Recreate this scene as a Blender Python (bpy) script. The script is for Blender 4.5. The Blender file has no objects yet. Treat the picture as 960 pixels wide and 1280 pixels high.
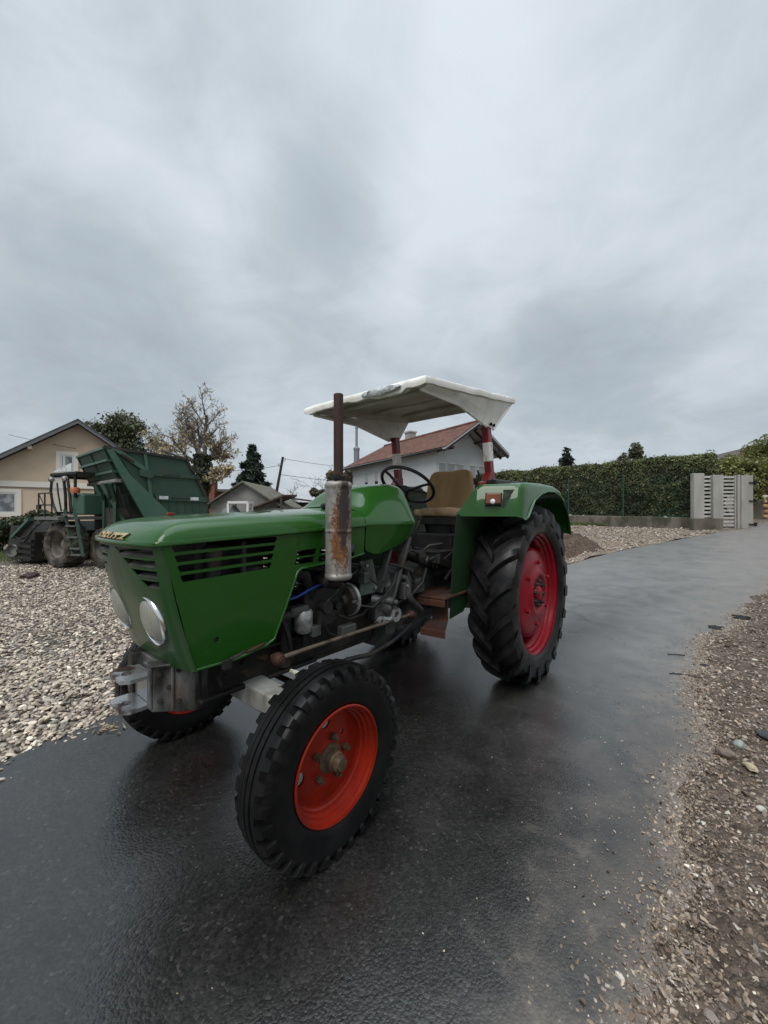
import bpy, bmesh, math, random
import numpy as np
from mathutils import Vector, Matrix, Euler, noise as mnoise
from mathutils.geometry import delaunay_2d_cdt, interpolate_bezier
rad = math.radians
rng = random.Random(7)
nrng = np.random.default_rng(11)
scene = bpy.context.scene
COL = scene.collection

# ------------------------------------------------------------------ helpers
def V(*a):
    return Vector(a)

class MB:
    """collects geometry, then links it as one mesh object"""
    def __init__(self):
        self.v = []; self.f = []; self.c = []
    def add(self, vs, fs, M=None):
        o = len(self.v)
        if M is not None:
            vs = [M @ Vector(p) for p in vs]
        self.v += [tuple(p) for p in vs]
        self.f += [tuple(i + o for i in f) for f in fs]
        return self
    def box(self, c, s, rot=None, M=None):
        x, y, z = s[0] / 2, s[1] / 2, s[2] / 2
        vs = [(-x, -y, -z), (x, -y, -z), (x, y, -z), (-x, y, -z), (-x, -y, z), (x, -y, z), (x, y, z), (-x, y, z)]
        T = Matrix.Translation(c)
        if rot is not None:
            T = T @ Euler(rot).to_matrix().to_4x4()
        if M is not None:
            T = M @ T
        return self.add(vs, [(0, 3, 2, 1), (4, 5, 6, 7), (0, 1, 5, 4), (1, 2, 6, 5), (2, 3, 7, 6), (3, 0, 4, 7)], T)
    def bar(self, a, b, w, h, up=(0, 0, 1)):
        a = Vector(a); b = Vector(b); d = b - a; L = d.length; d.normalize()
        up = Vector(up)
        if abs(d.dot(up)) > .98:
            up = Vector((1, 0, 0))
        s = d.cross(up).normalized(); u = s.cross(d)
        M = Matrix((d, s, u)).transposed().to_4x4(); M.translation = (a + b) / 2
        return self.box((0, 0, 0), (L, w, h), M=M)
    def tube(self, pts, r, seg=8, cap=True, close=False):
        pts = [Vector(p) for p in pts]; n = len(pts)
        rs = r if hasattr(r, '__len__') else [r] * n
        vs = []; prev = None
        for i, p in enumerate(pts):
            if close:
                t = pts[(i + 1) % n] - pts[i - 1]
            else:
                t = pts[min(i + 1, n - 1)] - pts[max(i - 1, 0)]
            t.normalize()
            if prev is None:
                a = Vector((0, 0, 1)) if abs(t.z) < .9 else Vector((1, 0, 0))
                u = t.cross(a).normalized()
            else:
                u = (prev - t * prev.dot(t)).normalized()
            prev = u; w = t.cross(u)
            for k in range(seg):
                a = 2 * math.pi * k / seg
                vs.append(p + (u * math.cos(a) + w * math.sin(a)) * rs[i])
        fs = []
        m = n if close else n - 1
        for i in range(m):
            j = (i + 1) % n
            for k in range(seg):
                k2 = (k + 1) % seg
                fs.append((i * seg + k, i * seg + k2, j * seg + k2, j * seg + k))
        if cap and not close:
            fs.append(tuple(range(seg - 1, -1, -1))); fs.append(tuple((n - 1) * seg + k for k in range(seg)))
        return self.add(vs, fs)
    def lathe(self, prof, seg=48, axis='y', c=(0, 0, 0), M=None, close=False):
        """prof: list of (radius, offset along axis)"""
        vs = []; n = len(prof)
        for r, o in prof:
            for k in range(seg):
                a = 2 * math.pi * k / seg; x, z = r * math.cos(a), r * math.sin(a)
                p = {'y': (x, o, z), 'z': (x, z, o), 'x': (o, x, z)}[axis]
                vs.append((p[0] + c[0], p[1] + c[1], p[2] + c[2]))
        fs = []
        for i in range(n if close else n - 1):
            j = (i + 1) % n
            for k in range(seg):
                k2 = (k + 1) % seg
                fs.append((i * seg + k, i * seg + k2, j * seg + k2, j * seg + k))
        return self.add(vs, fs, M)
    def cyl(self, a, b, r, seg=16, r2=None):
        return self.tube([a, b], [r, r if r2 is None else r2], seg)
    def prism(self, poly, f, lo, hi):
        """poly 2d, f(u,v,w)->xyz"""
        n = len(poly)
        vs = [f(u, v, lo) for u, v in poly] + [f(u, v, hi) for u, v in poly]
        fs = [tuple(range(n - 1, -1, -1)), tuple(range(n, 2 * n))]
        fs += [(i, (i + 1) % n, n + (i + 1) % n, n + i) for i in range(n)]
        return self.add(vs, fs)
    def grid(self, rows, closed=False):
        n = len(rows); m = len(rows[0]); vs = [p for r in rows for p in r]; fs = []
        for i in range(n - 1):
            for k in range(m if closed else m - 1):
                k2 = (k + 1) % m
                fs.append((i * m + k, i * m + k2, (i + 1) * m + k2, (i + 1) * m + k))
        return self.add(vs, fs)
    def pieces(self, name, mat, parent=None, margin=.002, **k):
        """build each separate piece as an object of its own"""
        n = len(self.v); p = list(range(n))
        def find(i):
            while p[i] != i:
                p[i] = p[p[i]]; i = p[i]
            return i
        for f in self.f:
            a = find(f[0])
            for i in f[1:]: p[find(i)] = a
        g = {}
        for i in range(n): g.setdefault(find(i), []).append(i)
        gs = [[set(ix), np.array([self.v[i] for i in ix])] for ix in g.values()]
        gs = [[ix, a.min(0) - margin, a.max(0) + margin] for ix, a in gs]
        go = True
        while go:
            go = False
            for i in range(len(gs)):
                for j in range(i + 1, len(gs)):
                    if (gs[i][1] <= gs[j][2]).all() and (gs[j][1] <= gs[i][2]).all():
                        gs[i] = [gs[i][0] | gs[j][0], np.minimum(gs[i][1], gs[j][1]), np.maximum(gs[i][2], gs[j][2])]
                        del gs[j]; go = True; break
                if go: break
        out = []
        for ix, _, _ in gs:
            m = MB(); mp = {i: q for q, i in enumerate(sorted(ix))}
            m.v = [self.v[i] for i in sorted(ix)]; m.f = [tuple(mp[i] for i in f) for f in self.f if f[0] in ix]
            out.append(m.build(name, mat, parent, **k))
        return out
    def build(self, name, mat, parent=None, smooth=38, bevel=0, solid=0, subsurf=0, offset=-1, fixn=True):
        me = bpy.data.meshes.new(name)
        me.from_pydata([tuple(p) for p in self.v], [], self.f)
        if fixn:
            bm = bmesh.new(); bm.from_mesh(me)
            bmesh.ops.recalc_face_normals(bm, faces=bm.faces)
            bm.to_mesh(me); bm.free()
        return link(name, me, mat, parent, smooth, bevel, solid, subsurf, offset)

def bake(o, smooth):
    """apply the modifiers so that sharp edges are found on the final shape"""
    dg = bpy.context.evaluated_depsgraph_get()
    me = bpy.data.meshes.new_from_object(o.evaluated_get(dg), depsgraph=dg)
    o.modifiers.clear(); o.data = me
    me.shade_smooth()
    if smooth < 170: me.set_sharp_from_angle(angle=rad(smooth))

def link(name, me, mat, parent=None, smooth=38, bevel=0, solid=0, subsurf=0, offset=-1):
    o = bpy.data.objects.new(name, me); COL.objects.link(o)
    if mat is not None:
        me.materials.append(mat)
    if smooth:
        me.shade_smooth()
        if smooth < 170:
            me.set_sharp_from_angle(angle=rad(smooth))
    if solid:
        m = o.modifiers.new('solid', 'SOLIDIFY'); m.thickness = solid; m.offset = offset
    if solid:
        bake(o, smooth)
    if bevel:
        m = o.modifiers.new('bevel', 'BEVEL'); m.width = bevel; m.segments = 2; m.limit_method = 'ANGLE'; m.angle_limit = rad(40)
        m.harden_normals = True
    if subsurf:
        m = o.modifiers.new('sub', 'SUBSURF'); m.levels = subsurf; m.render_levels = subsurf
    if parent is not None:
        o.parent = parent
    return o

def tag(o, label=None, cat=None, group=None, kind=None):
    if label: o['label'] = label
    if cat: o['category'] = cat
    if group: o['group'] = group
    if kind: o['kind'] = kind
    return o

def thing(name, label, cat, loc=(0, 0, 0), rz=0, group=None, scale=1):
    o = bpy.data.objects.new(name, None); COL.objects.link(o)
    o.location = loc; o.rotation_euler = (0, 0, rz); o.scale = (scale,) * 3
    o.empty_display_size = .2
    return tag(o, label, cat, group)

def copy_tree(o, parent=None):
    c = o.copy(); COL.objects.link(c)
    if parent is not None:
        c.parent = parent
    for ch in list(o.children):
        copy_tree(ch, c)
    return c

def inpoly(x, y, poly):
    r = False; n = len(poly); j = n - 1
    for i in range(n):
        xi, yi = poly[i]; xj, yj = poly[j]
        if (yi > y) != (yj > y) and x < (xj - xi) * (y - yi) / (yj - yi) + xi:
            r = not r
        j = i
    return r

def inpoly_np(P, poly):
    x, y = P[:, 0], P[:, 1]; r = np.zeros(len(P), bool); n = len(poly); j = n - 1
    for i in range(n):
        xi, yi = poly[i]; xj, yj = poly[j]
        if yi != yj:
            r ^= ((yi > y) != (yj > y)) & (x < (xj - xi) * (y - yi) / (yj - yi) + xi)
        j = i
    return r

def resample(poly, step, closed=True):
    out = []; n = len(poly)
    for i in range(n if closed else n - 1):
        a = poly[i]; b = poly[(i + 1) % n]
        L = math.hypot(b[0] - a[0], b[1] - a[1]); k = max(1, int(math.ceil(L / step)))
        for q in range(k):
            t = q / k; out.append((a[0] + (b[0] - a[0]) * t, a[1] + (b[1] - a[1]) * t))
    if not closed: out.append(tuple(poly[-1]))
    return out

def sheet(outline, holes, fmap, step, mb=None, extra=None):
    """triangulated 2d sheet with holes, mapped to space by fmap(u,v)"""
    pts = []; edges = []
    for loop in [outline] + list(holes):
        lp = resample(loop, step); o = len(pts)
        pts += lp; edges += [(o + i, o + (i + 1) % len(lp)) for i in range(len(lp))]
    xs = [p[0] for p in outline]; ys = [p[1] for p in outline]
    x = min(xs) + step * .5
    row = 0
    bpts = np.array(pts)
    while x < max(xs):
        y = min(ys) + step * (.25 + .5 * (row % 2))
        while y < max(ys):
            if inpoly(x, y, outline) and not any(inpoly(x, y, h) for h in holes):
                if ((bpts - (x, y)) ** 2).sum(1).min() > (step * .45) ** 2:
                    pts.append((x, y))
            y += step
        x += step * .87; row += 1
    r = delaunay_2d_cdt([Vector(p) for p in pts], edges, [], 0, 1e-6)
    vs, fs = r[0], r[2]
    keep = []
    for f in fs:
        cx = sum(vs[i][0] for i in f) / len(f); cy = sum(vs[i][1] for i in f) / len(f)
        if inpoly(cx, cy, outline) and not any(inpoly(cx, cy, h) for h in holes):
            keep.append(tuple(f))
    mb = mb or MB()
    mb.add([fmap(p[0], p[1]) for p in vs], keep)
    return mb

# ------------------------------------------------------------------ materials
class NT:
    def __init__(self, nt):
        self.t = nt
    def n(self, typ, **k):
        nd = self.t.nodes.new(typ)
        for a, b in k.items():
            if a.startswith('i_'):
                key = a[2:]
                key = int(key) if key.isdigit() else key.replace('_', ' ')
                nd.inputs[key].default_value = b
            else:
                setattr(nd, a, b)
        return nd
    def l(self, a, b):
        self.t.links.new(a, b)
    def noise(self, co, scale, detail=4, rough=.55, dist=0):
        nd = self.n('ShaderNodeTexNoise'); nd.inputs['Scale'].default_value = scale; nd.inputs['Detail'].default_value = detail
        nd.inputs['Roughness'].default_value = rough; nd.inputs['Distortion'].default_value = dist
        if co is not None: self.l(co, nd.inputs['Vector'])
        return nd.outputs['Fac']
    def ramp(self, fac, stops, interp='LINEAR'):
        nd = self.n('ShaderNodeValToRGB'); cr = nd.color_ramp; cr.interpolation = interp
        while len(cr.elements) < len(stops): cr.elements.new(.5)
        for e, (p, c) in zip(cr.elements, stops):
            e.position = p; e.color = (c, c, c, 1) if not hasattr(c, '__len__') else (*c, 1)
        self.l(fac, nd.inputs['Fac']); return nd.outputs['Color']
    def mix(self, fac, a, b, mode='MIX'):
        nd = self.n('ShaderNodeMix', data_type='RGBA', blend_type=mode)
        for s, v in ((nd.inputs['Factor'], fac), (nd.inputs['A'], a), (nd.inputs['B'], b)):
            pass
        fi = nd.inputs[0]; ai = nd.inputs[6]; bi = nd.inputs[7]
        for s, v in ((fi, fac), (ai, a), (bi, b)):
            if hasattr(v, 'is_output'): self.l(v, s)
            elif hasattr(v, '__len__'): s.default_value = (*v, 1) if len(v) == 3 else v
            else: s.default_value = v
        return nd.outputs[2]
    def math(self, op, a, b=0., c=None, clamp=False):
        nd = self.n('ShaderNodeMath', operation=op, use_clamp=clamp)
        for s, v in zip(nd.inputs, (a, b, c)):
            if v is None: continue
            if hasattr(v, 'is_output'): self.l(v, s)
            else: s.default_value = v
        return nd.outputs[0]
    def bump(self, h, strength=.3, dist=.01, normal=None):
        nd = self.n('ShaderNodeBump'); nd.inputs['Strength'].default_value = strength; nd.inputs['Distance'].default_value = dist
        self.l(h, nd.inputs['Height'])
        if normal is not None: self.l(normal, nd.inputs['Normal'])
        return nd.outputs[0]

def newmat(name):
    m = bpy.data.materials.new(name); m.use_nodes = True
    N = NT(m.node_tree); b = m.node_tree.nodes['Principled BSDF']
    tc = N.n('ShaderNodeTexCoord')
    return m, N, b, tc.outputs['Object']

def setb(N, b, key, v):
    s = b.inputs[key]
    if hasattr(v, 'is_output'): N.l(v, s)
    elif hasattr(v, '__len__'): s.default_value = (*v, 1) if len(v) == 3 else v
    else: s.default_value = v

def pm(name, col, rough=.5, metal=0., col2=None, nscale=8., lo=.45, hi=.62, detail=6, rough2=None, bump=0., bscale=60., bdist=.004,
       coat=0., coatr=.05, spec=.28, stretch=None, col3=None, n3=30., lo3=.6, hi3=.68):
    m, N, b, co = newmat(name)
    if stretch:
        mp = N.n('ShaderNodeMapping'); mp.inputs['Scale'].default_value = stretch; N.l(co, mp.inputs['Vector']); co2 = mp.outputs[0]
    else:
        co2 = co
    c = col
    if col2 is not None:
        fac = N.ramp(N.noise(co2, nscale, detail), [(lo, 0.), (hi, 1.)])
        c = N.mix(fac, col, col2)
        if rough2 is not None:
            mr = N.n('ShaderNodeMapRange'); N.l(fac, mr.inputs[0]); mr.inputs[3].default_value = rough; mr.inputs[4].default_value = rough2
            rough = mr.outputs[0]
    if col3 is not None:
        f3 = N.ramp(N.noise(co2, n3, 5), [(lo3, 0.), (hi3, 1.)])
        c = N.mix(f3, c, col3)
    setb(N, b, 'Base Color', c); setb(N, b, 'Roughness', rough); setb(N, b, 'Metallic', metal)
    b.inputs['Specular IOR Level'].default_value = spec
    b.inputs['Coat Weight'].default_value = coat; b.inputs['Coat Roughness'].default_value = coatr
    if bump:
        N_b = N.bump(N.noise(co, bscale, 5), bump, bdist); setb(N, b, 'Normal', N_b)
    return m

def attrmat(name, tint=(1, 1, 1), rough=.6, trans=0., bump=0., bscale=80., spec=.4):
    """material whose base colour comes from the per-piece colour attribute"""
    m, N, b, co = newmat(name)
    at = N.n('ShaderNodeAttribute', attribute_name='Col')
    c = N.mix(1., at.outputs['Color'], tint, 'MULTIPLY')
    setb(N, b, 'Base Color', c); b.inputs['Roughness'].default_value = rough; b.inputs['Specular IOR Level'].default_value = spec
    if bump:
        setb(N, b, 'Normal', N.bump(N.noise(co, bscale, 4), bump, .004))
    if trans:
        tr = N.n('ShaderNodeBsdfTranslucent'); N.l(c, tr.inputs['Color'])
        ms = N.n('ShaderNodeMixShader'); ms.inputs[0].default_value = trans
        out = m.node_tree.nodes['Material Output']
        N.l(b.outputs[0], ms.inputs[1]); N.l(tr.outputs[0], ms.inputs[2]); N.l(ms.outputs[0], out.inputs['Surface'])
    return m

M = {}
M['green'] = pm('green_paint', (.0125, .066, .0065), .3, col2=(.015, .070, .010), nscale=3, lo=.35, hi=.7, coat=.60, coatr=.05, rough2=.34, spec=.12,
                bump=.10, bscale=6.5, bdist=.006, col3=(.028, .036, .014), n3=34, lo3=.69, hi3=.75)
M['green_front'] = pm('green_paint_worn', (.015, .058, .012), .38, col2=(.042, .055, .032), nscale=7, lo=.46, hi=.72, coat=.35, coatr=.15, rough2=.6,
                bump=.05, bscale=30, col3=(.075, .065, .045), n3=22, lo3=.64, hi3=.75, stretch=(1, 1, .45))
M['grille'] = pm('grille_slats', (.05, .06, .05), .5, metal=.3, col2=(.11, .11, .10), nscale=12)
M['black'] = pm('black_metal', (.012, .012, .012), .45, col2=(.03, .026, .022), nscale=9, bump=.15)
M['dark_iron'] = pm('oily_cast_iron', (.012, .0115, .011), .5, metal=.1, col2=(.045, .039, .032), nscale=6, bump=.35, bscale=28, bdist=.006, col3=(.09, .055, .03), n3=14, lo3=.63, hi3=.75)
M['grey_iron'] = pm('grey_cast_iron', (.075, .075, .072), .5, metal=.3, col2=(.028, .026, .025), nscale=7, bump=.3, bscale=26, bdist=.005, col3=(.10, .06, .035), n3=11, lo3=.62, hi3=.74)
M['bright_iron'] = pm('worn_bare_metal', (.17, .17, .165), .42, metal=.35, col2=(.022, .02, .018), nscale=7, lo=.34, hi=.56, bump=.25, bscale=24, bdist=.004, stretch=(1, 1, .5), col3=(.12, .07, .04), n3=9, lo3=.62, hi3=.74)
M['alu'] = pm('dull_aluminium', (.35, .35, .34), .45, metal=.6, col2=(.12, .115, .11), nscale=14, bump=.2)
M['beam'] = pm('grey_painted_beam', (.30, .30, .28), .45, col2=(.15, .14, .12), nscale=7, bump=.1, col3=(.05, .04, .03), n3=15, lo3=.65, hi3=.7)
M['rubber'] = pm('tyre_rubber', (.005, .005, .005), .34, col2=(.009, .0085, .0085), nscale=7, bump=.12, bscale=45, bdist=.002, rough2=.5, spec=.17)
M['rubber_old'] = pm('worn_tyre_rubber', (.006, .006, .006), .32, col2=(.012, .0115, .011), nscale=9, bump=.18, bscale=40, bdist=.003, rough2=.55, spec=.22)
M['rim_orange'] = pm('orange_red_rim_paint', (.225, .013, .004), .36, col2=(.16, .011, .004), nscale=5, coat=.22, spec=.15, bump=.05, bscale=30, col3=(.16, .05, .03), n3=18, lo3=.66, hi3=.74)
M['rim_red'] = pm('red_rim_paint', (.20, .005, .011), .34, col2=(.145, .005, .010), nscale=5, coat=.22, spec=.12, bump=.06, bscale=25, col3=(.10, .02, .015), n3=16, lo3=.64, hi3=.72)
M['red_post'] = pm('red_post_paint', (.17, .009, .013), .4, col2=(.12, .009, .012), nscale=9, coat=.2, bump=.06, col3=(.10, .04, .03), n3=20, lo3=.66, hi3=.72)
M['white_band'] = pm('white_band_paint', (.6, .58, .55), .5, col2=(.38, .28, .26), nscale=25, lo=.52, hi=.66)
M['rust_hub'] = pm('rusty_greased_hub', (.06, .045, .03), .55, metal=.3, col2=(.11, .075, .04), nscale=30, bump=.4, bscale=80)
M['rust'] = pm('rusty_steel', (.032, .013, .009), .65, col2=(.062, .026, .014), nscale=9, bump=.25, bscale=40, col3=(.03, .022, .02), n3=7, lo3=.5, hi3=.62)
M['rustpipe'] = pm('rusty_exhaust_pipe', (.030, .014, .012), .6, col2=(.065, .032, .024), nscale=14, lo=.4, hi=.7, bump=.35, bscale=60, stretch=(1, 1, .25), col3=(.16, .12, .10), n3=26, lo3=.6, hi3=.72)
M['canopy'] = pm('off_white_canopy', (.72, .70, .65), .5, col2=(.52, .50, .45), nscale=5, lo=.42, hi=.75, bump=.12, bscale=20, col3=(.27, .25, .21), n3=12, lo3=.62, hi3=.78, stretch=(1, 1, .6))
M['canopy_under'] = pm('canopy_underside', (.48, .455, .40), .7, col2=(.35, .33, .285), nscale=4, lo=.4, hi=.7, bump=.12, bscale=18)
M['foam'] = pm('torn_grey_foil', (.50, .53, .55), .6, col2=(.30, .31, .31), nscale=22, lo=.42, hi=.6, bump=.9, bscale=45, bdist=.012, col3=(.10, .09, .08), n3=30, lo3=.6, hi3=.66)
M['shaded_green'] = pm('shaded_green_paint', (.008, .030, .009), .5, col2=(.013, .026, .011), nscale=5, bump=.08, bscale=20, col3=(.02, .018, .014), n3=7, lo3=.56, hi3=.72)  # darker copy of the green: shade under the fender painted in
M['seat'] = pm('brown_seat_cloth', (.30, .185, .085), .85, col2=(.40, .26, .13), nscale=6, lo=.4, hi=.75, bump=.4, bscale=120, bdist=.003, stretch=(1, 1.5, .6), col3=(.055, .035, .02), n3=9, lo3=.62, hi3=.76, spec=.2)
M['seat_top'] = pm('tan_seat_cloth', (.44, .30, .175), .85, col2=(.28, .18, .10), nscale=9, bump=.5, bscale=110, bdist=.003, spec=.2)
M['amber'] = pm('amber_lens', (.15, .04, .008), .2, coat=.6, col2=(.10, .03, .008), nscale=20)
M['clear_lens'] = pm('clear_lens', (.7, .7, .7), .15)
M['gold'] = pm('gilded_letters', (.52, .36, .14), .35, metal=.6, col2=(.65, .58, .42), nscale=30)
M['blue'] = pm('blue_hose', (.02, .05, .22), .4)
M['strap_white'] = pm('pale_cable_tie', (.55, .55, .45), .5, col2=(.25, .25, .2), nscale=40)
M['hgreen'] = pm('harvester_green', (.027, .058, .041), .5, col2=(.038, .068, .05), nscale=1.6, lo=.4, hi=.7, bump=.08, bscale=8, col3=(.06, .055, .04), n3=5, lo3=.64, hi3=.78, stretch=(1, 1, .5))
M['hgreen_light'] = pm('harvester_light_green', (.042, .098, .068), .5, col2=(.055, .105, .075), nscale=3)
M['hdark'] = pm('harvester_dark_steel', (.018, .02, .018), .6, col2=(.04, .036, .03), nscale=3)
M['mud_rubber'] = pm('muddy_tyre', (.03, .028, .025), .8, col2=(.12, .10, .08), nscale=5, lo=.4, hi=.65)
M['mud_rim'] = pm('muddy_rim', (.16, .145, .12), .7, col2=(.08, .07, .055), nscale=6)
M['paper'] = pm('faded_white_sign', (.55, .57, .57), .6, col2=(.38, .4, .4), nscale=6)

# muffler: galvanised sheet, rust running down
def muffler_mat():
    m, N, b, co = newmat('rusty_muffler')
    mp = N.n('ShaderNodeMapping'); mp.inputs['Scale'].default_value = (1, 1, .35); N.l(co, mp.inputs['Vector'])
    n1 = N.noise(mp.outputs[0], 9, 6, .6, .3); n2 = N.noise(co, 70, 5, .7); n3 = N.noise(co, 16, 5)
    sep = N.n('ShaderNodeSeparateXYZ'); N.l(co, sep.inputs[0])
    # the rust runs down one side of the can: q is the position across that side, z the height
    q = N.math('ADD', N.math('MULTIPLY', N.math('SUBTRACT', sep.outputs['X'], 1.64), -.643 / .057), N.math('MULTIPLY', N.math('SUBTRACT', sep.outputs['Y'], .42), .766 / .057))
    def spot(q0, qw, z0, zw):
        a = N.math('DIVIDE', N.math('SUBTRACT', q, q0), qw); c = N.math('DIVIDE', N.math('SUBTRACT', sep.outputs['Z'], z0), zw)
        d = N.math('SQRT', N.math('ADD', N.math('MULTIPLY', a, a), N.math('MULTIPLY', c, c)))
        return N.math('SUBTRACT', 1.0, d)
    wob = N.math('ADD', N.math('MULTIPLY', N.math('SUBTRACT', n1, .5), 2.2), N.math('MULTIPLY', N.math('SUBTRACT', n2, .5), 1.6))
    f1 = N.math('ADD', N.math('MAXIMUM', spot(.25, .95, 1.17, .19), spot(.05, 1.0, 1.11, .10)), wob)
    rust = N.ramp(f1, [(.12, 0.), (.42, 1.)])
    f2 = N.math('ADD', N.math('MAXIMUM', spot(.48, .52, 1.24, .18), spot(.60, .36, 1.36, .09)), N.math('MULTIPLY', wob, .6))
    dk = N.ramp(f2, [(.10, 0.), (.38, 1.)])
    rust = N.math('MAXIMUM', rust, dk)
    steel = N.mix(N.ramp(n3, [(.4, 0.), (.65, 1.)]), (.36, .34, .31), (.20, .185, .165))
    rc = N.mix(N.ramp(n2, [(.4, 0.), (.6, 1.)]), (.21, .085, .025), (.09, .036, .018))
    rc = N.mix(dk, rc, (.025, .016, .014))
    c = N.mix(rust, steel, rc)
    setb(N, b, 'Base Color', c); b.inputs['Roughness'].default_value = .5
    mt = N.math('SUBTRACT', .55, N.math('MULTIPLY', rust, .5)); setb(N, b, 'Metallic', mt)
    setb(N, b, 'Normal', N.bump(n2, .2, .004))
    return m
M['muffler'] = muffler_mat()

def lens_mat():
    m, N, b, co = newmat('headlight_glass')
    w = N.n('ShaderNodeTexWave', wave_type='BANDS', bands_direction='Y'); w.inputs['Scale'].default_value = 18; N.l(co, w.inputs['Vector'])
    n = N.noise(co, 9, 5)
    b.inputs['Base Color'].default_value = (.82, .79, .70, 1); setb(N, b, 'Roughness', N.math('ADD', N.math('MULTIPLY', n, .16), .03))
    b.inputs['Transmission Weight'].default_value = .68; b.inputs['IOR'].default_value = 1.35
    setb(N, b, 'Normal', N.bump(w.outputs['Fac'], .3, .003))
    return m
M['reflector'] = pm('tarnished_reflector', (.80, .79, .74), .16, metal=1., col2=(.55, .52, .45), nscale=9, lo=.45, hi=.7, rough2=.3)
M['chrome'] = pm('chrome_ring', (.75, .75, .75), .14, metal=1., col2=(.4, .39, .37), nscale=22, lo=.5, hi=.7)
M['lens'] = lens_mat()
# ------------------------------------------------------------------ THE TRACTOR (built in its own frame: x forward, y left, z up)
S = 1.15
TX, TY, TH = .53 * S, 3.25 * S, 40.
T = thing('tractor', 'old green tractor with red wheels and a white sun canopy on the wet road', 'tractor',
          (TX, TY, 0), rad(180 + 90 - TH), scale=S)
# local x axis must point to (-sin40, -cos40)
T.rotation_euler = (0, 0, math.atan2(-math.cos(rad(TH)), -math.sin(rad(TH))))

def zb(x):                               # height of the bonnet crease
    return 1.150 + (2.335 - x) * .038

# --- bonnet lid
outl = [(2.39, 0), (2.389, .06), (2.386, .12), (2.380, .18), (2.371, .235), (2.361, .28), (2.353, .303), (2.346, .317), (2.334, .327), (2.31, .332),
        (2.25, .333), (2.1, .334), (1.9, .334), (1.7, .333), (1.55, .332), (1.42, .331), (1.362, .331)]
rings = [(0, 0, -.012), (-.005, -.005, -.0105), (-.0055, -.0055, -.001), (-.0035, -.0035, .0035), (.005, .004, .005), (.011, .006, .016), (.032, .016, .039), (.065, .036, .059), (.11, .062, .071),
         (.17, .10, .079), (.25, .15, .085), (.38, .21, .090), (.52, .27, .093), (.66, .333, .095)]
def ring_pt(x0, y0, k):
    i, j, h = k
    # the front inset fades out along the side
    fr = max(0., min(1., (x0 - 1.36) / .99))
    sc = max(0., 1 - j / .333)
    x = x0 - i * fr ** 1.0 if x0 > 2.3 else x0 - i * fr * (1.0 if x0 > 2.0 else fr)
    return (x, y0 * sc, zb(x0) + h * (1 if x0 > 2 else .92))
def cap_pt(y, v):
    """point on the lid's rounded nose at width y, 0..1 up the rounded part"""
    t = 3 + v * 5; k = int(t); q = t - k
    k0, k1 = rings[k], rings[min(k + 1, len(rings) - 1)]
    kk = tuple(a + (b - a) * q for a, b in zip(k0, k1))
    yy = abs(y)
    for (xa, ya), (xb, yb) in zip(outl, outl[1:]):
        if ya <= yy <= yb:
            f = (yy - ya) / (yb - ya); x0 = xa + (xb - xa) * f; break
    p = ring_pt(x0, yy, kk)
    return Vector((p[0], math.copysign(p[1], y), p[2]))
full = [(x, -y) for x, y in reversed(outl[1:])] + outl
mb = MB()
mb.grid([[ring_pt(x, y, k) for x, y in full] for k in rings])
bonnet = mb.build('bonnet', M['green'], T, smooth=34, solid=.004, fixn=True)
# badge letters on the rounded nose
def letters(txt, y0, y1, v0, v1, mat, parent, lift, name, depth=.006, grow=0.):
    cu = bpy.data.curves.new('txt', 'FONT'); cu.body = txt; cu.extrude = .03; cu.offset = .012 + grow; cu.shear = .15; cu.space_character = 1.08
    to = bpy.data.objects.new('txt', cu); COL.objects.link(to)
    dg = bpy.context.evaluated_depsgraph_get()
    me = bpy.data.meshes.new_from_object(to.evaluated_get(dg))
    bpy.data.objects.remove(to)
    bm = bmesh.new(); bm.from_mesh(me)
    bmesh.ops.subdivide_edges(bm, edges=[e for e in bm.edges if e.calc_length() > .15], cuts=2)
    xs = [v.co.x for v in bm.verts]; ys = [v.co.y for v in bm.verts]
    xa, xb, ya, yb = min(xs), max(xs), 0., max(ys)
    for v in bm.verts:
        u = (v.co.x - xa) / (xb - xa); w = (v.co.y - ya) / (yb - ya)
        y = y0 + (y1 - y0) * u; q = v0 + (v1 - v0) * w
        p = cap_pt(y, q); e = .01
        du = cap_pt(y + e, q) - cap_pt(y - e, q); dv = cap_pt(y, min(q + e, .99)) - cap_pt(y, max(q - e, 0))
        n = du.cross(dv).normalized()
        v.co = p + n * (lift + (depth if v.co.z > 0 else 0))
    bm.to_mesh(me); bm.free()
    o = link(name, me, mat, parent, smooth=0)
    return o
badge = letters('DEUTZ', -.150, .146, .06, .47, M['gold'], bonnet, .003, 'badge', .004)
letters('DEUTZ', -.152, .149, .035, .485, M['black'], bonnet, .001, 'badge_backing', .002, grow=.025)
# filler cap and hinge on the lid
MB().lathe([(0, 0), (.045, 0), (.05, .008), (.05, .022), (.04, .03), (0, .032)], 20, 'z', (1.42, .12, 1.268)).box((1.40, .2, 1.277), (.07, .03, .018)).build('filler_cap', M['black'], T, bevel=.003)
MB().box((2.16, -.05, 1.241), (.026, .018, .012)).build('lid_catch', M['rim_orange'], T, bevel=.003)

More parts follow.
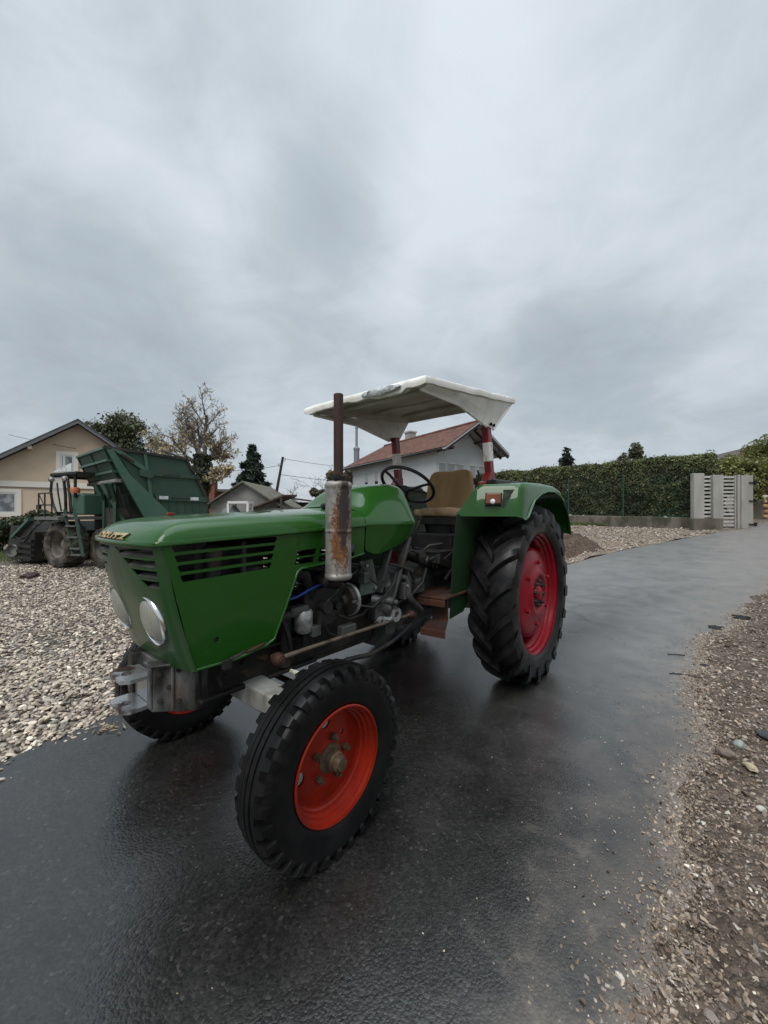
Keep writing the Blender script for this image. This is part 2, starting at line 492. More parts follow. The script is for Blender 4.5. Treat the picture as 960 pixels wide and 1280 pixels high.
# --- front panel with two louvred openings and two holes for the lamps
Tp = [(2.386, 0), (2.384, .1), (2.377, .18), (2.366, .24), (2.354, .29), (2.346, .31), (2.336, .322), (2.322, .325)]
Bp = [(2.250, 0), (2.249, .1), (2.246, .17), (2.241, .225), (2.235, .272), (2.230, .292), (2.222, .305), (2.21, .309)]
def frontmap(s, v):
    a = abs(s); L = 0.; acc = [0.]
    ref = [0, .1, .18, .242, .293, .313, .328, .342]
    a = min(a, .3419)
    for i in range(len(ref) - 1):
        if ref[i] <= a <= ref[i + 1]:
            f = (a - ref[i]) / (ref[i + 1] - ref[i]); break
    t = [Tp[i][k] + (Tp[i + 1][k] - Tp[i][k]) * f for k in (0, 1)]; b = [Bp[i][k] + (Bp[i + 1][k] - Bp[i][k]) * f for k in (0, 1)]
    zt_, zb_ = 1.149, .690
    x = t[0] + (b[0] - t[0]) * v + .012 * math.sin(math.pi * v); y = t[1] + (b[1] - t[1]) * v
    return (x, math.copysign(y, s), zt_ + (zb_ - zt_) * v)
def gin(v): return .028 + (v - .05) / .30 * .20
holes = []
slots = [(.052 + i * .078, .052 + i * .078 + .060) for i in range(4)]
for sg in (1, -1):
    for a, b in slots:
        q = [(sg * gin(a), a), (sg * .300, a), (sg * .296, b), (sg * gin(b), b)]
        holes.append(q)
fp = sheet([(-.3419, 0), (.3419, 0), (.3419, 1), (-.3419, 1)], holes, frontmap, .03).build('front_panel', M['green_front'], T, smooth=50, solid=.005)
# slats: angled blades behind each opening edge
g = MB()
for sg in (1, -1):
    for a, b in slots:
        for t0, t1 in ((a - .002, b - .018),):
            r0 = [Vector(frontmap(sg * s, b + .004)) + V(.000, 0, .004) for s in np.linspace(gin(b) - .004, .302, 8)]
            r1 = [Vector(frontmap(sg * s, b - .03)) + V(-.026, 0, 0) for s in np.linspace(gin(b) - .004, .302, 8)]
            g.grid([r0, r1])
g.build('grille_slats', M['grille'], fp, smooth=30, solid=.004, offset=0)
MB().box((2.17, 0, 1.02), (.05, .50, .26)).build('cooling_screen', M['black'], T, bevel=.01)
# headlights
for sg in (1, -1):
    c = Vector((2.288, sg * .163, .868))
    # tilt with the panel
    R = Matrix.Translation(c) @ Euler((0, rad(14), 0)).to_matrix().to_4x4()
    hl = MB().lathe([(.080, -.05), (.090, -.012), (.096, .0), (.099, .012), (.097, .020), (.091, .024), (.087, .020), (.087, .008)], 40, 'x', M=R).build('headlight', M['chrome'], T, smooth=50)
    MB().lathe([(.086, .006), (.074, -.018), (.055, -.034), (.03, -.042), (.0001, -.045)], 36, 'x', M=R).build('reflector', M['reflector'], hl, smooth=80)
    MB().lathe([(.012, -.043), (.014, -.02), (.010, -.008), (.0001, -.006)], 14, 'x', M=R).build('bulb', M['clear_lens'], hl)
    MB().lathe([(.0885, .010), (.083, .020), (.065, .030), (.04, .037), (.018, .040), (.0001, .0405)], 40, 'x', M=R).build('headlight_lens', M['lens'], hl, smooth=80)

# --- side panels
def sidemap(sg):
    return lambda x, z: (x, sg * (.326 - max(0, 1.15 - z) * .035 - .010 * max(0, (1.0 - z) / .3) ** 2), z)
out = [(2.328, zb(2.328) - .014), (2.218, .698), (2.06, .694), (1.93, .712), (1.895, .728), (1.885, .745), (1.792, .985), (1.775, 1.003), (1.75, 1.008), (1.47, 1.024), (1.445, 1.035), (1.372, 1.04), (1.366, zb(1.366) - .014)]
hs = []
# four long louvres
for i in range(4):
    za, zb_ = 1.140 - i * .0345, 1.140 - i * .0345 - .0238
    l0 = 2.297 - (1.14 - za) * .28; l1 = 2.297 - (1.14 - zb_) * .28
    r0 = 1.893 + (1.145 - za) * .22; r1 = 1.893 + (1.145 - zb_) * .22
    tz = .010
    hs.append([(l0, za), (r0 + .006, za + tz), (r0, za + tz - .004), (r1, zb_ + tz + .004), (r1 + .006, zb_ + tz), (l1, zb_), (l1 + .004, zb_ + .004), (l0 + .004, za - .004)][::1])
for k in range(3):
    xa = 1.79 - k * .128; xb = xa - .108
    if k == 2: xb = 1.425
    for i in range(2):
        za = 1.083 - i * .034; hs.append([(xa - (1.083 - za) * -.2, za), (xb + (1.083 - za) * .3, za + .003), (xb + (1.083 - za + .025) * .3, za - .024), (xa + (1.083 - za + .025) * .2, za - .026)])
hs.append([(2.14 + .010 * math.cos(a), .785 + .010 * math.sin(a)) for a in np.linspace(0, 2 * math.pi, 10, endpoint=False)])
for sg in (1, -1):
    sp = sheet(out, hs, sidemap(sg), .045).build('side_panel', M['green'], T, smooth=40, solid=.005)
    # rolled lower edge
    ed = [(2.225, .694), (2.06, .690), (1.93, .708), (1.892, .724), (1.885, .745), (1.788, .99), (1.77, 1.004), (1.47, 1.022), (1.372, 1.037)]
    f = sidemap(sg)
    MB().tube([Vector(f(x, z)) + V(0, sg * .001, 0) for x, z in resample(ed, .05, False)], .006, 6).build('panel_edge', M['green'], sp, smooth=80)
MB().tube([(2.02, .304, .706), (1.99, .306, .710), (1.96, .307, .716), (1.935, .307, .722)], [.004, .007, .006, .003], 6).build('rusty_patch', M['rust'], T)
MB().cyl((2.14, .285, .785), (2.14, .300, .785), .016, 12).build('dark_hole_plug', M['black'], T)  # black plug added behind the panel hole to keep it dark
# latch
MB().tube([(2.10, .315, .70), (2.10, .335, .71), (2.07, .338, .715), (2.04, .33, .72)], .006, 6).box((2.11, .325, .69), (.03, .02, .03)).build('panel_latch', M['black'], T)

# --- tank cowl behind the bonnet
secs = [(1.357, [(.318, 1.045), (.322, 1.10), (.327, 1.165), (.332, 1.186), (.316, 1.225), (.27, 1.255), (.20, 1.272), (.10, 1.280), (0, 1.282)]),
        (1.315, [(.317, 1.040), (.322, 1.10), (.327, 1.165), (.333, 1.186), (.314, 1.230), (.265, 1.268), (.20, 1.292), (.10, 1.304), (0, 1.306)]),
        (1.26, [(.313, 1.020), (.321, 1.09), (.328, 1.165), (.335, 1.186), (.306, 1.245), (.25, 1.305), (.19, 1.345), (.10, 1.362), (0, 1.364)]),
        (1.20, [(.309, 1.028), (.319, 1.09), (.328, 1.165), (.335, 1.185), (.298, 1.255), (.24, 1.335), (.185, 1.383), (.10, 1.399), (0, 1.401)]),
        (1.08, [(.303, 1.052), (.315, 1.10), (.327, 1.165), (.334, 1.184), (.29, 1.265), (.235, 1.355), (.182, 1.405), (.10, 1.420), (0, 1.422)]),
        (.97, [(.295, 1.082), (.309, 1.12), (.322, 1.165), (.330, 1.181), (.285, 1.265), (.23, 1.36), (.18, 1.415), (.10, 1.428), (0, 1.430)]),
        (.895, [(.283, 1.112), (.295, 1.135), (.308, 1.165), (.316, 1.178), (.275, 1.262), (.224, 1.36), (.177, 1.417), (.10, 1.430), (0, 1.432)]),
        (.872, [(.270, 1.122), (.281, 1.14), (.294, 1.165), (.30, 1.176), (.262, 1.26), (.214, 1.355), (.170, 1.410), (.09, 1.424), (0, 1.426)])]
mb = MB()
mb.grid([[(x, y, z) for y, z in p] + [(x, -y, z) for y, z in reversed(p[:-1])] for x, p in secs])
cowl = mb.build('tank_cowl', M['green'], T, smooth=180)
at = cowl.data.attributes.new('crease_edge', 'FLOAT', 'EDGE')
ce = [0.0] * len(cowl.data.edges)
nrow = 17
for e in cowl.data.edges:
    a, b = e.vertices
    ia, ib = a % nrow, b % nrow
    if ia == ib and ia in (3, nrow - 4):
        ce[e.index] = .75
    if (a // nrow == b // nrow) and a // nrow in (0, 7):
        ce[e.index] = 1.
at.data.foreach_set('value', ce)
so__ = cowl.modifiers.new('solid', 'SOLIDIFY'); so__.thickness = .006; so__.offset = -1
sm = cowl.modifiers.new('sub', 'SUBSURF'); sm.levels = 2; sm.render_levels = 2
cowl.modifiers.move(1, 0)
bake(cowl, 50)
# instrument face closing the cowl
p = secs[-1][1]
loop = [(y, z) for y, z in p] + [(-y, z) for y, z in reversed(p[:-1])]
MB().prism([(y * .97, 1.27 + (z - 1.27) * .96) for y, z in loop], lambda u, v, w: (w, u, v), .88, .895).build('instrument_panel', M['black'], T, smooth=0)
MB().lathe([(.05, 0), (.05, -.02), (.0001, -.022)], 24, 'x', (.88, 0, 1.32)).build('gauge', M['black'], T)

# --- exhaust
mb = MB().lathe([(.0001, .952), (.052, .952), (.0585, .957), (.0605, .966), (.0605, .974), (.0572, .978), (.0572, .985), (.0572, 1.152), (.0572, 1.160), (.0588, 1.163), (.0588, 1.169), (.0572, 1.172), (.0572, 1.180), (.0572, 1.345), (.0572, 1.355), (.0605, 1.360), (.0605, 1.372), (.057, 1.380), (.044, 1.386), (.0001, 1.388)], 36, 'z', (1.64, .42, 0))
muf = mb.build('muffler', M['muffler'], T, smooth=50)
MB().tube([(1.6845, .457, .975), (1.6845, .457, 1.36)], .004, 6).build('seam_bead', M['muffler'], muf)
MB().lathe([(.026, 1.38), (.029, 1.385), (.031, 1.392), (.031, 1.402), (.027, 1.408), (.0215, 1.412), (.0215, 1.772), (.0185, 1.774), (.0185, 1.70)], 24, 'z', (1.64, .42, 0)).build('exhaust_pipe', M['rustpipe'], T, smooth=50)
MB().lathe([(.022, 1.397), (.034, 1.397), (.034, 1.408), (.022, 1.408)], 24, 'z', (1.64, .42, 0)).box((1.67, .44, 1.402), (.035, .022, .022)).build('pipe_clamp', M['dark_iron'], T, bevel=.002)
MB().tube([(1.64, .42, .955), (1.63, .39, .93), (1.60, .30, .92), (1.58, .2, .93)], .03, 12).build('exhaust_elbow', M['dark_iron'], T)

# --- steering wheel, column
ca, sa = math.cos(rad(36)), math.sin(rad(36))
c = Vector((.56, 0, 1.445)); ex = Vector((ca, 0, sa)); ey = Vector((0, 1, 0)); en = Vector((-sa, 0, ca))
sw = MB().tube([c + ex * .2 * math.cos(a) + ey * .2 * math.sin(a) for a in np.linspace(0, 2 * math.pi, 56, endpoint=False)], .0125, 10, close=True).build('steering_wheel', M['black'], T, smooth=80)
mb = MB()
for a in (90, 210, 330):
    d = ex * math.cos(rad(a)) + ey * math.sin(rad(a))
    mb.tube([c - en * .045 + d * .02, c - en * .04 + d * .06, c - en * .008 + d * .15, c + d * .196], [.013, .012, .010, .009], 8)
mb.cyl(c - en * .07, c - en * .028, .034, 18)
mb.build('wheel_spokes', M['black'], sw, smooth=50)
MB().cyl(c - en * .06, c - en * .45, .022, 12).build('steering_column', M['black'], T)

# --- seat
def cushion(w, d, h, nx=9, ny=9, round_=.25):
    rows = []
    return rows
mb = MB()
def pillow(mb, c, sx, sy, sz, e=.3, puff=.3, wob=.0, seed=1):
    """superellipsoid cushion"""
    rows = []
    for i in range(13):
        ph = -math.pi / 2 + math.pi * i / 12
        r = []
        for k in range(40):
            th = 2 * math.pi * k / 40
            f = lambda t, ee: math.copysign(abs(t) ** ee, t)
            x = f(math.cos(ph), puff) * f(math.cos(th), e) * sx / 2; y = f(math.cos(ph), puff) * f(math.sin(th), e) * sy / 2; z = f(math.sin(ph), puff + .25) * sz / 2
            w = wob * mnoise.noise(Vector((x * 9 + seed, y * 9, z * 9)))
            r.append((c[0] + x + w, c[1] + y + w, c[2] + z + w))
        rows.append(r)
    mb.grid(rows, closed=True)
    return mb
seat = pillow(MB(), (.03, 0, 1.245), .34, .47, .075, wob=.012).build('seat_cushion', M['seat_top'], T, smooth=80)
mb = pillow(MB(), (0, 0, 0), .07, .43, .345, e=.28, puff=.22, wob=.014, seed=4)
R = Matrix.Translation((-.085, 0, 1.425)) @ Euler((0, rad(-9), 0)).to_matrix().to_4x4()
mb.v = [tuple(R @ Vector((x + .05 * (abs(y) / .215) ** 2, y * (1 - .10 * max(0, z / .17)), z))) for x, y, z in mb.v]
mb.build('seat_backrest', M['seat'], T, smooth=80)
mb = MB().box((.03, 0, 1.18), (.30, .36, .06)).box((.03, 0, 1.10), (.2, .2, .12))
mb.tube([(.1, .15, 1.17), (.02, .15, 1.0), (-.1, .15, .92)], .018, 8).tube([(.1, -.15, 1.17), (.02, -.15, 1.0), (-.1, -.15, .92)], .018, 8)
mb.tube([(-.1, .235, 1.22), (-.14, .24, 1.3), (-.15, .238, 1.5), (-.15, .2, 1.60)], .009, 6).tube([(-.1, -.235, 1.22), (-.14, -.24, 1.3), (-.15, -.238, 1.5)], .009, 6)
mb.build('seat_frame', M['black'], T, bevel=.006)

# --- fenders
prof = [(.492, 1.222), (.486, 1.262), (.466, 1.398), (.435, 1.432), (.25, 1.447), (-.05, 1.452), (-.25, 1.450), (-.40, 1.425), (-.52, 1.375), (-.61, 1.29), (-.675, 1.18), (-.705, 1.07)]
arch = [(.462, 1.205), (.40, 1.222), (.29, 1.285), (.20, 1.333), (.08, 1.378), (-.06, 1.402), (-.22, 1.405), (-.36, 1.378), (-.48, 1.330), (-.565, 1.258), (-.632, 1.165), (-.672, 1.065)]
def sl(p, y):
    k = max(0, min(1, (p[0] - .2) / .2))
    return p[0] + k * (.60 - y) * .42
for sg in (1, -1):
    rows = []
    for y in (.405, .43, .46, .49, .515, .53, .56, .62, .68, .73, .752):
        rows.append([(sl(p, y), sg * y, p[1] - max(0, p[1] - (1.245 + max(0, y - .405) / .12 * .19)) * max(0, min(1, (p[0] - .22) / .16))) for p in prof])
    rows.append([(sl(p, .77), sg * .768, p[1] - .006) for p in prof])
    rows.append([(sl(a, .78) * .2 + sl(b, .78) * .8, sg * .779, a[1] * .2 + b[1] * .8 - .004) for a, b in zip(arch, prof)])
    rows.append([(sl(a, .78) * .5 + sl(b, .78) * .5, sg * .782, a[1] * .5 + b[1] * .5) for a, b in zip(arch, prof)])
    rows.append([(sl(a, .78), sg * .785, a[1]) for a in arch])
    rows.append([(sl(a, .79), sg * .797, a[1] - .004) for a in arch])
    fd = MB().grid(rows).build('fender', M['green'], T, smooth=42, solid=.005)
    sh = [(.60, 1.232), (.655, .93), (.69, .575), (.515, .59), (.40, .70), (.2, .9), (-.2, 1.0), (-.5, .9), (-.66, 1.05), (-.6, 1.25), (-.4, 1.42), (-.1, 1.445), (.28, 1.435), (.40, 1.25)]
    MB().prism(sh, lambda u, v, w: (u, sg * w, v), .425, .430).build('inner_shield', M['shaded_green'], fd, smooth=0)
    # raised dark strip along the inner top edge
    MB().box((-.02, sg * .475, 1.466), (.48, .10, .026)).tube([(.22, sg * .50, 1.475), (-.30, sg * .50, 1.485), (-.42, sg * .50, 1.44)], .012, 8).build('fender_pad', M['black'], fd, bevel=.005)
    # lamp on the sloped front face
    n = Vector((.156, 0, .115)).normalized()
    def fpt(t, y, lift=0.):
        a, b = Vector((.486, 0, 1.262)), Vector((.466, 0, 1.398))
        q = a + (b - a) * t; q.x = sl((q.x, 0), y); q.y = y
        nn = Vector((.93, .36, .14)).normalized()
        q = q + nn * lift
        return Vector((q.x, sg * q.y, q.z))
    mb = MB()
    def patch(mb, a, b, t0, t1, h0, h1):
        vs = [fpt(t0, a, h0), fpt(t0, b, h0), fpt(t1, b, h0), fpt(t1, a, h0), fpt(t0, a, h1), fpt(t0, b, h1), fpt(t1, b, h1), fpt(t1, a, h1)]
        mb.add(vs, [(0, 3, 2, 1), (4, 5, 6, 7), (0, 1, 5, 4), (1, 2, 6, 5), (2, 3, 7, 6), (3, 0, 4, 7)])
        return mb
    lamp = patch(MB(), .572, .668, .20, .80, .002, .022).build('indicator_lamp', M['black'], fd, bevel=.004)
    patch(MB(), .578, .662, .26, .75, .022, .040).build('amber_lens', M['amber'], lamp, bevel=.006)
    q = fpt(.36, .618, .040)
    MB().lathe([(.0165, 0), (.015, .006), (.008, .010), (.0001, .011)], 16, 'x', q).build('lamp_bulb', M['clear_lens'], lamp)
    mb = MB(); ts = np.linspace(.10, .96, 12); vs = []
    for k, t_ in enumerate(ts):
        e_ = .735 - .055 * (1 - t_) + .010 * mnoise.noise(Vector((t_ * 9, 3, sg))); vs += [fpt(t_, .672, .002), fpt(t_, e_, .002)]
    mb.add(vs, [(2 * k, 2 * k + 1, 2 * k + 3, 2 * k + 2) for k in range(11)])
    mb.build('scuffed_patch', pm('chipped_black', (.012, .012, .012), .5, col2=(.016, .05, .014), nscale=34, lo=.54, hi=.6), fd, smooth=0)
    # tail lamp hanging at the rear
    MB().box((-.70, sg * .70, 1.05), (.03, .05, .09)).build('tail_lamp', M['black'], fd, bevel=.005)

# --- roof posts and canopy
for sg in (1, -1):
    b0, b1 = Vector((.10, sg * .43, 1.44)), Vector((.165, sg * .425, 1.90))
    po = MB().bar(b0, b1, .05, .062, (1, 0, 0)).build('roof_post', M['red_post'], T, bevel=.005)
    mb = MB().prism([(.07, 1.435), (.255, 1.435), (.255, 1.462), (.20, 1.478), (.145, 1.545), (.08, 1.55)], lambda u, v, w: (u, sg * w, v), .402, .458)
    mb.build('post_foot', M['red_post'], po, bevel=.004)
    q0, q1 = b0.lerp(b1, .40), b0.lerp(b1, .70)
    MB().bar(q0, q1, .053, .065, (1, 0, 0)).build('white_band', M['white_band'], po, bevel=.004)
def roofz(x): return 1.985 + (1.09 - x) * .125
# shell: slightly domed top, dropped lip all round, hollow below
def roof_outline(ins):
    fx, bx, w = 1.09 - ins, -.16 + ins, .515 - ins
    r = []
    for i in range(25): r.append((fx, -w + 2 * w * i / 24))
    for i in range(1, 31): r.append((fx + (bx - fx) * i / 30, w))
    for i in range(1, 25): r.append((bx, w - 2 * w * i / 24))
    for i in range(1, 30): r.append((bx + (fx - bx) * i / 30, -w))
    return r
rows = []
for ins, dz, jag in ((.022, -.045, 1), (.0, -.042, 1), (-.004, -.02, .6), (.0, -.004, .5), (.012, .004, .3), (.05, .016, 0), (.12, .03, 0), (.22, .04, 0), (.33, .047, 0), (.45, .05, 0)):
    r = []
    for k, (x, y) in enumerate(roof_outline(ins)):
        w = mnoise.noise(Vector((x * 6 + 3, y * 6, 1.))) * .008 * (1 if jag else 0)
        # torn front edge
        if x > 1.0 and jag:
            w += mnoise.noise(Vector((y * 14, 2.2, 9))) * .016 * jag + (-.014 * jag if abs(y - .25) < .12 else 0)
        r.append((x + (w * .5 if x > 1.0 else 0), y, roofz(x) + dz + w))
    rows.append(r)
can = MB().grid(rows, closed=True)
last = rows[-1]; 
can.add([(.465, 0, roofz(.465) + .052)] + last, [(0, 1 + (i + 1) % len(last), 1 + i) for i in range(len(last))])
can = can.build('canopy', M['canopy'], T, smooth=40)
rows = []
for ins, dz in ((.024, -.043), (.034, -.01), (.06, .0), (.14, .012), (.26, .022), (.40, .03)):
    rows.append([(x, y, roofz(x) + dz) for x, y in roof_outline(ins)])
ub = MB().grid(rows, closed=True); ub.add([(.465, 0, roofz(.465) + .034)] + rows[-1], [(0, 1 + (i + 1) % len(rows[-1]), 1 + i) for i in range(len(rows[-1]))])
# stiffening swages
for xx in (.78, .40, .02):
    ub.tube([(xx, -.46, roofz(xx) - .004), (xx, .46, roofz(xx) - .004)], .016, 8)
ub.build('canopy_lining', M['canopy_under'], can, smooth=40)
for sg in (1, -1):
    tp = [(1.055, roofz(1.055) - .045), (.7, roofz(.7) - .045), (.3, roofz(.3) - .045), (-.12, roofz(-.12) - .04)]
    bt = [(1.05, roofz(1.05) - .058), (.62, 1.935), (.215, 1.868), (.108, 1.862)]
    rows = [[(x, sg * .500, z) for x, z in tp], [(x * .5 + a * .5, sg * .470, z * .5 + b * .5) for (x, z), (a, b) in zip(tp, bt)], [(x, sg * .455, z) for x, z in bt]]
    gp = MB().grid(rows).build('side_gusset', M['canopy'], can, smooth=30, solid=.006, offset=0)
    mb = MB()
    mb.tube([(1.05, sg * .455, roofz(1.05) - .058), (.62, sg * .455, 1.934), (.215, sg * .452, 1.866)], .010, 6)
    mb.tube([(.105, sg * .452, 1.86), (-.12, sg * .50, roofz(-.12) - .045)], .008, 6)
    mb.pieces('gusset_flange', M['canopy'], gp)
    mb = MB()
    for x, z in ((.185, 1.885), (.135, 1.885)):
        mb.lathe([(.0001, -.0), (.010, 0), (.012, .008), (.012, .012)], 10, 'y', (x, sg * .466, z))
    mb.pieces('gusset_bolt', M['black'], gp)
# torn grey filler patch on the front edge
rows = []
for i in range(9):
    t = i / 8; r = []
    for k in range(18):
        y = .05 + .30 * k / 17
        nz = mnoise.noise(Vector((y * 22, t * 5, 3))) * .012
        e = math.sin(math.pi * k / 17) ** .5
        a = rad(-50 + 190 * t)
        r.append((1.085 + math.cos(a) * (.016 + .012 * e) + nz - .03 * max(0, t - .6), y, roofz(1.085) - .026 + math.sin(a) * (.028 * e + .002) + nz * .7))
    rows.append(r)
MB().grid(rows).build('torn_patch', M['foam'], can, smooth=80, solid=.004)

# --- front support, tow hitch, axle
mb = MB().prism([(2.292, -.13), (2.292, -.075), (2.262, -.07), (2.262, .07), (2.292, .075), (2.292, .13), (2.17, .20), (2.12, .205), (2.12, -.205), (2.17, -.20)], lambda u, v, w: (u, v, w - (.02 if u < 2.2 else 0)), .52, .688)
mb.prism([(2.300, .07), (2.300, .14), (2.17, .212), (2.155, .20), (2.27, .125), (2.27, .07)], lambda u, v, w: (u, v, w), .682, .694)
mb.bar((2.293, .125, .53), (2.293, .125, .68), .014, .010); mb.bar((2.235, .168, .522), (2.235, .168, .685), .010, .012)
mb.build('front_support', M['bright_iron'], T, smooth=20, bevel=.006)
mb = MB()
for y in (.185, -.185):
    mb.box((1.88, y, .60), (.56, .035, .15)); mb.box((1.88, y + (.02 if y > 0 else -.02), .535), (.56, .05, .018)); mb.box((1.88, y + (.02 if y > 0 else -.02), .668), (.56, .05, .014))
mb.pieces('side_rail', M['dark_iron'], T, bevel=.006)
bl = MB()
for x, z in ((2.24, .60), (2.22, .56), (2.19, .64), (2.06, .60), (1.98, .63)):
    bl.lathe([(.0001, .012), (.007, .012), (.009, .008), (.009, -.01)], 10, 'y', (x, .207 if x < 2.15 else .172 - (x - 2.17) * .55, z))
bl.tube([(2.08, .21, .66), (2.10, .24, .62), (2.09, .245, .58), (2.07, .23, .57)], .008, 6)
for t_, z_ in ((.18, .655), (.18, .56), (.62, .665), (.62, .55), (.40, .605)):
    p_ = Vector((2.292, .13, z_)).lerp(Vector((2.17, .20, z_)), t_); n_ = Vector((.498, .867, 0))
    bl.cyl(p_ - n_ * .006, p_ + n_ * .007, .0095, 6); bl.cyl(p_, p_ + n_ * .011, .005, 8)
bl.pieces('support_bolt', M['dark_iron'], T)
mb = MB()
def plate(mb, z, t):
    o = [(2.268, -.085), (2.345, -.085), (2.372, -.06), (2.372, .055), (2.345, .078), (2.268, .078)]
    h = [(2.335 + .016 * math.cos(a), .0 + .022 * math.sin(a)) for a in np.linspace(0, 2 * math.pi, 12, endpoint=False)]
    for zz, nrm in ((z, 1), (z - t, -1)):
        sheet(o, [h], lambda u, v: (u, v, zz), .03, mb)
    for lp in (o, h):
        n = len(lp); mb.add([(u, v, z) for u, v in lp] + [(u, v, z - t) for u, v in lp], [(i, (i + 1) % n, n + (i + 1) % n, n + i) for i in range(n)])
plate(mb, .640, .014); plate(mb, .530, .014)
mb.box((2.275, 0, .582), (.016, .14, .10))
mb.build('tow_hitch', pm('tow_hitch_steel', (.42, .43, .44), .22, metal=.7, col2=(.055, .032, .022), nscale=9, lo=.48, hi=.58, bump=.1, rough2=.6), T, smooth=25)
mb = MB().box((1.93, 0, .505), (.10, .96, .085))
mb.build('axle_beam', M['beam'], T, bevel=.010)
mb = MB()
for sg in (1, -1):
    mb.box((1.90, sg * .475, .50), (.09, .06, .13)); mb.cyl((1.88, sg * .478, .33), (1.88, sg * .478, .56), .026, 14); mb.cyl((1.86, sg * .47, .345), (1.86, sg * .60, .345), .03, 14)
    mb.bar((1.88, sg * .47, .44), (1.72, sg * .43, .44), .03, .03)
    mb.cyl((1.90, sg * .44, .556), (1.90, sg * .44, .575), .016, 8)
mb.box((1.92, 0, .54), (.16, .14, .10))
mb.pieces('steering_knuckle', M['dark_iron'], T, bevel=.004)
MB().tube([(1.72, .43, .455), (1.72, -.43, .455)], .014, 8).build('tie_rod', M['dark_iron'], T)
dl = MB().tube([(1.885, .345, .655), (1.70, .335, .652), (.96, .300, .632), (.93, .298, .631)], [.011, .009, .009, .012], 10).build('drag_link', pm('weathered_rod', (.13, .105, .08), .5, metal=.3, col2=(.06, .045, .035), nscale=12), T)
mb = MB()
for x, y, z in ((1.905, .348, .657), (.925, .298, .630)):
    mb.lathe([(.0001, -.03), (.018, -.026), (.026, -.008), (.026, .010), (.018, .026), (.0001, .03)], 14, 'y', (x, y, z)); mb.cyl((x, y - .04, z), (x, y + .035, z), .011, 8)
mb.pieces('ball_joint', M['rust'], dl)
MB().tube([(1.86, .365, .60), (1.84, .385, .585), (1.81, .40, .562), (1.785, .41, .545)], [.008, .014, .014, .010], 8).build('rag_tie', M['strap_white'], T)
MB().tube([(.86, .28, .585), (.98, .29, .54), (1.12, .30, .51), (1.30, .30, .492), (1.48, .31, .52), (1.60, .30, .50)], .012, 10).build('brake_hose', M['black'], T)

# --- engine and gearbox
mb = MB().box((1.45, 0, .66), (.86, .30, .30))
mb.box((1.45, .0, .53), (.70, .26, .10))
mb.box((1.80, 0, .72), (.10, .36, .36))
mb.build('engine_block', M['dark_iron'], T, bevel=.015)
for x in (1.84, 1.64, 1.44):
    mb = MB()
    prof = []
    for i in range(13):
        z = .80 + i * .022
        prof += [(.062, z), (.088, z + .003), (.088, z + .009), (.062, z + .012)]
    mb.lathe(prof, 24, 'z', (x, -.02, 0)); mb.box((x, -.02, 1.10), (.15, .2, .04))
    mb.build('engine_cylinder', M['dark_iron'], T, smooth=30)
MB().box((1.66, -.04, 1.09), (.78, .22, .07)).box((1.98, 0, .98), (.22, .40, .26)).build('air_duct', M['black'], T, bevel=.02)
# fan housing seen through the louvres
mb = MB().lathe([(.16, -.05), (.17, 0), (.17, .07), (.13, .10), (.06, .10), (.05, .04)], 32, 'x', (2.02, 0, .93))
mb.build('cooling_fan', M['grey_iron'], T)
mb = MB()
mb.tube([(2.25, .24, .98), (2.05, .26, .96), (1.95, .24, 1.0)], .018, 8); mb.tube([(2.0, .25, .95), (2.0, .25, 1.13)], .012, 8)
mb.cyl((1.96, .22, 1.0), (1.96, .29, 1.0), .03, 14); mb.cyl((2.13, .25, .99), (2.13, .27, 1.12), .03, 12)
mb.pieces('air_pipe', M['grey_iron'], T)
# injection pump and pulley
mb = MB().box((1.57, .20, .80), (.26, .12, .17)).cyl((1.70, .20, .82), (1.44, .20, .82), .05, 18)
for i in range(3):
    mb.cyl((1.50 + .055 * i, .22, .87), (1.50 + .055 * i, .22, .94), .014, 8)
    mb.tube([(1.50 + .055 * i, .22, .94), (1.52 + .055 * i, .24, .97), (1.54 + .06 * i, .20, 1.0), (1.55 + .06 * i, .1, 1.04)], .005, 6)
mb.box((1.60, .27, .75), (.09, .05, .07)); mb.cyl((1.60, .26, .80), (1.60, .31, .80), .03, 12); mb.cyl((1.52, .25, .79), (1.52, .30, .79), .02, 10)
mb.build('injection_pump', M['black'], T, bevel=.005)
mb = MB().lathe([(.0001, .05), (.03, .05), (.034, .02), (.068, .02), (.075, .012), (.075, -.012), (.068, -.02), (.068, 0)], 32, 'x', (1.425, .255, .80), None)
mb.build('pump_housing', M['dark_iron'], T)
MB().lathe([(.076, -.012), (.083, -.014), (.083, .004), (.076, .004)], 36, 'x', (1.42, .255, .80), close=True).build('clamp_ring', M['alu'], T)
flt = MB().lathe([(.0001, .695), (.034, .697), (.043, .71), (.043, .79), (.036, .80), (.0001, .802)], 20, 'z', (1.70, .25, 0)).build('oil_filter', M['alu'], T)
MB().tube([(1.72, .25, .79), (1.78, .26, .80), (1.83, .24, .78), (1.85, .2, .72)], .020, 10).box((1.74, .25, .812), (.10, .06, .025)).build('filter_pipe', M['grey_iron'], T, bevel=.004)
MB().cyl((1.69, .25, .60), (1.69, .25, .70), .018, 10).cyl((1.78, .22, .56), (1.78, .22, .78), .03, 10).build('drain_pipe', M['dark_iron'], T)
MB().tube([(1.82, .27, .865), (1.76, .28, .872), (1.70, .285, .893), (1.64, .28, .905), (1.56, .26, .905)], .006, 8).build('fuel_hose', M['blue'], T)
MB().tube([(1.80, .25, .98), (1.70, .26, .96), (1.66, .25, .88), (1.66, .22, .80)], .026, 10).build('intake_pipe', M['black'], T)
mb = MB()
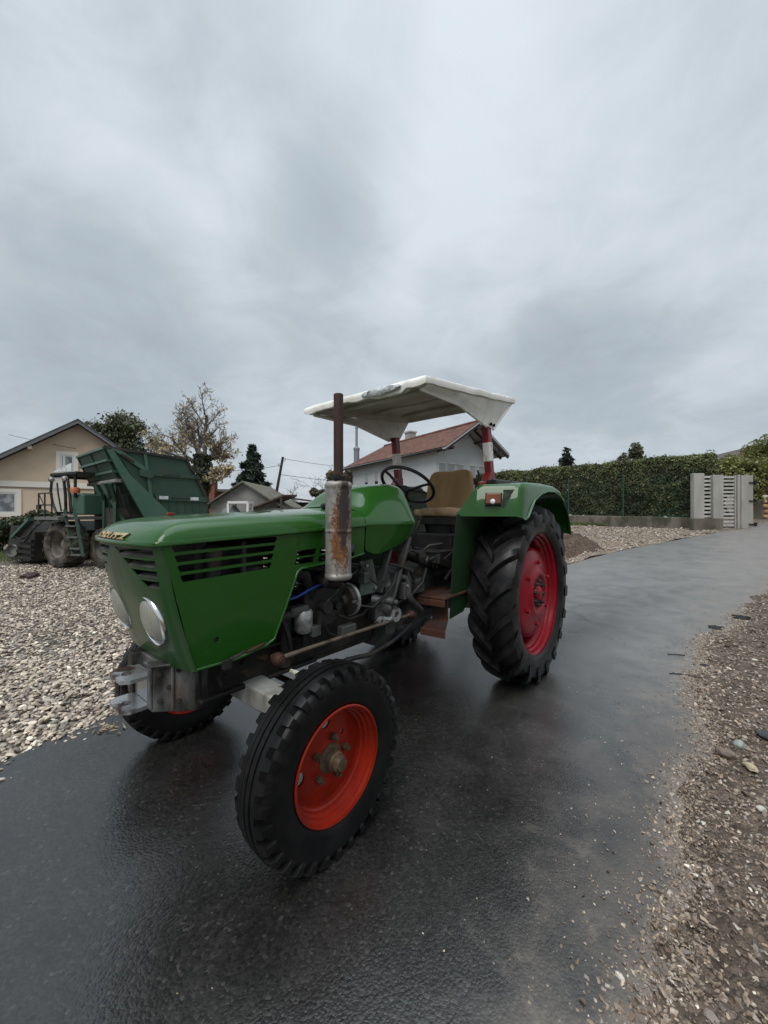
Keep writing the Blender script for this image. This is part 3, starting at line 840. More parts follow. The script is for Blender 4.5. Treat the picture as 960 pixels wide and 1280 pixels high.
for pts, r in (([(1.86, .22, 1.0), (1.74, .25, 1.0), (1.6, .24, .97), (1.5, .24, 1.0)], .009), ([(1.84, .2, .9), (1.72, .22, .86), (1.62, .25, .84)], .007), ([(1.42, .24, .90), (1.36, .25, .93), (1.28, .22, .96)], .008),
               ([(1.5, .26, .74), (1.42, .27, .70), (1.3, .25, .70), (1.2, .24, .74)], .008), ([(1.6, .29, .82), (1.55, .31, .86), (1.5, .28, .90)], .006)):
    mb.tube(pts, r, 6)
mb.pieces('engine_pipe', M['dark_iron'], T)
# bell housing and gearbox
def hull_x(stations, name, mat, bev=.01):
    mb = MB(); rows = []
    for x, w, z0, z1 in stations:
        c = .3
        rows.append([(x, -w, z0 + (z1 - z0) * .2), (x, -w * .7, z0), (x, w * .7, z0), (x, w, z0 + (z1 - z0) * .2), (x, w, z1 - (z1 - z0) * .2), (x, w * .7, z1), (x, -w * .7, z1), (x, -w, z1 - (z1 - z0) * .2)])
    mb.grid(rows, closed=True); mb.add(rows[0], [tuple(range(8))]); mb.add(rows[-1], [tuple(range(8))])
    return mb.build(name, mat, T, smooth=30, bevel=bev)
hull_x([(1.10, .24, .46, .90), (1.07, .26, .44, .92), (1.03, .26, .44, .92), (1.0, .22, .47, .88), (.72, .16, .52, .84), (.70, .19, .48, .87), (.66, .19, .48, .87), (.64, .17, .50, .86), (.2, .17, .50, .88), (-.25, .20, .42, .90), (-.32, .18, .44, .86)], 'gearbox', M['grey_iron'])
mb = MB()
for a in np.linspace(0, 2 * math.pi, 12, endpoint=False):
    mb.cyl((1.025, .0 + .235 * math.cos(a), .68 + .20 * math.sin(a)), (1.0, .0 + .235 * math.cos(a), .68 + .20 * math.sin(a)), .012, 8)
mb.pieces('housing_bolt', M['grey_iron'], T)
mb = MB()
mb.prism([(1.32, .80), (1.32, .985), (1.22, .99), (1.17, .80)], lambda u, v, w: (u, w, v), .24, .252)
mb.build('mounting_plate', pm('pale_green_plate', (.10, .12, .105), .5, col2=(.05, .055, .05), nscale=9, bump=.1), T, bevel=.003)
mb = MB().bar((1.19, .262, .80), (1.10, .262, 1.04), .02, .055, (0, 1, 0)).bar((1.09, .27, .74), (.93, .28, 1.10), .02, .05, (0, 1, 0)).bar((.90, .24, .63), (.88, .24, .90), .05, .055)
mb.pieces('cowl_bracket', M['grey_iron'], T, bevel=.004)
mb = MB().tube([(1.02, .27, .87), (.97, .29, .86), (.955, .30, .82), (.97, .305, .77), (.93, .30, .72), (.85, .30, .66), (.80, .295, .63)], [.016, .017, .019, .021, .021, .018, .015], 10)
mb.build('clutch_lever', M['grey_iron'], T, smooth=60)
mb = MB().box((1.17, .26, .70), (.16, .08, .09)).cyl((1.22, .25, .72), (1.13, .30, .70), .035, 14)
mb.build('starter_motor', M['grey_iron'], T, bevel=.012)
MB().lathe([(.020, -.03), (.040, -.03), (.044, -.015), (.044, .015), (.040, .03), (.020, .03)], 20, 'y', (1.09, .29, .665), close=True).build('linkage_eye', M['alu'], T)
MB().tube([(1.20, .30, .66), (1.14, .31, .648), (1.11, .30, .655)], .014, 8).lathe([(.01, -.02), (.024, -.02), (.024, .02), (.01, .02)], 14, 'y', (1.22, .30, .655), close=True).build('linkage_arm', M['alu'], T)
# loose ends that crowd the engine bay
mb = MB()
for pts, r in (([(1.33, .26, .97), (1.30, .29, .90), (1.24, .30, .86), (1.16, .30, .87)], .007), ([(1.36, .27, .76), (1.28, .30, .74), (1.20, .31, .78), (1.10, .30, .84), (1.05, .28, .90)], .008),
               ([(1.10, .27, .95), (1.02, .30, .93), (.95, .31, .90), (.90, .30, .84)], .010), ([(1.50, .28, .66), (1.40, .30, .63), (1.25, .30, .64)], .012), ([(1.84, .26, .83), (1.80, .28, .70), (1.78, .27, .60)], .010),
               ([(1.62, .30, .74), (1.60, .31, .68), (1.52, .30, .64)], .006), ([(.98, .27, .98), (.93, .30, 1.02), (.86, .30, 1.0), (.80, .27, .93)], .008), ([(1.00, .24, .70), (.90, .28, .74), (.80, .29, .80), (.72, .27, .88)], .012)):
    mb.tube(pts, r, 6)
mb.pieces('cable', M['black'], T, smooth=60)
mb = MB().box((1.47, .30, .66), (.10, .04, .06)).box((1.30, .27, .90), (.07, .05, .06)).box((.97, .28, .78), (.06, .05, .10)).box((1.66, .275, .70), (.05, .05, .05)).box((.80, .25, .78), (.10, .06, .08))
mb.pieces('bracket', M['grey_iron'], T, bevel=.006)
mb = MB()
for x, y, z in ((1.44, .345, .80), (1.425, .29, .845), (1.425, .29, .755), (1.06, .275, .80), (1.06, .275, .62), (.97, .31, .81), (.97, .31, .75), (1.28, .262, .96), (1.21, .262, .83), (.66, .20, .80), (.66, .20, .58)):
    mb.cyl((x, y - .03, z), (x, y + .004, z), .010, 6)
mb.pieces('engine_bolt', M['alu'], T, smooth=20)
MB().cyl((1.20, .22, .76), (1.12, .31, .74), .03, 14).cyl((1.12, .31, .74), (1.10, .325, .735), .018, 10).build('speed_drive', M['bright_iron'], T)
MB().box((.12, -.02, 1.00), (.42, .50, .17)).box((.30, .0, .93), (.20, .36, .10)).build('battery_box', M['black'], T, bevel=.012)
MB().box((1.10, -.20, .80), (.50, .04, .36)).build('engine_cover', M['black'], T, bevel=.01)
# controls area
mb = MB()
mb.box((.55, .27, .90), (.24, .13, .05), (0, rad(-18), 0)); mb.box((.45, .20, .95), (.30, .18, .06))
for i in range(4):
    mb.bar((.66 - .0 * i, .22 + .03 * i, .892), (.45, .22 + .03 * i, .965), .012, .022)
mb.pieces('brake_pedal', M['black'], T, bevel=.004)
mb = MB()
for pts, r in (([(.62, .10, .9), (.66, .12, 1.05), (.60, .14, 1.2)], .010), ([(.5, -.05, .9), (.52, -.06, 1.1), (.47, -.05, 1.28)], .011), ([(.74, .2, .95), (.70, .28, 1.03), (.62, .33, 1.04)], .010), ([(.40, .30, .88), (.5, .33, .86), (.6, .34, .80)], .012), ([(.8, .2, .85), (.72, .27, .93), (.6, .3, .96)], .012)):
    mb.tube(pts, r, 8)
for p in ((.60, .14, 1.21), (.47, -.05, 1.29)):
    mb.lathe([(.0001, -.02), (.018, -.012), (.018, .012), (.0001, .02)], 12, 'z', p)
mb.pieces('control_lever', M['black'], T, smooth=60)
mb = MB().lathe([(.0001, .05), (.05, .045), (.07, .02), (.07, -.02), (.04, -.03)], 24, 'y', (.43, .30, .83)).cyl((.8, .15, .98), (.74, .30, .93), .035, 14)
mb.lathe([(.0001, .05), (.04, .04), (.045, 0)], 16, 'y', (.80, .26, .965))
mb.pieces('brake_drum', M['dark_iron'], T)
mb = MB().prism([(.80, .19), (.81, .30), (.79, .455), (.40, .44), (.36, .18)], lambda u, v, w: (u, v, w), .712, .726)
mb.prism([(.815, .19), (.825, .30), (.805, .455), (.785, .455), (.80, .30), (.79, .19)], lambda u, v, w: (u, v, w), .672, .7105)
mb.build('footplate', M['rust'], T, smooth=0, bevel=.004)
for sg in (1, -1):
    mb = MB().add([(.90, sg * .352, .552), (.90, sg * .519, .558), (.74, sg * .445, .582), (.74, sg * .325, .578)] + [(.90, sg * .352, .542), (.90, sg * .519, .548), (.74, sg * .445, .572), (.74, sg * .325, .568)], [(0, 1, 2, 3), (4, 7, 6, 5), (0, 4, 5, 1), (1, 5, 6, 2), (2, 6, 7, 3), (3, 7, 4, 0)])
    mb.add([(.902, sg * .350, .553), (.902, sg * .521, .559), (.906, sg * .521, .522), (.906, sg * .352, .515), (.894, sg * .350, .553), (.894, sg * .521, .559), (.898, sg * .521, .522), (.898, sg * .352, .515)], [(0, 1, 2, 3), (4, 7, 6, 5), (0, 4, 5, 1), (1, 5, 6, 2), (2, 6, 7, 3), (3, 7, 4, 0)])
    mb.box((.735, sg * .385, .645), (.012, .115, .15))
    mb.build('step', M['rust'], T, bevel=.003)
# rear axle tubes, hitch
mb = MB().cyl((-.10, -.50, .66), (-.10, .50, .66), .075, 20)
for sg in (1, -1):
    mb.lathe([(.19, 0), (.19, sg * .06), (.10, sg * .11)], 28, 'y', (-.10, sg * .36, .66))
mb.build('rear_axle', M['dark_iron'], T, bevel=.004)
mb = MB()
for sg in (1, -1):
    mb.bar((-.30, sg * .22, .50), (-.86, sg * .30, .42), .03, .06); mb.bar((-.30, sg * .2, .85), (-.62, sg * .28, .82), .03, .05); mb.bar((-.60, sg * .28, .82), (-.66, sg * .28, .46), .025, .03)
mb.box((-.40, 0, .58), (.12, .20, .2))
mb.pieces('rear_linkage', M['dark_iron'], T, bevel=.004)

# --- wheels
def tyre_front(R, W, Rr):
    h = W / 2
    half = [(Rr - .006, .80), (Rr + .004, .90), (Rr + .018, .955), (Rr + .045, 1.0), (R * .80, 1.03), (R * .86, .99), (R * .895, .93), (R * .912, .86), (R * .925, .70)]
    tread = [(R * .988, .60), (R * .990, .36), (R * .972, .345), (R * .972, .30), (R * .998, .285), (R * 1.0, .05), (R * .985, .035)]
    p = [(r, y * h) for r, y in half + tread]
    return p + [(r, -y) for r, y in reversed(p)]
def build_front_wheel(sg):
    R, W = .340, .152; yc = .597 * sg; cx, cz = 1.86, .342
    o = lambda yy: yc + sg * yy
    c = (cx, 0, cz)
    w = MB()
    rimp = [(.199, .073), (.204, .074), (.208, .071), (.207, .066), (.202, .063), (.199, .050), (.190, .046), (.187, .033), (.178, .029), (.175, .014), (.168, .009), (.166, -.008), (.163, -.014), (.163, -.022), (.19, -.05), (.21, -.078), (.205, -.08), (.18, -.05), (.155, -.022)]
    w.lathe([(r * .975, o(y * .97)) for r, y in rimp], 64, 'y', c)
    # disc with two oval openings
    hole = lambda a0: [(.138 * math.cos(a0 + .19 * math.cos(t)) * (1 + .19 * math.sin(t)), .138 * math.sin(a0 + .19 * math.cos(t)) * (1 + .19 * math.sin(t))) for t in np.linspace(0, 2 * math.pi, 16, endpoint=False)]
    circ = lambda r, n, cx_=0, cy_=0: [(cx_ + r * math.cos(t), cy_ + r * math.sin(t)) for t in np.linspace(0, 2 * math.pi, n, endpoint=False)]
    hh = [hole(rad(a)) for a in (-8, 84)] + [circ(.008, 8, .095 * math.cos(rad(135)), .095 * math.sin(rad(135)))]
    def fm(off):
        def f(u, v):
            r = math.hypot(u, v)
            y = .004 - .010 * max(0, min(1, (r - .10) / .06)) + .008 * max(0, min(1, (.075 - r) / .03))
            return (cx + u, o(y + off), cz + v)
        return f
    sheet(circ(.1655, 56), hh, fm(0), .014, w); sheet(circ(.1655, 56), hh, fm(-.008), .014, w)
    rim = w.build('front_wheel', M['rim_orange'], T, smooth=28)
    t = MB().lathe([(r, yc + y) for r, y in tyre_front(R, W, .2062)], 96, 'y', c)
    # shoulder blocks
    n = 32
    for side in (1, -1):
        for i in range(n):
            a = 2 * math.pi * (i + (.25 if side > 0 else .75)) / n; da = math.pi / n * .60
            h = W / 2
            prof = [(R * .990, .58), (R * .986, .82), (R * .968, .98), (R * .93, 1.06), (R * .875, 1.07)]
            base = [(R * .91, .58), (R * .90, .76), (R * .885, .84), (R * .86, .92), (R * .84, .97)]
            vs = []
            for q, lst in ((0, prof), (1, base)):
                for k, (r, y) in enumerate(lst):
                    f = (1 - .12 * k)
                    sk = .012 * k
                    for s in (-1, 1):
                        aa = a + s * da * f
                        vs.append((cx + r * math.cos(aa), yc + side * y * h, cz + r * math.sin(aa)))
            fs = []
            for k in range(4):
                fs.append((2 * k, 2 * k + 1, 2 * k + 3, 2 * k + 2)); fs.append((2 * k, 2 * k + 2, 10 + 2 * k + 2, 10 + 2 * k)); fs.append((2 * k + 1, 10 + 2 * k + 1, 10 + 2 * k + 3, 2 * k + 3))
            fs.append((0, 10, 11, 1)); fs.append((8, 9, 19, 18))
            t.add(vs, fs)
    t.build('tyre', M['rubber'], rim, smooth=32)
    hb = MB().lathe([(.052, .004), (.052, .014), (.036, .020), (.035, .045), (.030, .050), (.029, .066), (.024, .070), (.022, .078), (.0001, .080)], 24, 'y', None or (0, 0, 0))
    hb.v = [(cx + x, o(y), cz + z) for x, y, z in hb.v]
    hb.build('wheel_hub', M['rust_hub'], rim, smooth=35)
    nb = MB()
    for k in range(5):
        a = 2 * math.pi * k / 5 + .5
        px, pz = cx + .075 * math.cos(a), cz + .075 * math.sin(a)
        nb.cyl((px, o(.004), pz), (px, o(.028), pz), .013, 6); nb.cyl((px, o(.02), pz), (px, o(.038), pz), .007, 8)
    nb.pieces('wheel_nut', M['rust_hub'], rim, smooth=20)
build_front_wheel(1); build_front_wheel(-1)

def build_rear_wheel(sg):
    R, W = .655, .300; yc = .605 * sg; cx, cz = -.10, .652
    o = lambda yy: yc + sg * yy
    c = (cx, 0, cz)
    w = MB()
    rp = [(.447, .128), (.453, .124), (.452, .114), (.440, .108), (.428, .098), (.424, .075), (.412, .066), (.408, .050), (.396, .040), (.385, .020), (.380, -.01), (.39, -.05), (.43, -.09), (.452, -.124), (.445, -.128), (.42, -.09), (.37, -.05), (.366, -.01), (.372, .02)]
    w.lathe([(r, o(y)) for r, y in rp], 80, 'y', c)
    dp = [(.384, -.03), (.365, -.032), (.350, -.022), (.340, .01), (.330, .050), (.316, .070), (.290, .082), (.245, .092), (.205, .101), (.185, .105), (.168, .116), (.150, .122), (.135, .118), (.128, .104), (.122, .098), (.0001, .098)]
    w.lathe([(r, o(y)) for r, y in dp], 64, 'y', c)
    # bracket lugs between disc and rim
    for k in range(4):
        a = rad(40 + 90 * k)
        d = Vector((math.cos(a), 0, math.sin(a))); tt = Vector((-math.sin(a), 0, math.cos(a)))
        p0 = Vector((cx, o(.005), cz)) + d * .345; p1 = Vector((cx, o(.010), cz)) + d * .40
        w.bar(p0, p1, .07, .03, tuple(tt))
    rim = w.build('rear_wheel', M['rim_red'], T, smooth=35)
    h = W / 2
    Rc = R * .928
    half = [(.440, .82), (.452, .90), (.47, .96), (.51, 1.0), (.55, 1.0), (.585, .97), (Rc * .975, .86), (Rc * .990, .70), (Rc, .45), (Rc * 1.004, .2), (Rc * 1.005, 0)]
    p = [(r, y * h) for r, y in half]
    t = MB().lathe([(r, yc + y) for r, y in p + [(r, -y) for r, y in reversed(p[:-1])]], 96, 'y', c)
    n = 19
    path = [(.0, -.06), (.25, .42), (.5, .68), (.72, .84), (.88, .97), (1.0, 1.05)]
    for side in (1, -1):
        for i in range(n):
            a0 = 2 * math.pi * (i + (0 if side > 0 else .5)) / n
            vs = []; m = 9
            for k in range(m):
                s = k / (m - 1)
                # width position, radius of lug top / foot
                y = np.interp(s, [0, .3, .55, .75, .88, 1], [-.04, .30, .60, .84, 1.0, 1.06])
                rt = np.interp(s, [0, .3, .55, .75, .88, 1], [R * 1.0, R * .999, R * .993, R * .978, R * .945, R * .89])
                rb = np.interp(s, [0, .3, .55, .75, .88, 1], [Rc * .99, Rc * .985, Rc * .975, Rc * .95, Rc * .90, Rc * .86])
                ph = a0 + .30 * (s ** .85) * 1.0
                wd = np.interp(s, [0, .5, 1], [.026, .028, .034]) / R
                for rr, ww, yy in ((rb, wd * 1.5, y), (rt, wd * .85, y), (rt, -wd * .85, y), (rb, -wd * 1.5, y)):
                    aa = ph + ww
                    yq = yy * h * (1.0 if rr == rt else .985)
                    vs.append((cx + rr * math.cos(aa), yc + side * yq, cz + rr * math.sin(aa)))
            fs = []
            for k in range(m - 1):
                for q in range(3):
                    fs.append((4 * k + q, 4 * k + q + 1, 4 * k + q + 5, 4 * k + q + 4))
            fs.append((0, 1, 2, 3)); fs.append((4 * m - 4, 4 * m - 3, 4 * m - 2, 4 * m - 1))
            t.add(vs, fs)
    t.build('tyre', M['rubber_old'], rim, smooth=30)
    hb = MB().lathe([(.0001, .128), (.035, .126), (.05, .115), (.055, .10)], 24, 'y'); hb.v = [(cx + x, o(y), cz + z) for x, y, z in hb.v]
    hb.build('wheel_hub', M['rim_red'], rim, smooth=40)
    nb = MB()
    for k in range(8):
        a = 2 * math.pi * k / 8 + .2
        px, pz = cx + .088 * math.cos(a), cz + .088 * math.sin(a)
        nb.cyl((px, o(.098), pz), (px, o(.122), pz), .015, 6); nb.cyl((px, o(.118), pz), (px, o(.136), pz), .008, 8)
    nb.pieces('wheel_nut', M['dark_iron'], rim, smooth=20)
    nb = MB()
    for k in range(6):
        a = 2 * math.pi * k / 6 + .6
        px, pz = cx + .225 * math.cos(a), cz + .225 * math.sin(a)
        nb.cyl((px, o(.095), pz), (px, o(.118), pz), .014, 6)
    nb.pieces('disc_bolt', M['rim_red'], rim, smooth=20)
build_rear_wheel(1); build_rear_wheel(-1)
# ------------------------------------------------------------------ GROUND
def zt(x, y):
    t = min(max(0., .75 * x + .66 * y - 5), 30)
    return .1 * t * t / (t + 4)
def zt_np(x, y):
    t = np.clip(.75 * x + .66 * y - 5, 0, 30)
    return .1 * t * t / (t + 4)
def nz(x, y, s, seed=0.):
    return mnoise.noise(Vector((x * s + seed, y * s - seed, seed * .7)))

def ground_mat(name, a, b, c, sc=1.):
    m, N, bs, co = newmat(name)
    n1 = N.noise(co, .35 * sc, 6, .6); n2 = N.noise(co, 9 * sc, 6, .65); 
    vo = N.n('ShaderNodeTexVoronoi'); vo.inputs['Scale'].default_value = 26 * sc; N.l(co, vo.inputs['Vector'])
    vo2 = N.n('ShaderNodeTexVoronoi'); vo2.inputs['Scale'].default_value = 60 * sc; N.l(co, vo2.inputs['Vector'])
    col = N.mix(N.ramp(n1, [(.35, 0.), (.65, 1.)]), a, b)
    col = N.mix(N.ramp(n2, [(.42, 0.), (.7, 1.)]), col, c)
    sp = N.n('ShaderNodeSeparateColor'); N.l(vo.outputs['Color'], sp.inputs[0])
    col = N.mix(.55, col, N.mix(1., col, N.ramp(sp.outputs[0], [(0., .35), (1., 1.6)]), 'MULTIPLY'))
    setb(N, bs, 'Base Color', col); bs.inputs['Roughness'].default_value = .8; bs.inputs['Specular IOR Level'].default_value = .3
    h = N.math('ADD', N.math('MULTIPLY', vo.outputs['Distance'], -.8), N.math('MULTIPLY', vo2.outputs['Distance'], -.4))
    h = N.math('ADD', h, N.math('MULTIPLY', n2, .7))
    setb(N, bs, 'Normal', N.bump(h, .9, .03))
    return m
M['ground'] = ground_mat('earth_and_grit', (.15, .125, .10), (.20, .17, .135), (.10, .078, .06))
M['gravelbed'] = ground_mat('gravel_bed', (.11, .095, .08), (.14, .125, .105), (.06, .05, .042), .8)
M['verge'] = ground_mat('wet_gritty_earth', (.105, .078, .057), (.135, .105, .078), (.055, .041, .031), 1.5)

def axis(lo, hi, fine_lo, fine_hi, fine, coarse):
    a = list(np.arange(fine_lo, fine_hi + 1e-6, fine))
    x = fine_lo; s = fine; l = []
    while x > lo:
        s = min(s * 1.35, coarse); x -= s; l.append(x)
    a = l[::-1] + a
    x = fine_hi; s = fine
    while x < hi:
        s = min(s * 1.35, coarse); x += s; a.append(x)
    return a
xs = axis(-400, 400, -14, 16, .5, 40); ys = axis(-60, 600, -3, 26, .5, 40)
gr = MB().grid([[(x, y, zt(x, y) - .012) for x in xs] for y in ys]).build('ground', M['ground'], smooth=180, fixn=False)
tag(gr, 'brown gritty earth running out to the houses', 'ground', kind='structure')

# --- road
left_edge = [(-7.5, -4.5), (-5.0, -1.2), (-3.4, .75), (-2.62, 1.62), (-2.19, 2.21), (-1.89, 2.73), (-.6, 4.15), (1.2, 6.0), (2.9, 7.65), (4.16, 8.85), (5.27, 9.65), (6.71, 10.5), (7.95, 11.01), (9.39, 11.68), (10.47, 12.09), (11.26, 12.27), (12.63, 13.0), (16, 15.2), (22, 19.5)]
right_edge = [(26, 14), (18, 10.6), (12, 9.2), (8.5, 7.9), (7.0, 6.95), (6.09, 6.15), (5.3, 5.62), (4.91, 5.29), (4.42, 4.83), (4.02, 4.55), (3.75, 4.42), (3.32, 3.98), (2.67, 3.32), (2.32, 2.86), (2.12, 2.55), (1.92, 2.32), (1.64, 2.10), (1.38, 1.79), (1.17, 1.52), (.96, 1.32), (.72, 1.06), (.35, .55), (-.6, -.6), (-2.4, -4.5)]
def rough_edge(pts, step, amp, seed):
    r = resample(pts, step, False); out = []
    for i, (x, y) in enumerate(r):
        a = r[max(0, i - 1)]; b = r[min(len(r) - 1, i + 1)]
        dx, dy = b[0] - a[0], b[1] - a[1]; L = math.hypot(dx, dy) or 1
        d = math.hypot(x, y); k = amp if d < 14 else 0
        w = k * (nz(x, y, 1.3, seed) * .8 + nz(x, y, 5, seed + 3) * .5 + nz(x, y, 15, seed + 5) * .3)
        out.append((x - dy / L * w, y + dx / L * w))
    return out
E_left = rough_edge(left_edge, .09, .05, 2.); E_right = rough_edge(right_edge, .06, .085, 7.)
road_poly = E_left + E_right
ROADH = .018
def road_mat():
    m, N, b, co = newmat('wet_asphalt')
    big = N.noise(co, .55, 5, .55, .4); med = N.noise(co, 3.2, 6, .6, .6); fine = N.noise(co, 120, 3, .7); agg = N.n('ShaderNodeTexVoronoi'); agg.inputs['Scale'].default_value = 95; N.l(co, agg.inputs['Vector'])
    sep = N.n('ShaderNodeSeparateXYZ'); N.l(co, sep.inputs[0])
    # distance from the lower right verge: mud is tracked along that edge
    e1 = N.math('SUBTRACT', N.math('MULTIPLY', sep.outputs['X'], .735), N.math('MULTIPLY', sep.outputs['Y'], .678))
    mudline = N.ramp(N.math('ADD', e1, N.math('MULTIPLY', N.math('SUBTRACT', med, .5), 1.1)), [(0., 0.), (.0, 0.), (.18, 1.)])
    # e1 is about 0.05 at the verge edge near the camera and falls to the left
    mr = N.n('ShaderNodeMapRange', interpolation_type='SMOOTHSTEP'); N.l(N.math('ADD', e1, N.math('MULTIPLY', N.math('SUBTRACT', med, .5), 1.0)), mr.inputs[0])
    mr.inputs[1].default_value = -.74; mr.inputs[2].default_value = -.20; mud = mr.outputs[0]
    blot = N.ramp(N.noise(co, 4.5, 6, .65, .5), [(.55, 0.), (.72, 1.)])
    mud = N.math('MULTIPLY', mud, N.math('ADD', N.math('MULTIPLY', blot, 1.0), N.math('MULTIPLY', med, .6)), clamp=True)
    ea = N.n('ShaderNodeAttribute', attribute_name='edge'); em = N.n('ShaderNodeMapRange', interpolation_type='SMOOTHSTEP'); N.l(N.math('ADD', ea.outputs['Fac'], N.math('MULTIPLY', N.math('SUBTRACT', N.noise(co, 11, 6, .7), .5), .30)), em.inputs[0]); em.inputs[1].default_value = .20; em.inputs[2].default_value = -.02
    mud = N.math('MAXIMUM', mud, N.math('MULTIPLY', em.outputs[0], .92))
    # lane right of the tractor: pale sky sheen painted in, partly drying film
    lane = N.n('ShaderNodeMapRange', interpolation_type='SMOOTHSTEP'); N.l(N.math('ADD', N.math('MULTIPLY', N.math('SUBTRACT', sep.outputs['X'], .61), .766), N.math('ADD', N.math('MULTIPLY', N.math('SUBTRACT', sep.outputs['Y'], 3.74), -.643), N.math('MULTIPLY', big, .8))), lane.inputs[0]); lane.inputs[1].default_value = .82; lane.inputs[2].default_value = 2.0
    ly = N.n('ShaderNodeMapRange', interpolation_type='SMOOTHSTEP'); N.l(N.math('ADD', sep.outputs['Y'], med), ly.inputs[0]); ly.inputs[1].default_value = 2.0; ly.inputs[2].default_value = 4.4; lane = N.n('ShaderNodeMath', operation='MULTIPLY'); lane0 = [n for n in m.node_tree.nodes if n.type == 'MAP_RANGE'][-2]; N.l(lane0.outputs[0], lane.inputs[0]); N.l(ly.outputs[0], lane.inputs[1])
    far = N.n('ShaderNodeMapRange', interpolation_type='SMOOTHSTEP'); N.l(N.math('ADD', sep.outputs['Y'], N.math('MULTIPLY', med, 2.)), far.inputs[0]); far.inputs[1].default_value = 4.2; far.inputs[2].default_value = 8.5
    base = N.mix(N.ramp(med, [(.3, 0.), (.7, 1.)]), (.0125, .012, .0112), (.023, .022, .0205))
    spc = N.n('ShaderNodeSeparateColor'); N.l(agg.outputs['Color'], spc.inputs[0])
    base = N.mix(1., base, N.ramp(spc.outputs[0], [(0., .55), (.8, 1.15), (.97, 1.5), (1., 2.6)]), 'MULTIPLY')
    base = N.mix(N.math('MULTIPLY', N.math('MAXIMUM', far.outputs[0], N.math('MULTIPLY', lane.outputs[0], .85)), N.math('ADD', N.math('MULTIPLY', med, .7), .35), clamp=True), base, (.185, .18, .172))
    base = N.mix(mud, base, N.mix(fine, (.075, .06, .047), (.20, .16, .125)))
    # a few dried pale scuffs
    mp = N.n('ShaderNodeMapping'); mp.inputs['Rotation'].default_value = (0, 0, rad(-47)); mp.inputs['Scale'].default_value = (1.0, 4.5, 1); N.l(co, mp.inputs['Vector'])
    sc = N.ramp(N.noise(mp.outputs[0], 2.6, 7, .7), [(.66, 0.), (.74, 1.)])
    base = N.mix(N.math('MULTIPLY', sc, .55), base, (.11, .105, .10))
    setb(N, b, 'Base Color', base)
    r = N.math('ADD', N.math('MULTIPLY', N.ramp(big, [(.35, 0.), (.65, 1.)]), .08), N.math('ADD', N.math('MULTIPLY', med, .12), .13))
    r = N.math('ADD', r, N.math('MULTIPLY', mud, .45)); r = N.math('ADD', r, N.math('MULTIPLY', N.math('MAXIMUM', far.outputs[0], lane.outputs[0]), .16)); r = N.math('ADD', r, N.math('MULTIPLY', sc, .2), clamp=True)
    setb(N, b, 'Roughness', r); b.inputs['IOR'].default_value = 1.75
    h = N.math('ADD', N.math('MULTIPLY', agg.outputs['Distance'], -.9), N.math('MULTIPLY', fine, .25)); h = N.math('ADD', h, N.math('MULTIPLY', N.noise(co, 85, 3, .6), .5))
    b1 = N.bump(N.math('ADD', N.math('MULTIPLY', h, .7), N.math('MULTIPLY', N.noise(co, 260, 2, .6), .5)), .24, .005)
    b2 = N.bump(N.noise(co, 9, 4, .5), .13, .012, b1)
    setb(N, b, 'Normal', b2)
    return m
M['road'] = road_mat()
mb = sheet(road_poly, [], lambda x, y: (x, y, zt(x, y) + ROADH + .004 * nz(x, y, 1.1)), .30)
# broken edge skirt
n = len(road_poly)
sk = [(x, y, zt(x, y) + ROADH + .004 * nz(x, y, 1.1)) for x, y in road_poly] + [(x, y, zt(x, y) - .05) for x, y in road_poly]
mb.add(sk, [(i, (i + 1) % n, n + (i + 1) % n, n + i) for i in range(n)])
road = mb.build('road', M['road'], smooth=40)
_er = np.array(E_right); ea_ = road.data.attributes.new('edge', 'FLOAT', 'POINT')
ea_.data.foreach_set('value', np.array([math.sqrt((((_er - (v.co.x, v.co.y)) ** 2).sum(1)).min()) for v in road.data.vertices], np.float32))
tag(road, 'freshly laid black asphalt road, wet and shining', 'road', kind='structure')

# --- gravel yard on the left, muddy strip on the right: sheets a few mm above the earth
yard_poly = [(-40, -10)] + [(x + .08, y - .08) for x, y in left_edge[:10]] + [(4.4, 9.4), (3.2, 11.5), (0, 13), (-6, 12.2), (-9.0, 11.6), (-12, 10.6), (-18, 9.5), (-40, 9)]
yd = sheet(yard_poly, [], lambda x, y: (x, y, zt(x, y) - .012 + .02 * nz(x, y, .9, 4.) * (1 if abs(x) < 15 else 0)), .5).build('gravel_yard', M['gravelbed'], smooth=180)
tag(yd, 'pale gravel yard left of the road', 'yard', kind='structure')
verge_poly = [(x - .20, y + .18) for x, y in reversed(right_edge[5:])] + [(6.3, 6.1), (7.5, 6.9), (8.2, 7.2), (8.2, 2), (4, -1.5), (-1, -2.5)]
EDGE_NP = np.array(E_right)
def edge_in(x, y):
    """how far a point lies inside the road, 0 outside it"""
    d = math.sqrt((((EDGE_NP - (x, y)) ** 2).sum(1)).min())
    return d if inpoly(x, y, ROAD_NEAR) else 0.
ROAD_NEAR = E_right + [(-8, -4), (-8, 14), (26, 20)]
def vergez(x, y):
    return zt(x, y) + .017 + .024 * nz(x, y, 3.2, 1.) + .014 * nz(x, y, 11., 2.) + .007 * nz(x, y, 30, 3.) - min(.06, .15 * edge_in(x, y))
vg = sheet(verge_poly, [], lambda x, y: (x, y, vergez(x, y)), .085).build('gravel_verge', M['verge'], smooth=180)
tag(vg, 'brown wet gritty verge right of the road', 'verge', kind='structure')
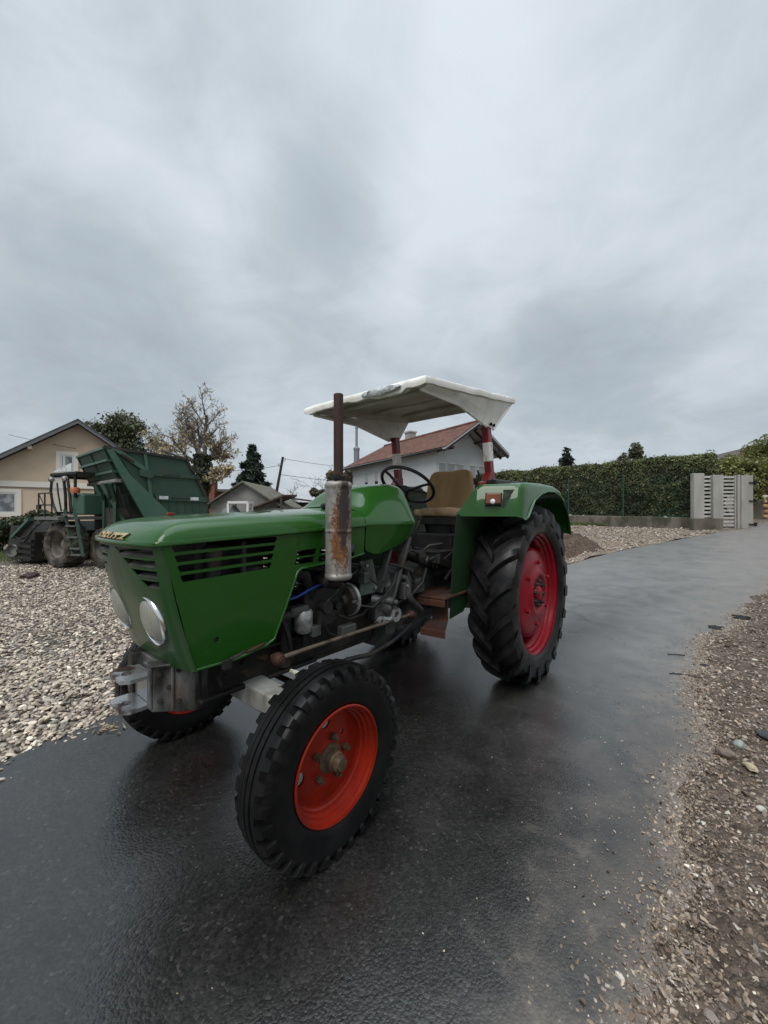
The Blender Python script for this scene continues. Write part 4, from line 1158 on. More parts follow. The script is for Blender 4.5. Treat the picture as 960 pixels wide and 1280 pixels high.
# strip of disturbed soil between road and hedge wall
soil_poly = [(4.0, 8.9), (5.27, 9.75), (6.71, 10.6), (7.95, 11.1), (9.39, 11.75), (10.47, 12.15), (10.9, 12.6), (10.4, 13.1), (9.3, 14.4), (8.0, 16.1), (7.0, 17.5), (4.0, 17), (2.4, 12), (3.4, 9.4)]
M['soil'] = ground_mat('tan_builders_soil', (.21, .165, .125), (.25, .205, .16), (.13, .098, .072), 1.)
def soilz(x, y):
    h = .05 * nz(x, y, 1.1, 8.) + .03 * nz(x, y, 3.3, 5.)
    # heap behind the rear wheel
    for hx, hy, hr, hh in ((4.95, 10.75, 1.15, .42), (4.2, 10.9, 1.2, .40), (6.3, 11.9, 1.3, .20), (8.0, 12.8, 1.4, .16)):
        d = math.hypot(x - hx, y - hy) / hr
        if d < 1: h += hh * (1 - d * d) ** 2 * (1 + .35 * nz(x, y, 4, 6.))
    return zt(x, y) + .010 + max(-.015, h)
so = sheet(soil_poly, [], lambda x, y: (x, y, soilz(x, y)), .16).build('soil_strip', M['soil'], smooth=180)
tag(so, 'tan dug-up soil between the road and the hedge wall', 'soil', kind='structure')

# --- stones (merged: nobody could count them)
def ico(sub):
    bm = bmesh.new(); bmesh.ops.create_icosphere(bm, subdivisions=sub, radius=1)
    v = np.array([p.co[:] for p in bm.verts]); f = np.array([[q.index for q in p.verts] for p in bm.faces]); bm.free(); return v, f
ICO = {1: ico(1), 2: ico(2)}
def stone_mesh(name, P, size, cols, mat, sub=1, flat=(.3, .6), jag=.25, tilt=.35, sink=.2, smooth=180):
    """P: n x 3 positions, size: n, cols: n x 3"""
    v0, f0 = ICO[sub]; n = len(P); nv = len(v0)
    s = np.stack([size * nrng.uniform(.75, 1.35, n), size * nrng.uniform(.55, 1.0, n), size * nrng.uniform(*flat, n)], 1)
    # eight lumpy prototypes
    protos = []
    for k in range(10):
        d = np.array([mnoise.noise(Vector(p) * 1.3 + Vector((k * 7.1, 0, 0))) for p in v0]); protos.append(v0 * (1 + jag * d[:, None] * 1.6))
    protos = np.array(protos); pk = nrng.integers(0, 10, n)
    L = protos[pk] * s[:, None, :]
    az = nrng.uniform(0, 2 * math.pi, n); tx = nrng.normal(0, tilt, n); ty = nrng.normal(0, tilt, n)
    def rx(a): 
        c, q = np.cos(a), np.sin(a); o = np.zeros_like(a); i = np.ones_like(a)
        return np.stack([np.stack([i, o, o], 1), np.stack([o, c, -q], 1), np.stack([o, q, c], 1)], 1)
    def ry(a):
        c, q = np.cos(a), np.sin(a); o = np.zeros_like(a); i = np.ones_like(a)
        return np.stack([np.stack([c, o, q], 1), np.stack([o, i, o], 1), np.stack([-q, o, c], 1)], 1)
    def rz_(a):
        c, q = np.cos(a), np.sin(a); o = np.zeros_like(a); i = np.ones_like(a)
        return np.stack([np.stack([c, -q, o], 1), np.stack([q, c, o], 1), np.stack([o, o, i], 1)], 1)
    R = np.einsum('nij,njk,nkl->nil', rx(tx), ry(ty), rz_(az))
    L = np.einsum('nij,nvj->nvi', R, L)
    L += P[:, None, :]; L[:, :, 2] += (s[:, 2] * (1 - 2 * sink))[:, None]
    F = (f0[None] + (np.arange(n) * nv)[:, None, None]).reshape(-1, 3)
    me = bpy.data.meshes.new(name)
    me.vertices.add(n * nv); me.vertices.foreach_set('co', L.reshape(-1))
    me.loops.add(len(F) * 3); me.loops.foreach_set('vertex_index', F.reshape(-1).astype(np.int32))
    me.polygons.add(len(F)); me.polygons.foreach_set('loop_start', np.arange(0, len(F) * 3, 3, dtype=np.int32))
    me.update(); me.validate()
    ca = me.color_attributes.new('Col', 'FLOAT_COLOR', 'POINT')
    cc = np.ones((n * nv, 4), np.float32); cc[:, :3] = np.repeat(cols, nv, 0); ca.data.foreach_set('color', cc.reshape(-1))
    return link(name, me, mat, smooth=smooth)
def palette(n, cols, w, var=.18):
    c = np.array(cols)[nrng.choice(len(cols), n, p=np.array(w) / sum(w))]
    return np.clip(c * nrng.lognormal(0, var, (n, 1)), .01, .8)
def scatter(poly, dens, dmin, dmax, lim=None):
    p = np.array(poly); lo, hi = p.min(0), p.max(0)
    lo = np.maximum(lo, [-14, -1]); hi = np.minimum(hi, [14, 18])
    n = int(dens * np.prod(hi - lo)); q = nrng.uniform(lo, hi, (n, 2))
    d = np.hypot(q[:, 0], q[:, 1])
    k = (d > dmin) & (d < dmax) & (np.abs(q[:, 0]) < q[:, 1] * 1.02 + .9) & inpoly_np(q, poly)
    return q[k]
M['stone'] = attrmat('stone', rough=.7, bump=.5, bscale=90, spec=.35)
M['wetstone'] = attrmat('wet_stone', rough=.42, bump=.5, bscale=110, spec=.5)
GP = [(.45, .38, .295), (.36, .30, .235), (.29, .255, .215), (.19, .168, .145), (.55, .485, .395), (.17, .132, .098)]
gw = [4, 4, 3, 2, 2, 1.2]
yard_scatter = [(-30, -8)] + E_left[:260] + [(4.2, 9.3), (3.2, 11.2), (0, 12.6), (-6, 12.0), (-9.0, 11.4), (-12, 10.4), (-18, 9.3), (-30, 9)]
yard_scatter = [(-30, -8)] + [p for p in E_left if p[0] < 4.2] + [(4.0, 9.3), (3.2, 11.2), (0, 12.6), (-6, 12.0), (-9.0, 11.4), (-12, 10.4), (-18, 9.3), (-30, 9)]
for nm, dens, d0, d1, smin, smax, sub in (('gravel_stones', 1500, 2.2, 5.2, .009, .033, 2), ('gravel_stones', 850, 5.2, 9.0, .011, .035, 1), ('gravel_stones', 400, 9.0, 14.5, .015, .042, 1)):
    q = scatter(yard_scatter, dens, d0, d1)
    n = len(q); z = zt_np(q[:, 0], q[:, 1]) - .004 + nrng.uniform(-.012, .014, n)
    sz = smin + (smax - smin) * nrng.beta(1.6, 3.2, n)
    o = stone_mesh(nm, np.column_stack([q, z]), sz, palette(n, GP, gw, .20), M['stone'], sub, (.22, .50), .30, .36, .14, 75)
    tag(o, {2: 'loose flat river gravel at the near edge of the yard', 1: 'loose pale gravel spread across the yard'}[sub] if d0 < 9 else 'fine looking far gravel in front of the harvester', 'gravel', kind='stuff')
VP_ = [(.23, .175, .125), (.17, .125, .088), (.30, .245, .185), (.12, .086, .062), (.42, .38, .32), (.19, .16, .135)]
vw = [4, 4, 2.2, 3, .7, 2]
vsc = [p for p in E_right if math.hypot(*p) < 9.5][::-1]
verge_sc = vsc + [(8.5, 7.4), (9, 3), (6, -1), (0, -2)]
for dens, d0, d1, smin, smax, sub in ((4200, .8, 2.6, .004, .019, 1), (1900, 2.6, 4.6, .006, .024, 1), (700, 4.6, 10, .009, .030, 1)):
    q = scatter(verge_sc, dens, d0, d1)
    n = len(q); z = np.array([vergez(x, y) for x, y in q]) - .002
    sz = smin + (smax - smin) * nrng.beta(1.2, 4.5, n)
    o = stone_mesh('verge_chippings', np.column_stack([q, z]), sz, palette(n, VP_, vw, .25), M['wetstone'], sub, (.22, .55), .45, .45, .15, 30)
    tag(o, 'wet brown chippings and grit pressed into the verge', 'gravel', kind='stuff')
# grit tracked onto the asphalt along the verge
q = []
while len(q) < 17000:
    a = rng.choice(E_right[60:-40]); d = rng.expovariate(7.) if rng.random() < .6 else rng.expovariate(22.)
    x, y = a[0] - .7 * (d - .05) + rng.gauss(0, .05), a[1] + .7 * (d - .05) + rng.gauss(0, .05)
    if math.hypot(x, y) < 7: q.append((x, y))
q = np.array(q); n = len(q); z = zt_np(q[:, 0], q[:, 1]) + ROADH
o = stone_mesh('road_grit', np.column_stack([q, z]), .0016 + .0085 * nrng.beta(1, 4.5, n), palette(n, VP_, vw, .2), M['wetstone'], 1, (.3, .6), .4, .3, .2, 30)
tag(o, 'fine grit spilled from the verge onto the asphalt edge', 'grit', kind='stuff')
q = []
EN_ = [p for p in E_right if math.hypot(*p) < 7.5 and p[1] > .5]
while len(q) < 9000:
    a = rng.choice(EN_); d = rng.gauss(.01, .045) + .04 * nz(a[0], a[1], 6, 9.)
    q.append((a[0] - .7 * d + rng.gauss(0, .03), a[1] + .7 * d + rng.gauss(0, .03)))
q = np.array(q); n = len(q); z = np.array([max(zt(x, y) + ROADH if edge_in(x, y) > 0 else -9, vergez(x, y)) for x, y in q]) - .001
o = stone_mesh('edge_chippings', np.column_stack([q, z]), .003 + .015 * nrng.beta(1.1, 4.5, n), palette(n, VP_, vw, .25), M['wetstone'], 1, (.25, .6), .45, .45, .15, 30)
tag(o, 'brown chippings and crumbs covering the broken edge of the asphalt', 'grit', kind='stuff')
# stones kicked from the yard onto the left edge of the asphalt
q = []
EL_ = [p for p in E_left if math.hypot(*p) < 8 and p[1] > 1.2]
while len(q) < 900:
    a = rng.choice(EL_); d = rng.expovariate(14.) - .05
    q.append((a[0] + .69 * d + rng.gauss(0, .02), a[1] - .72 * d + rng.gauss(0, .02)))
q = np.array(q); n = len(q); z = zt_np(q[:, 0], q[:, 1]) + ROADH - .004
o = stone_mesh('edge_stones', np.column_stack([q, z]), .006 + .026 * nrng.beta(1.1, 4, n), palette(n, GP, gw, .2), M['stone'], 1, (.25, .5), .32, .3, .12, 75)
tag(o, 'pale stones strayed from the yard onto the road edge', 'gravel', kind='stuff')
SP = [(.30, .25, .20), (.22, .175, .135), (.36, .32, .27), (.15, .115, .09), (.44, .41, .37)]
q = scatter(soil_poly, 150, 8, 19); n = len(q); z = np.array([soilz(x, y) for x, y in q])
o = stone_mesh('soil_stones', np.column_stack([q, z]), .012 + .055 * nrng.beta(1.1, 4, n), palette(n, SP, [4, 4, 2, 2, 1], .2), M['stone'], 1, (.3, .7), .4, .4, .25, 40)
tag(o, 'stones and clods strewn over the tan soil', 'rubble', kind='stuff')

# individually visible stones and clods
def rock(name, label, x, y, r, col, flat=.6, z=None, sub=2, cat='stone', jag=.3, mat='stone'):
    v0, f0 = ico(3); k = rng.random() * 40
    vs = []
    for p in v0:
        d = 1 + jag * mnoise.noise(Vector(p) * 1.4 + Vector((k, 0, 0))) + jag * .4 * mnoise.noise(Vector(p) * 4 + Vector((k, 3, 0)))
        vs.append((p[0] * r * 1.15 * d, p[1] * r * .9 * d, p[2] * r * flat * d))
    me = bpy.data.meshes.new(name); me.from_pydata(vs, [], [tuple(int(i) for i in f) for f in f0])
    mm = pm(name + '_surface', col, .65, col2=tuple(c * .6 for c in col), nscale=14, bump=.5, bscale=40)
    o = link(name, me, mm, smooth=60); o.location = (x, y, (vergez(x, y) if z is None else z) + r * flat * .55); o.rotation_euler = (0, 0, k)
    tag(o, label, cat); return o
rock('stone', 'round pale grey stone lying on the brown verge', 2.16, 2.36, .032, (.26, .27, .25), .8)
rock('stone', 'dark slate stone at the far right of the verge', 2.38, 2.41, .046, (.045, .045, .05), .55)
rock('stone', 'flat yellowish stone on the verge below the round grey one', 2.01, 2.13, .032, (.36, .30, .20), .4)
rock('stone', 'brown broken lump of stone between grey and yellow stones', 1.98, 2.25, .04, (.15, .12, .095), .6)
rock('stone', 'small off-white pebble near the right border of the photo', 1.78, 1.83, .02, (.42, .40, .35), .6)
rock('soil_clod', 'dark brown clod of soil alone on the pale gravel yard', -7.72, 8.45, .16, (.055, .035, .03), .6, zt(-7.7, 8.4) - .03, cat='clod', jag=.6)
rock('asphalt_lump', 'small black lump on the wet asphalt near the verge', 2.96, 3.58, .028, (.008, .008, .008), .45, ROADH - .004, cat='lump')
rock('asphalt_lump', 'thin black crumb just behind the larger black lump', 3.12, 3.72, .017, (.01, .01, .01), .35, ROADH - .003, cat='lump')
rock('soil_clod', 'brown round clod lying in front of the soil heap', 5.55, 10.35, .07, (.07, .05, .038), .8, zt(5.5, 10.3) + .03, cat='clod')
for x, y, r, l in ((4.0, 4.66, .085, 'ragged black chunk of asphalt at the notch of the road edge'), (4.62, 5.0, .10, 'broken black asphalt edge piece at the right border')):
    rock('asphalt_lump', l, x, y, r, (.012, .012, .0125), .35, zt(x, y) - .01, cat='lump', jag=.7)
# dead leaf scraps on the road in front of the right front wheel
mb = MB(); 
for i in range(26):
    x, y = -1.78 + rng.gauss(0, .055) + .05 * math.sin(i), 2.53 + rng.gauss(0, .03); a = rng.uniform(0, 6.3); r = rng.uniform(.010, .028)
    vs = [(x + r * math.cos(a), y + r * math.sin(a), ROADH + .006), (x - r * .3 * math.sin(a), y + r * .3 * math.cos(a), ROADH + .014), (x - r * math.cos(a), y - r * math.sin(a), ROADH + .007), (x + r * .3 * math.sin(a), y - r * .3 * math.cos(a), ROADH + .010)]
    mb.add(vs, [(0, 1, 2, 3)])
tag(mb.build('leaf_litter', pm('wet_tan_leaf', (.20, .15, .09), .6, col2=(.30, .25, .17), nscale=30), smooth=0), 'tan scraps of leaf litter on the asphalt beside the far front wheel', 'leaf litter', kind='stuff')
# twigs on the road
for pts, l in (([(2.50, 3.40), (2.58, 3.38), (2.66, 3.345), (2.74, 3.30)], 'thin curved twig on the wet asphalt left of the black lump'), ([(2.82, 3.86), (2.89, 3.84), (2.97, 3.83)], 'short dark twig on the asphalt above the black lump'), ([(2.72, 7.05), (2.95, 7.02), (3.12, 7.04)], 'dark stick on the far asphalt behind the rear wheel')):
    tag(MB().tube([(x, y, zt(x, y) + ROADH + .006 + .004 * (i % 2)) for i, (x, y) in enumerate(pts)], [.005, .006, .005, .003][:len(pts)], 5).build('twig', M['black']), l, 'twig')

# dark heap of fresh soil by the far edge
rows = []
for i in range(40):
    r = []
    for k in range(90):
        a = 2 * math.pi * k / 90; q = i / 39
        e = q * (1 + .16 * math.sin(3 * a + 1) + .1 * math.sin(5 * a))
        x, y = 4.95 + 1.0 * e * math.cos(a), 10.55 + .85 * e * math.sin(a)
        h = .42 * (1 - q * q) ** 1.2 + .20 * (1 - q) * nz(x, y, 2.6, 2.) + .11 * nz(x, y, 8, 5.) * (1 - q ** 3) + .05 * nz(x, y, 21, 3.) * (1 - q ** 3) - .05 * q ** 6
        r.append((x, y, soilz(x, y) * .3 + zt(x, y) * .7 + h))
    rows.append(r)
hp_ = MB().grid(rows, closed=True).build('soil_heap', ground_mat('dark_fresh_soil', (.085, .058, .042), (.12, .085, .062), (.05, .033, .024), 1.3), smooth=60)
tag(hp_, 'dark brown heap of soil just behind the rear tyre', 'heap')
# ------------------------------------------------------------------ PLANTS
M['bark'] = pm('bark', (.055, .045, .036), .9, col2=(.10, .085, .07), nscale=6, bump=.6, bscale=20, bdist=.02, stretch=(1, 1, .3))
M['bark_dark'] = pm('dark_bark', (.03, .025, .021), .9, col2=(.05, .043, .036), nscale=6, bump=.5, bscale=20, bdist=.02)
M['leaf'] = attrmat('leaf', rough=.55, trans=.3)
M['needle'] = attrmat('needle', rough=.6, trans=.12)

def leaf_mesh(name, P, size, cols, mat, parent=None, nrm=None, stretch=1.7, spread=1., up=0.):
    """many small folded leaf faces; P n x 3, size n, cols n x 3"""
    P = np.asarray(P, float); n = len(P)
    a = nrng.normal(size=(n, 3)); 
    if nrm is not None: a = a * spread + nrm
    a[:, 2] += up
    a /= np.linalg.norm(a, axis=1)[:, None]
    b = np.cross(a, nrng.normal(size=(n, 3))); b /= np.linalg.norm(b, axis=1)[:, None]
    c = np.cross(a, b)
    s = np.asarray(size)[:, None]
    v = np.stack([P - b * s * stretch * .5, P + c * s * .5 + a * s * .12, P + b * s * stretch * .5, P - c * s * .5 + a * s * .12], 1).reshape(-1, 3)
    me = bpy.data.meshes.new(name)
    me.vertices.add(4 * n); me.vertices.foreach_set('co', v.reshape(-1))
    F = np.arange(4 * n).reshape(-1, 4)
    me.loops.add(4 * n); me.loops.foreach_set('vertex_index', F.reshape(-1).astype(np.int32))
    me.polygons.add(n); me.polygons.foreach_set('loop_start', np.arange(0, 4 * n, 4, dtype=np.int32))
    me.update()
    ca = me.color_attributes.new('Col', 'FLOAT_COLOR', 'POINT'); cc = np.ones((4 * n, 4), np.float32); cc[:, :3] = np.repeat(cols, 4, 0)
    ca.data.foreach_set('color', cc.reshape(-1))
    return link(name, me, mat, parent, smooth=0)

def branches(base, height, r0, levels, nchild, spread, rnd, lean=(0, 0), gravity=0., first=.35, shrink=.68):
    """returns polylines with radii, and twig points"""
    out = []; tips = []
    def grow(p, d, L, r, lev):
        pts = [Vector(p)]; rs = [r]; k = 5
        for i in range(k):
            d = (d + Vector((rnd.gauss(0, .13), rnd.gauss(0, .13), rnd.gauss(0, .08) + gravity * (lev > 0)))).normalized()
            pts.append(pts[-1] + d * L / k); rs.append(r * (1 - .42 * (i + 1) / k))
        out.append((pts, rs, lev))
        if lev >= levels - 2:
            for i in range(1, k + 1): tips.append((pts[i], lev))
        if lev < levels:
            nc = nchild + rnd.randint(-1, 1) if lev else nchild + 2
            for c in range(nc):
                t = first + (1 - first) * (c + rnd.random()) / nc if lev == 0 else .25 + .75 * (c + rnd.random()) / nc
                i = min(k - 1, int(t * k)); f = t * k - i
                q = pts[i].lerp(pts[i + 1], f); rr = (rs[i] + (rs[i + 1] - rs[i]) * f)
                ax = Vector((rnd.gauss(0, 1), rnd.gauss(0, 1), rnd.gauss(0, .35))).normalized()
                nd = (d * (1 - spread) + ax * spread + Vector((0, 0, .12))).normalized()
                grow(q, nd, L * shrink * rnd.uniform(.75, 1.15), rr * .62, lev + 1)
    grow(Vector(base), Vector((lean[0], lean[1], 1)).normalized(), height, r0, 0)
    return out, tips
def wood(out, name, mat, parent, minr=.006, seg=(8, 6, 5, 4, 3, 3)):
    mb = MB()
    for pts, rs, lev in out:
        mb.tube(pts, [max(minr, r) for r in rs], seg[min(lev, 5)], cap=False)
    return mb.build(name, mat, parent, smooth=80, fixn=False)
def cols_of(n, cs, w, var=.25):
    return palette(n, cs, w, var)
def blob_pts(cs, n, hollow=.55):
    """points spread through a set of ellipsoids (centre, radii), denser at the shell"""
    w = np.array([r[0] * r[1] * r[2] for c, r in cs]) ** .7; k = nrng.choice(len(cs), n, p=w / w.sum())
    C = np.array([c for c, r in cs])[k]; R = np.array([r for c, r in cs])[k]
    d = nrng.normal(size=(n, 3)); d /= np.linalg.norm(d, axis=1)[:, None]
    q = nrng.uniform(hollow ** 3, 1, n) ** (1 / 3)
    return C + d * R * q[:, None], d

DARKG = [(.030, .052, .022), (.045, .070, .030), (.022, .038, .018), (.06, .085, .04)]
def broadleaf(name, label, cat, loc, h, rx, ry, cs, w, n, size, group=None, trunk_h=.3, lumps=16, parent_seed=1, leafmat='leaf', low=.25):
    t = thing(name, label, cat, loc, 0, group)
    r = random.Random(parent_seed)
    out, tips = branches((0, 0, -.1), h * .34, h * .024, 3, 4, .5, r, shrink=.6)
    wood(out, 'trunk', M['bark_dark'], t, .012)
    L = []
    for i in range(lumps):
        a = r.uniform(0, 6.283); q = r.random() ** .5; zz = r.uniform(low, .9)
        prof_ = math.sqrt(max(.05, 1 - ((zz - .5) / .55) ** 2))
        L.append(((rx * q * math.cos(a) * prof_ * .78, ry * q * math.sin(a) * prof_ * .78, h * zz), (rx * r.uniform(.22, .42), ry * r.uniform(.22, .42), h * r.uniform(.09, .17))))
    P, d = blob_pts(L, n, .35)
    k = P[:, 2] > .1; P = P[k]; d = d[k]
    leaf_mesh('crown', P, size * nrng.uniform(.6, 1.4, len(P)), cols_of(len(P), cs, w), M[leafmat], t, d, 1.6, .9)
    return t
def conifer(name, label, loc, h, r, n, size, cs, w, seed=1, whorls=16, droop=.25, cat='tree', group=None):
    t = thing(name, label, cat, loc, 0, group); rr = random.Random(seed)
    mb = MB().tube([(0, 0, -.1), (0, 0, h * .5), (0, 0, h)], [h * .022, h * .013, .01], 8)
    P = []; D = []
    brs = []
    for i in range(whorls):
        f = (i + .5) / whorls; z = h * (.08 + .92 * f); L = r * (1 - f) ** .85 * rr.uniform(.8, 1.12) + .08
        for k in range(6 if f < .8 else 4):
            a = rr.uniform(0, 6.283); LL = L * rr.uniform(.65, 1.12)
            e = Vector((math.cos(a) * LL, math.sin(a) * LL, z - droop * LL + .15 * LL))
            m = Vector((math.cos(a) * LL * .5, math.sin(a) * LL * .5, z - droop * LL * .25))
            mb.tube([(0, 0, z), m, e], [.03 * (1 - f) + .012, .02 * (1 - f) + .008, .006], 4, cap=False)
            brs.append((Vector((0, 0, z)), m, e, LL))
    tot = sum(b[3] for b in brs)
    for a, m, e, LL in brs:
        k = max(3, int(n * LL / tot))
        for q in range(k):
            s = rr.random() ** .7; p = a.lerp(m, s * 2) if s < .5 else m.lerp(e, s * 2 - 1)
            wd = LL * .20 * (1.15 - s)
            P.append((p.x + rr.gauss(0, wd), p.y + rr.gauss(0, wd), p.z + rr.gauss(-.03, .05 + wd * .25)))
    mb.build('trunk', M['bark_dark'], t, smooth=80, fixn=False)
    P = np.array(P)
    leaf_mesh('crown', P, size * nrng.uniform(.6, 1.4, len(P)), cols_of(len(P), cs, w), M['needle'], t, None, 2.6, 1.)
    return t

# bare autumn tree wrapped in ivy, behind the harvester
def walnut():
    bx, by = -9.45, 20.
    bz = zt(bx, by)
    t = thing('autumn_tree', 'half bare autumn tree with a trunk wrapped in dark ivy behind the green harvester', 'tree', (bx, by, bz))
    t.scale = (1, 1, 1.05)
    r = random.Random(21)
    out = []; tips = []
    H = 3.9
    tr = [Vector((0, 0, 0)), Vector((.05, 0, 1.3)), Vector((0, .05, 2.6)), Vector((.08, 0, H)), Vector((.1, 0, H + .4))]
    out.append((tr, [.26, .23, .21, .2, .16], 0))
    def grow(p, d, L, rad_, lev):
        pts = [Vector(p)]; rs = [rad_]; k = 5
        for i in range(k):
            d = (d + Vector((r.gauss(0, .16), r.gauss(0, .16), r.gauss(0.015, .12)))).normalized()
            pts.append(pts[-1] + d * L / k); rs.append(rad_ * (1 - .5 * (i + 1) / k))
        out.append((pts, rs, min(lev, 5)))
        if lev >= 2:
            for i in range(1, 6): tips.append(pts[i].lerp(pts[i - 1], r.random()))
        if lev < 4:
            nc = {0: 6, 1: 5, 2: 4, 3: 3}[lev]
            for c in range(nc):
                s = .25 + .75 * (c + r.random()) / nc; i = min(4, int(s * 5)); q = pts[i].lerp(pts[i + 1], s * 5 - i)
                ax = Vector((r.gauss(0, 1), r.gauss(0, 1), r.gauss(0, .7))).normalized()
                grow(q, (d * .55 + ax * .6 + Vector((0, 0, .10))).normalized(), L * r.uniform(.42, .60), max(.006, rs[i] * .5), lev + 1)
    for dx, dy, dz, L, rr_ in ((-.55, .1, 1, 2.4, .12), (.3, -.1, 1, 2.5, .12), (.9, .3, .9, 1.7, .10), (-1, -.3, .6, 2.1, .09), (-.1, .4, 1, 2.3, .10), (1, -.2, .25, 1.3, .08), (-1, .2, .1, 2.0, .07), (-.8, -.4, .35, 2.0, .08), (.9, .5, .5, 1.3, .08)):
        grow(Vector((.05, 0, H - .3 - (0.9 if dz < .3 else 0))), Vector((dx, dy, dz)).normalized(), L, rr_, 0)
    wood(out, 'trunk', pm('grey_bark', (.11, .095, .08), .9, col2=(.16, .14, .12), nscale=5), t, .007)
    tp = np.array([p[:] for p in tips]); k = nrng.random(len(tp)) < np.clip(.33 - (tp[:, 2] - 3.2) / 9, .06, .33)
    tp = tp[k]; tp = np.repeat(tp, 1, 0) + nrng.normal(0, .06, (len(tp), 3))
    leaf_mesh('crown', tp, .085 * nrng.uniform(.5, 1.3, len(tp)), cols_of(len(tp), [(.44, .36, .20), (.36, .29, .16), (.52, .44, .30), (.24, .21, .10)], [3, 3, 2, 2]), M['leaf'], t)
    n = 3000
    z = nrng.uniform(.3, H + .25, n); a = nrng.uniform(0, 6.283, n)
    R = .30 + .30 * np.exp(-((z - 3.2) / .6) ** 2) + .10 * np.sin(a * 3 + z * 2)
    R = R * nrng.uniform(.55, 1.05, n)
    P = np.column_stack([.05 + R * np.cos(a), R * np.sin(a), z])
    dd = np.column_stack([np.cos(a), np.sin(a), np.full(n, .2)])
    leaf_mesh('ivy', P, .13 * nrng.uniform(.6, 1.3, n), cols_of(n, [(.020, .028, .012), (.032, .045, .018), (.09, .085, .03), (.16, .13, .05)], [5, 4, 1.2, .8]), M['leaf'], t, dd, 1.3, .6)
walnut()

# broad pine behind the beige house
def pine():
    t = thing('pine_tree', 'dark broad pine rising behind the roof of the beige house', 'tree', (-16.3, 24., zt(-16.3, 24)))
    r = random.Random(4)
    mb = MB().tube([(.2, 0, 0), (.1, 0, 2.5), (.4, 0, 4.6), (.6, 0, 6.4)], [.2, .17, .12, .05], 8)
    L = []
    for x, z, s in ((-1.9, 6.0, .75), (-1.1, 6.45, .8), (-.3, 6.0, .9), (.5, 6.9, .9), (1.2, 6.5, .75), (.2, 5.3, .8), (-1.2, 5.2, .7), (1.9, 5.9, .45), (2.2, 5.3, .35), (1.2, 5.2, .7), (-.2, 6.7, .7), (-1.8, 5.1, .5), (.9, 5.9, .6), (1.0, 4.5, .6), (.2, 4.3, .6)):
        y = r.uniform(-.7, .7)
        L.append(((x, y, z), (s * .9, s, s * .42)))
        mb.tube([(.15 + .05 * z / 6, 0, z - 1.2), (x * .5 + .2, y * .5, z - .35), (x, y, z - .05)], [.07, .045, .015], 5, cap=False)
    mb.build('trunk', M['bark_dark'], t, smooth=80, fixn=False)
    P, d = blob_pts(L, 10000, .05)
    P = P + nrng.normal(0, .16, P.shape)
    leaf_mesh('crown', P, .095 * nrng.uniform(.5, 1.3, len(P)), cols_of(len(P), [(.06, .072, .033), (.095, .102, .048), (.036, .046, .024), (.14, .14, .072)], [4, 3, 2, 1.5]), M['needle'], t, d, 2.4, .8, .3)
pine()
conifer('spruce_tree', 'dense dark spruce standing behind the grey gabled shed', (-10.2, 30, zt(-10.2, 30)), 6.2, 2.3, 11000, .22, [(.032, .056, .036), (.05, .075, .045), (.02, .034, .024), (.075, .10, .06)], [4, 3, 3, 1], 3, 17, .35)
conifer('spruce_tree', 'small dark conifer tip poking above the hedge', (13.2, 28, zt(13.2, 28)), 4.1, 1.15, 1500, .2, [(.022, .032, .025), (.034, .045, .034)], [1, 1], 8, 11, .15)
broadleaf('garden_tree', 'light leafy treetop showing over the middle of the hedge', 'tree', (14.6, 22.6, zt(14.6, 22.6)), 4.0, .95, .95, [(.09, .105, .05), (.14, .14, .07), (.06, .075, .035)], [3, 2, 2], 1700, .13, lumps=11, parent_seed=5, low=.5)
broadleaf('autumn_bush_tree', 'rusty olive tree between the exhaust pipe and the white house', 'tree', (-3.3, 30, zt(-3.3, 30)), 4.1, 1.9, 1.6, [(.12, .095, .045), (.16, .12, .06), (.075, .07, .03), (.20, .14, .08)], [3, 3, 3, 1], 6500, .15, lumps=22, parent_seed=9, low=.1)
broadleaf('autumn_bush_tree', 'lower greyish shrub tree left of the rusty olive tree', 'tree', (-5.3, 31, zt(-5.3, 31)), 2.5, 1.1, 1.1, [(.09, .085, .05), (.13, .115, .07), (.06, .06, .035)], [3, 3, 2], 2600, .13, lumps=12, parent_seed=12, low=.15)
def bare(name, label, loc, h, seed):
    t = thing(name, label, 'tree', loc); r = random.Random(seed)
    out, tips = branches((0, 0, 0), h * .5, h * .016, 4, 4, .5, r, first=.3)
    wood(out, 'trunk', M['bark'], t, .007)
    P = np.array([p[:] for p, l in tips]); P = P[nrng.random(len(P)) < .12]
    leaf_mesh('crown', P, .06 * nrng.uniform(.5, 1.3, len(P)), cols_of(len(P), [(.2, .16, .08)], [1]), M['leaf'], t)
bare('bare_tree', 'leafless thin tree beside the rusty olive tree', (-4.1, 29, zt(-4.1, 29)), 4.6, 31)
bare('bare_tree', 'leafless sapling right of the leaning power pole', (-5.9, 27, zt(-5.9, 27)), 2.6, 5)
for k, (x, y, h, rx, l) in enumerate(((13.9, 15.6, 2.45, 1.5, 'yellow-green bushy tree right behind the slatted gate'), (17.0, 17.0, 3.35, 1.5, 'tall loose olive tree behind the gate near the right border'), (18.9, 17.6, 2.9, 1.7, 'green bushy tree at the right border above the stone wall'), (15.2, 14.6, 1.9, 1.1, 'low green shrub between gate and stone wall'))):
    broadleaf('leafy_tree' if k < 3 else 'shrub', l, 'tree' if k < 3 else 'shrub', (x, y, zt(x, y)), h, rx, rx, [(.135, .145, .036), (.20, .195, .06), (.085, .10, .03), (.25, .23, .085)], [3, 3, 3, 1.3], 15000 if k < 3 else 6000, .065, lumps=34, parent_seed=40 + k, low=.12, group='trees beyond the gate' if k < 3 else None)
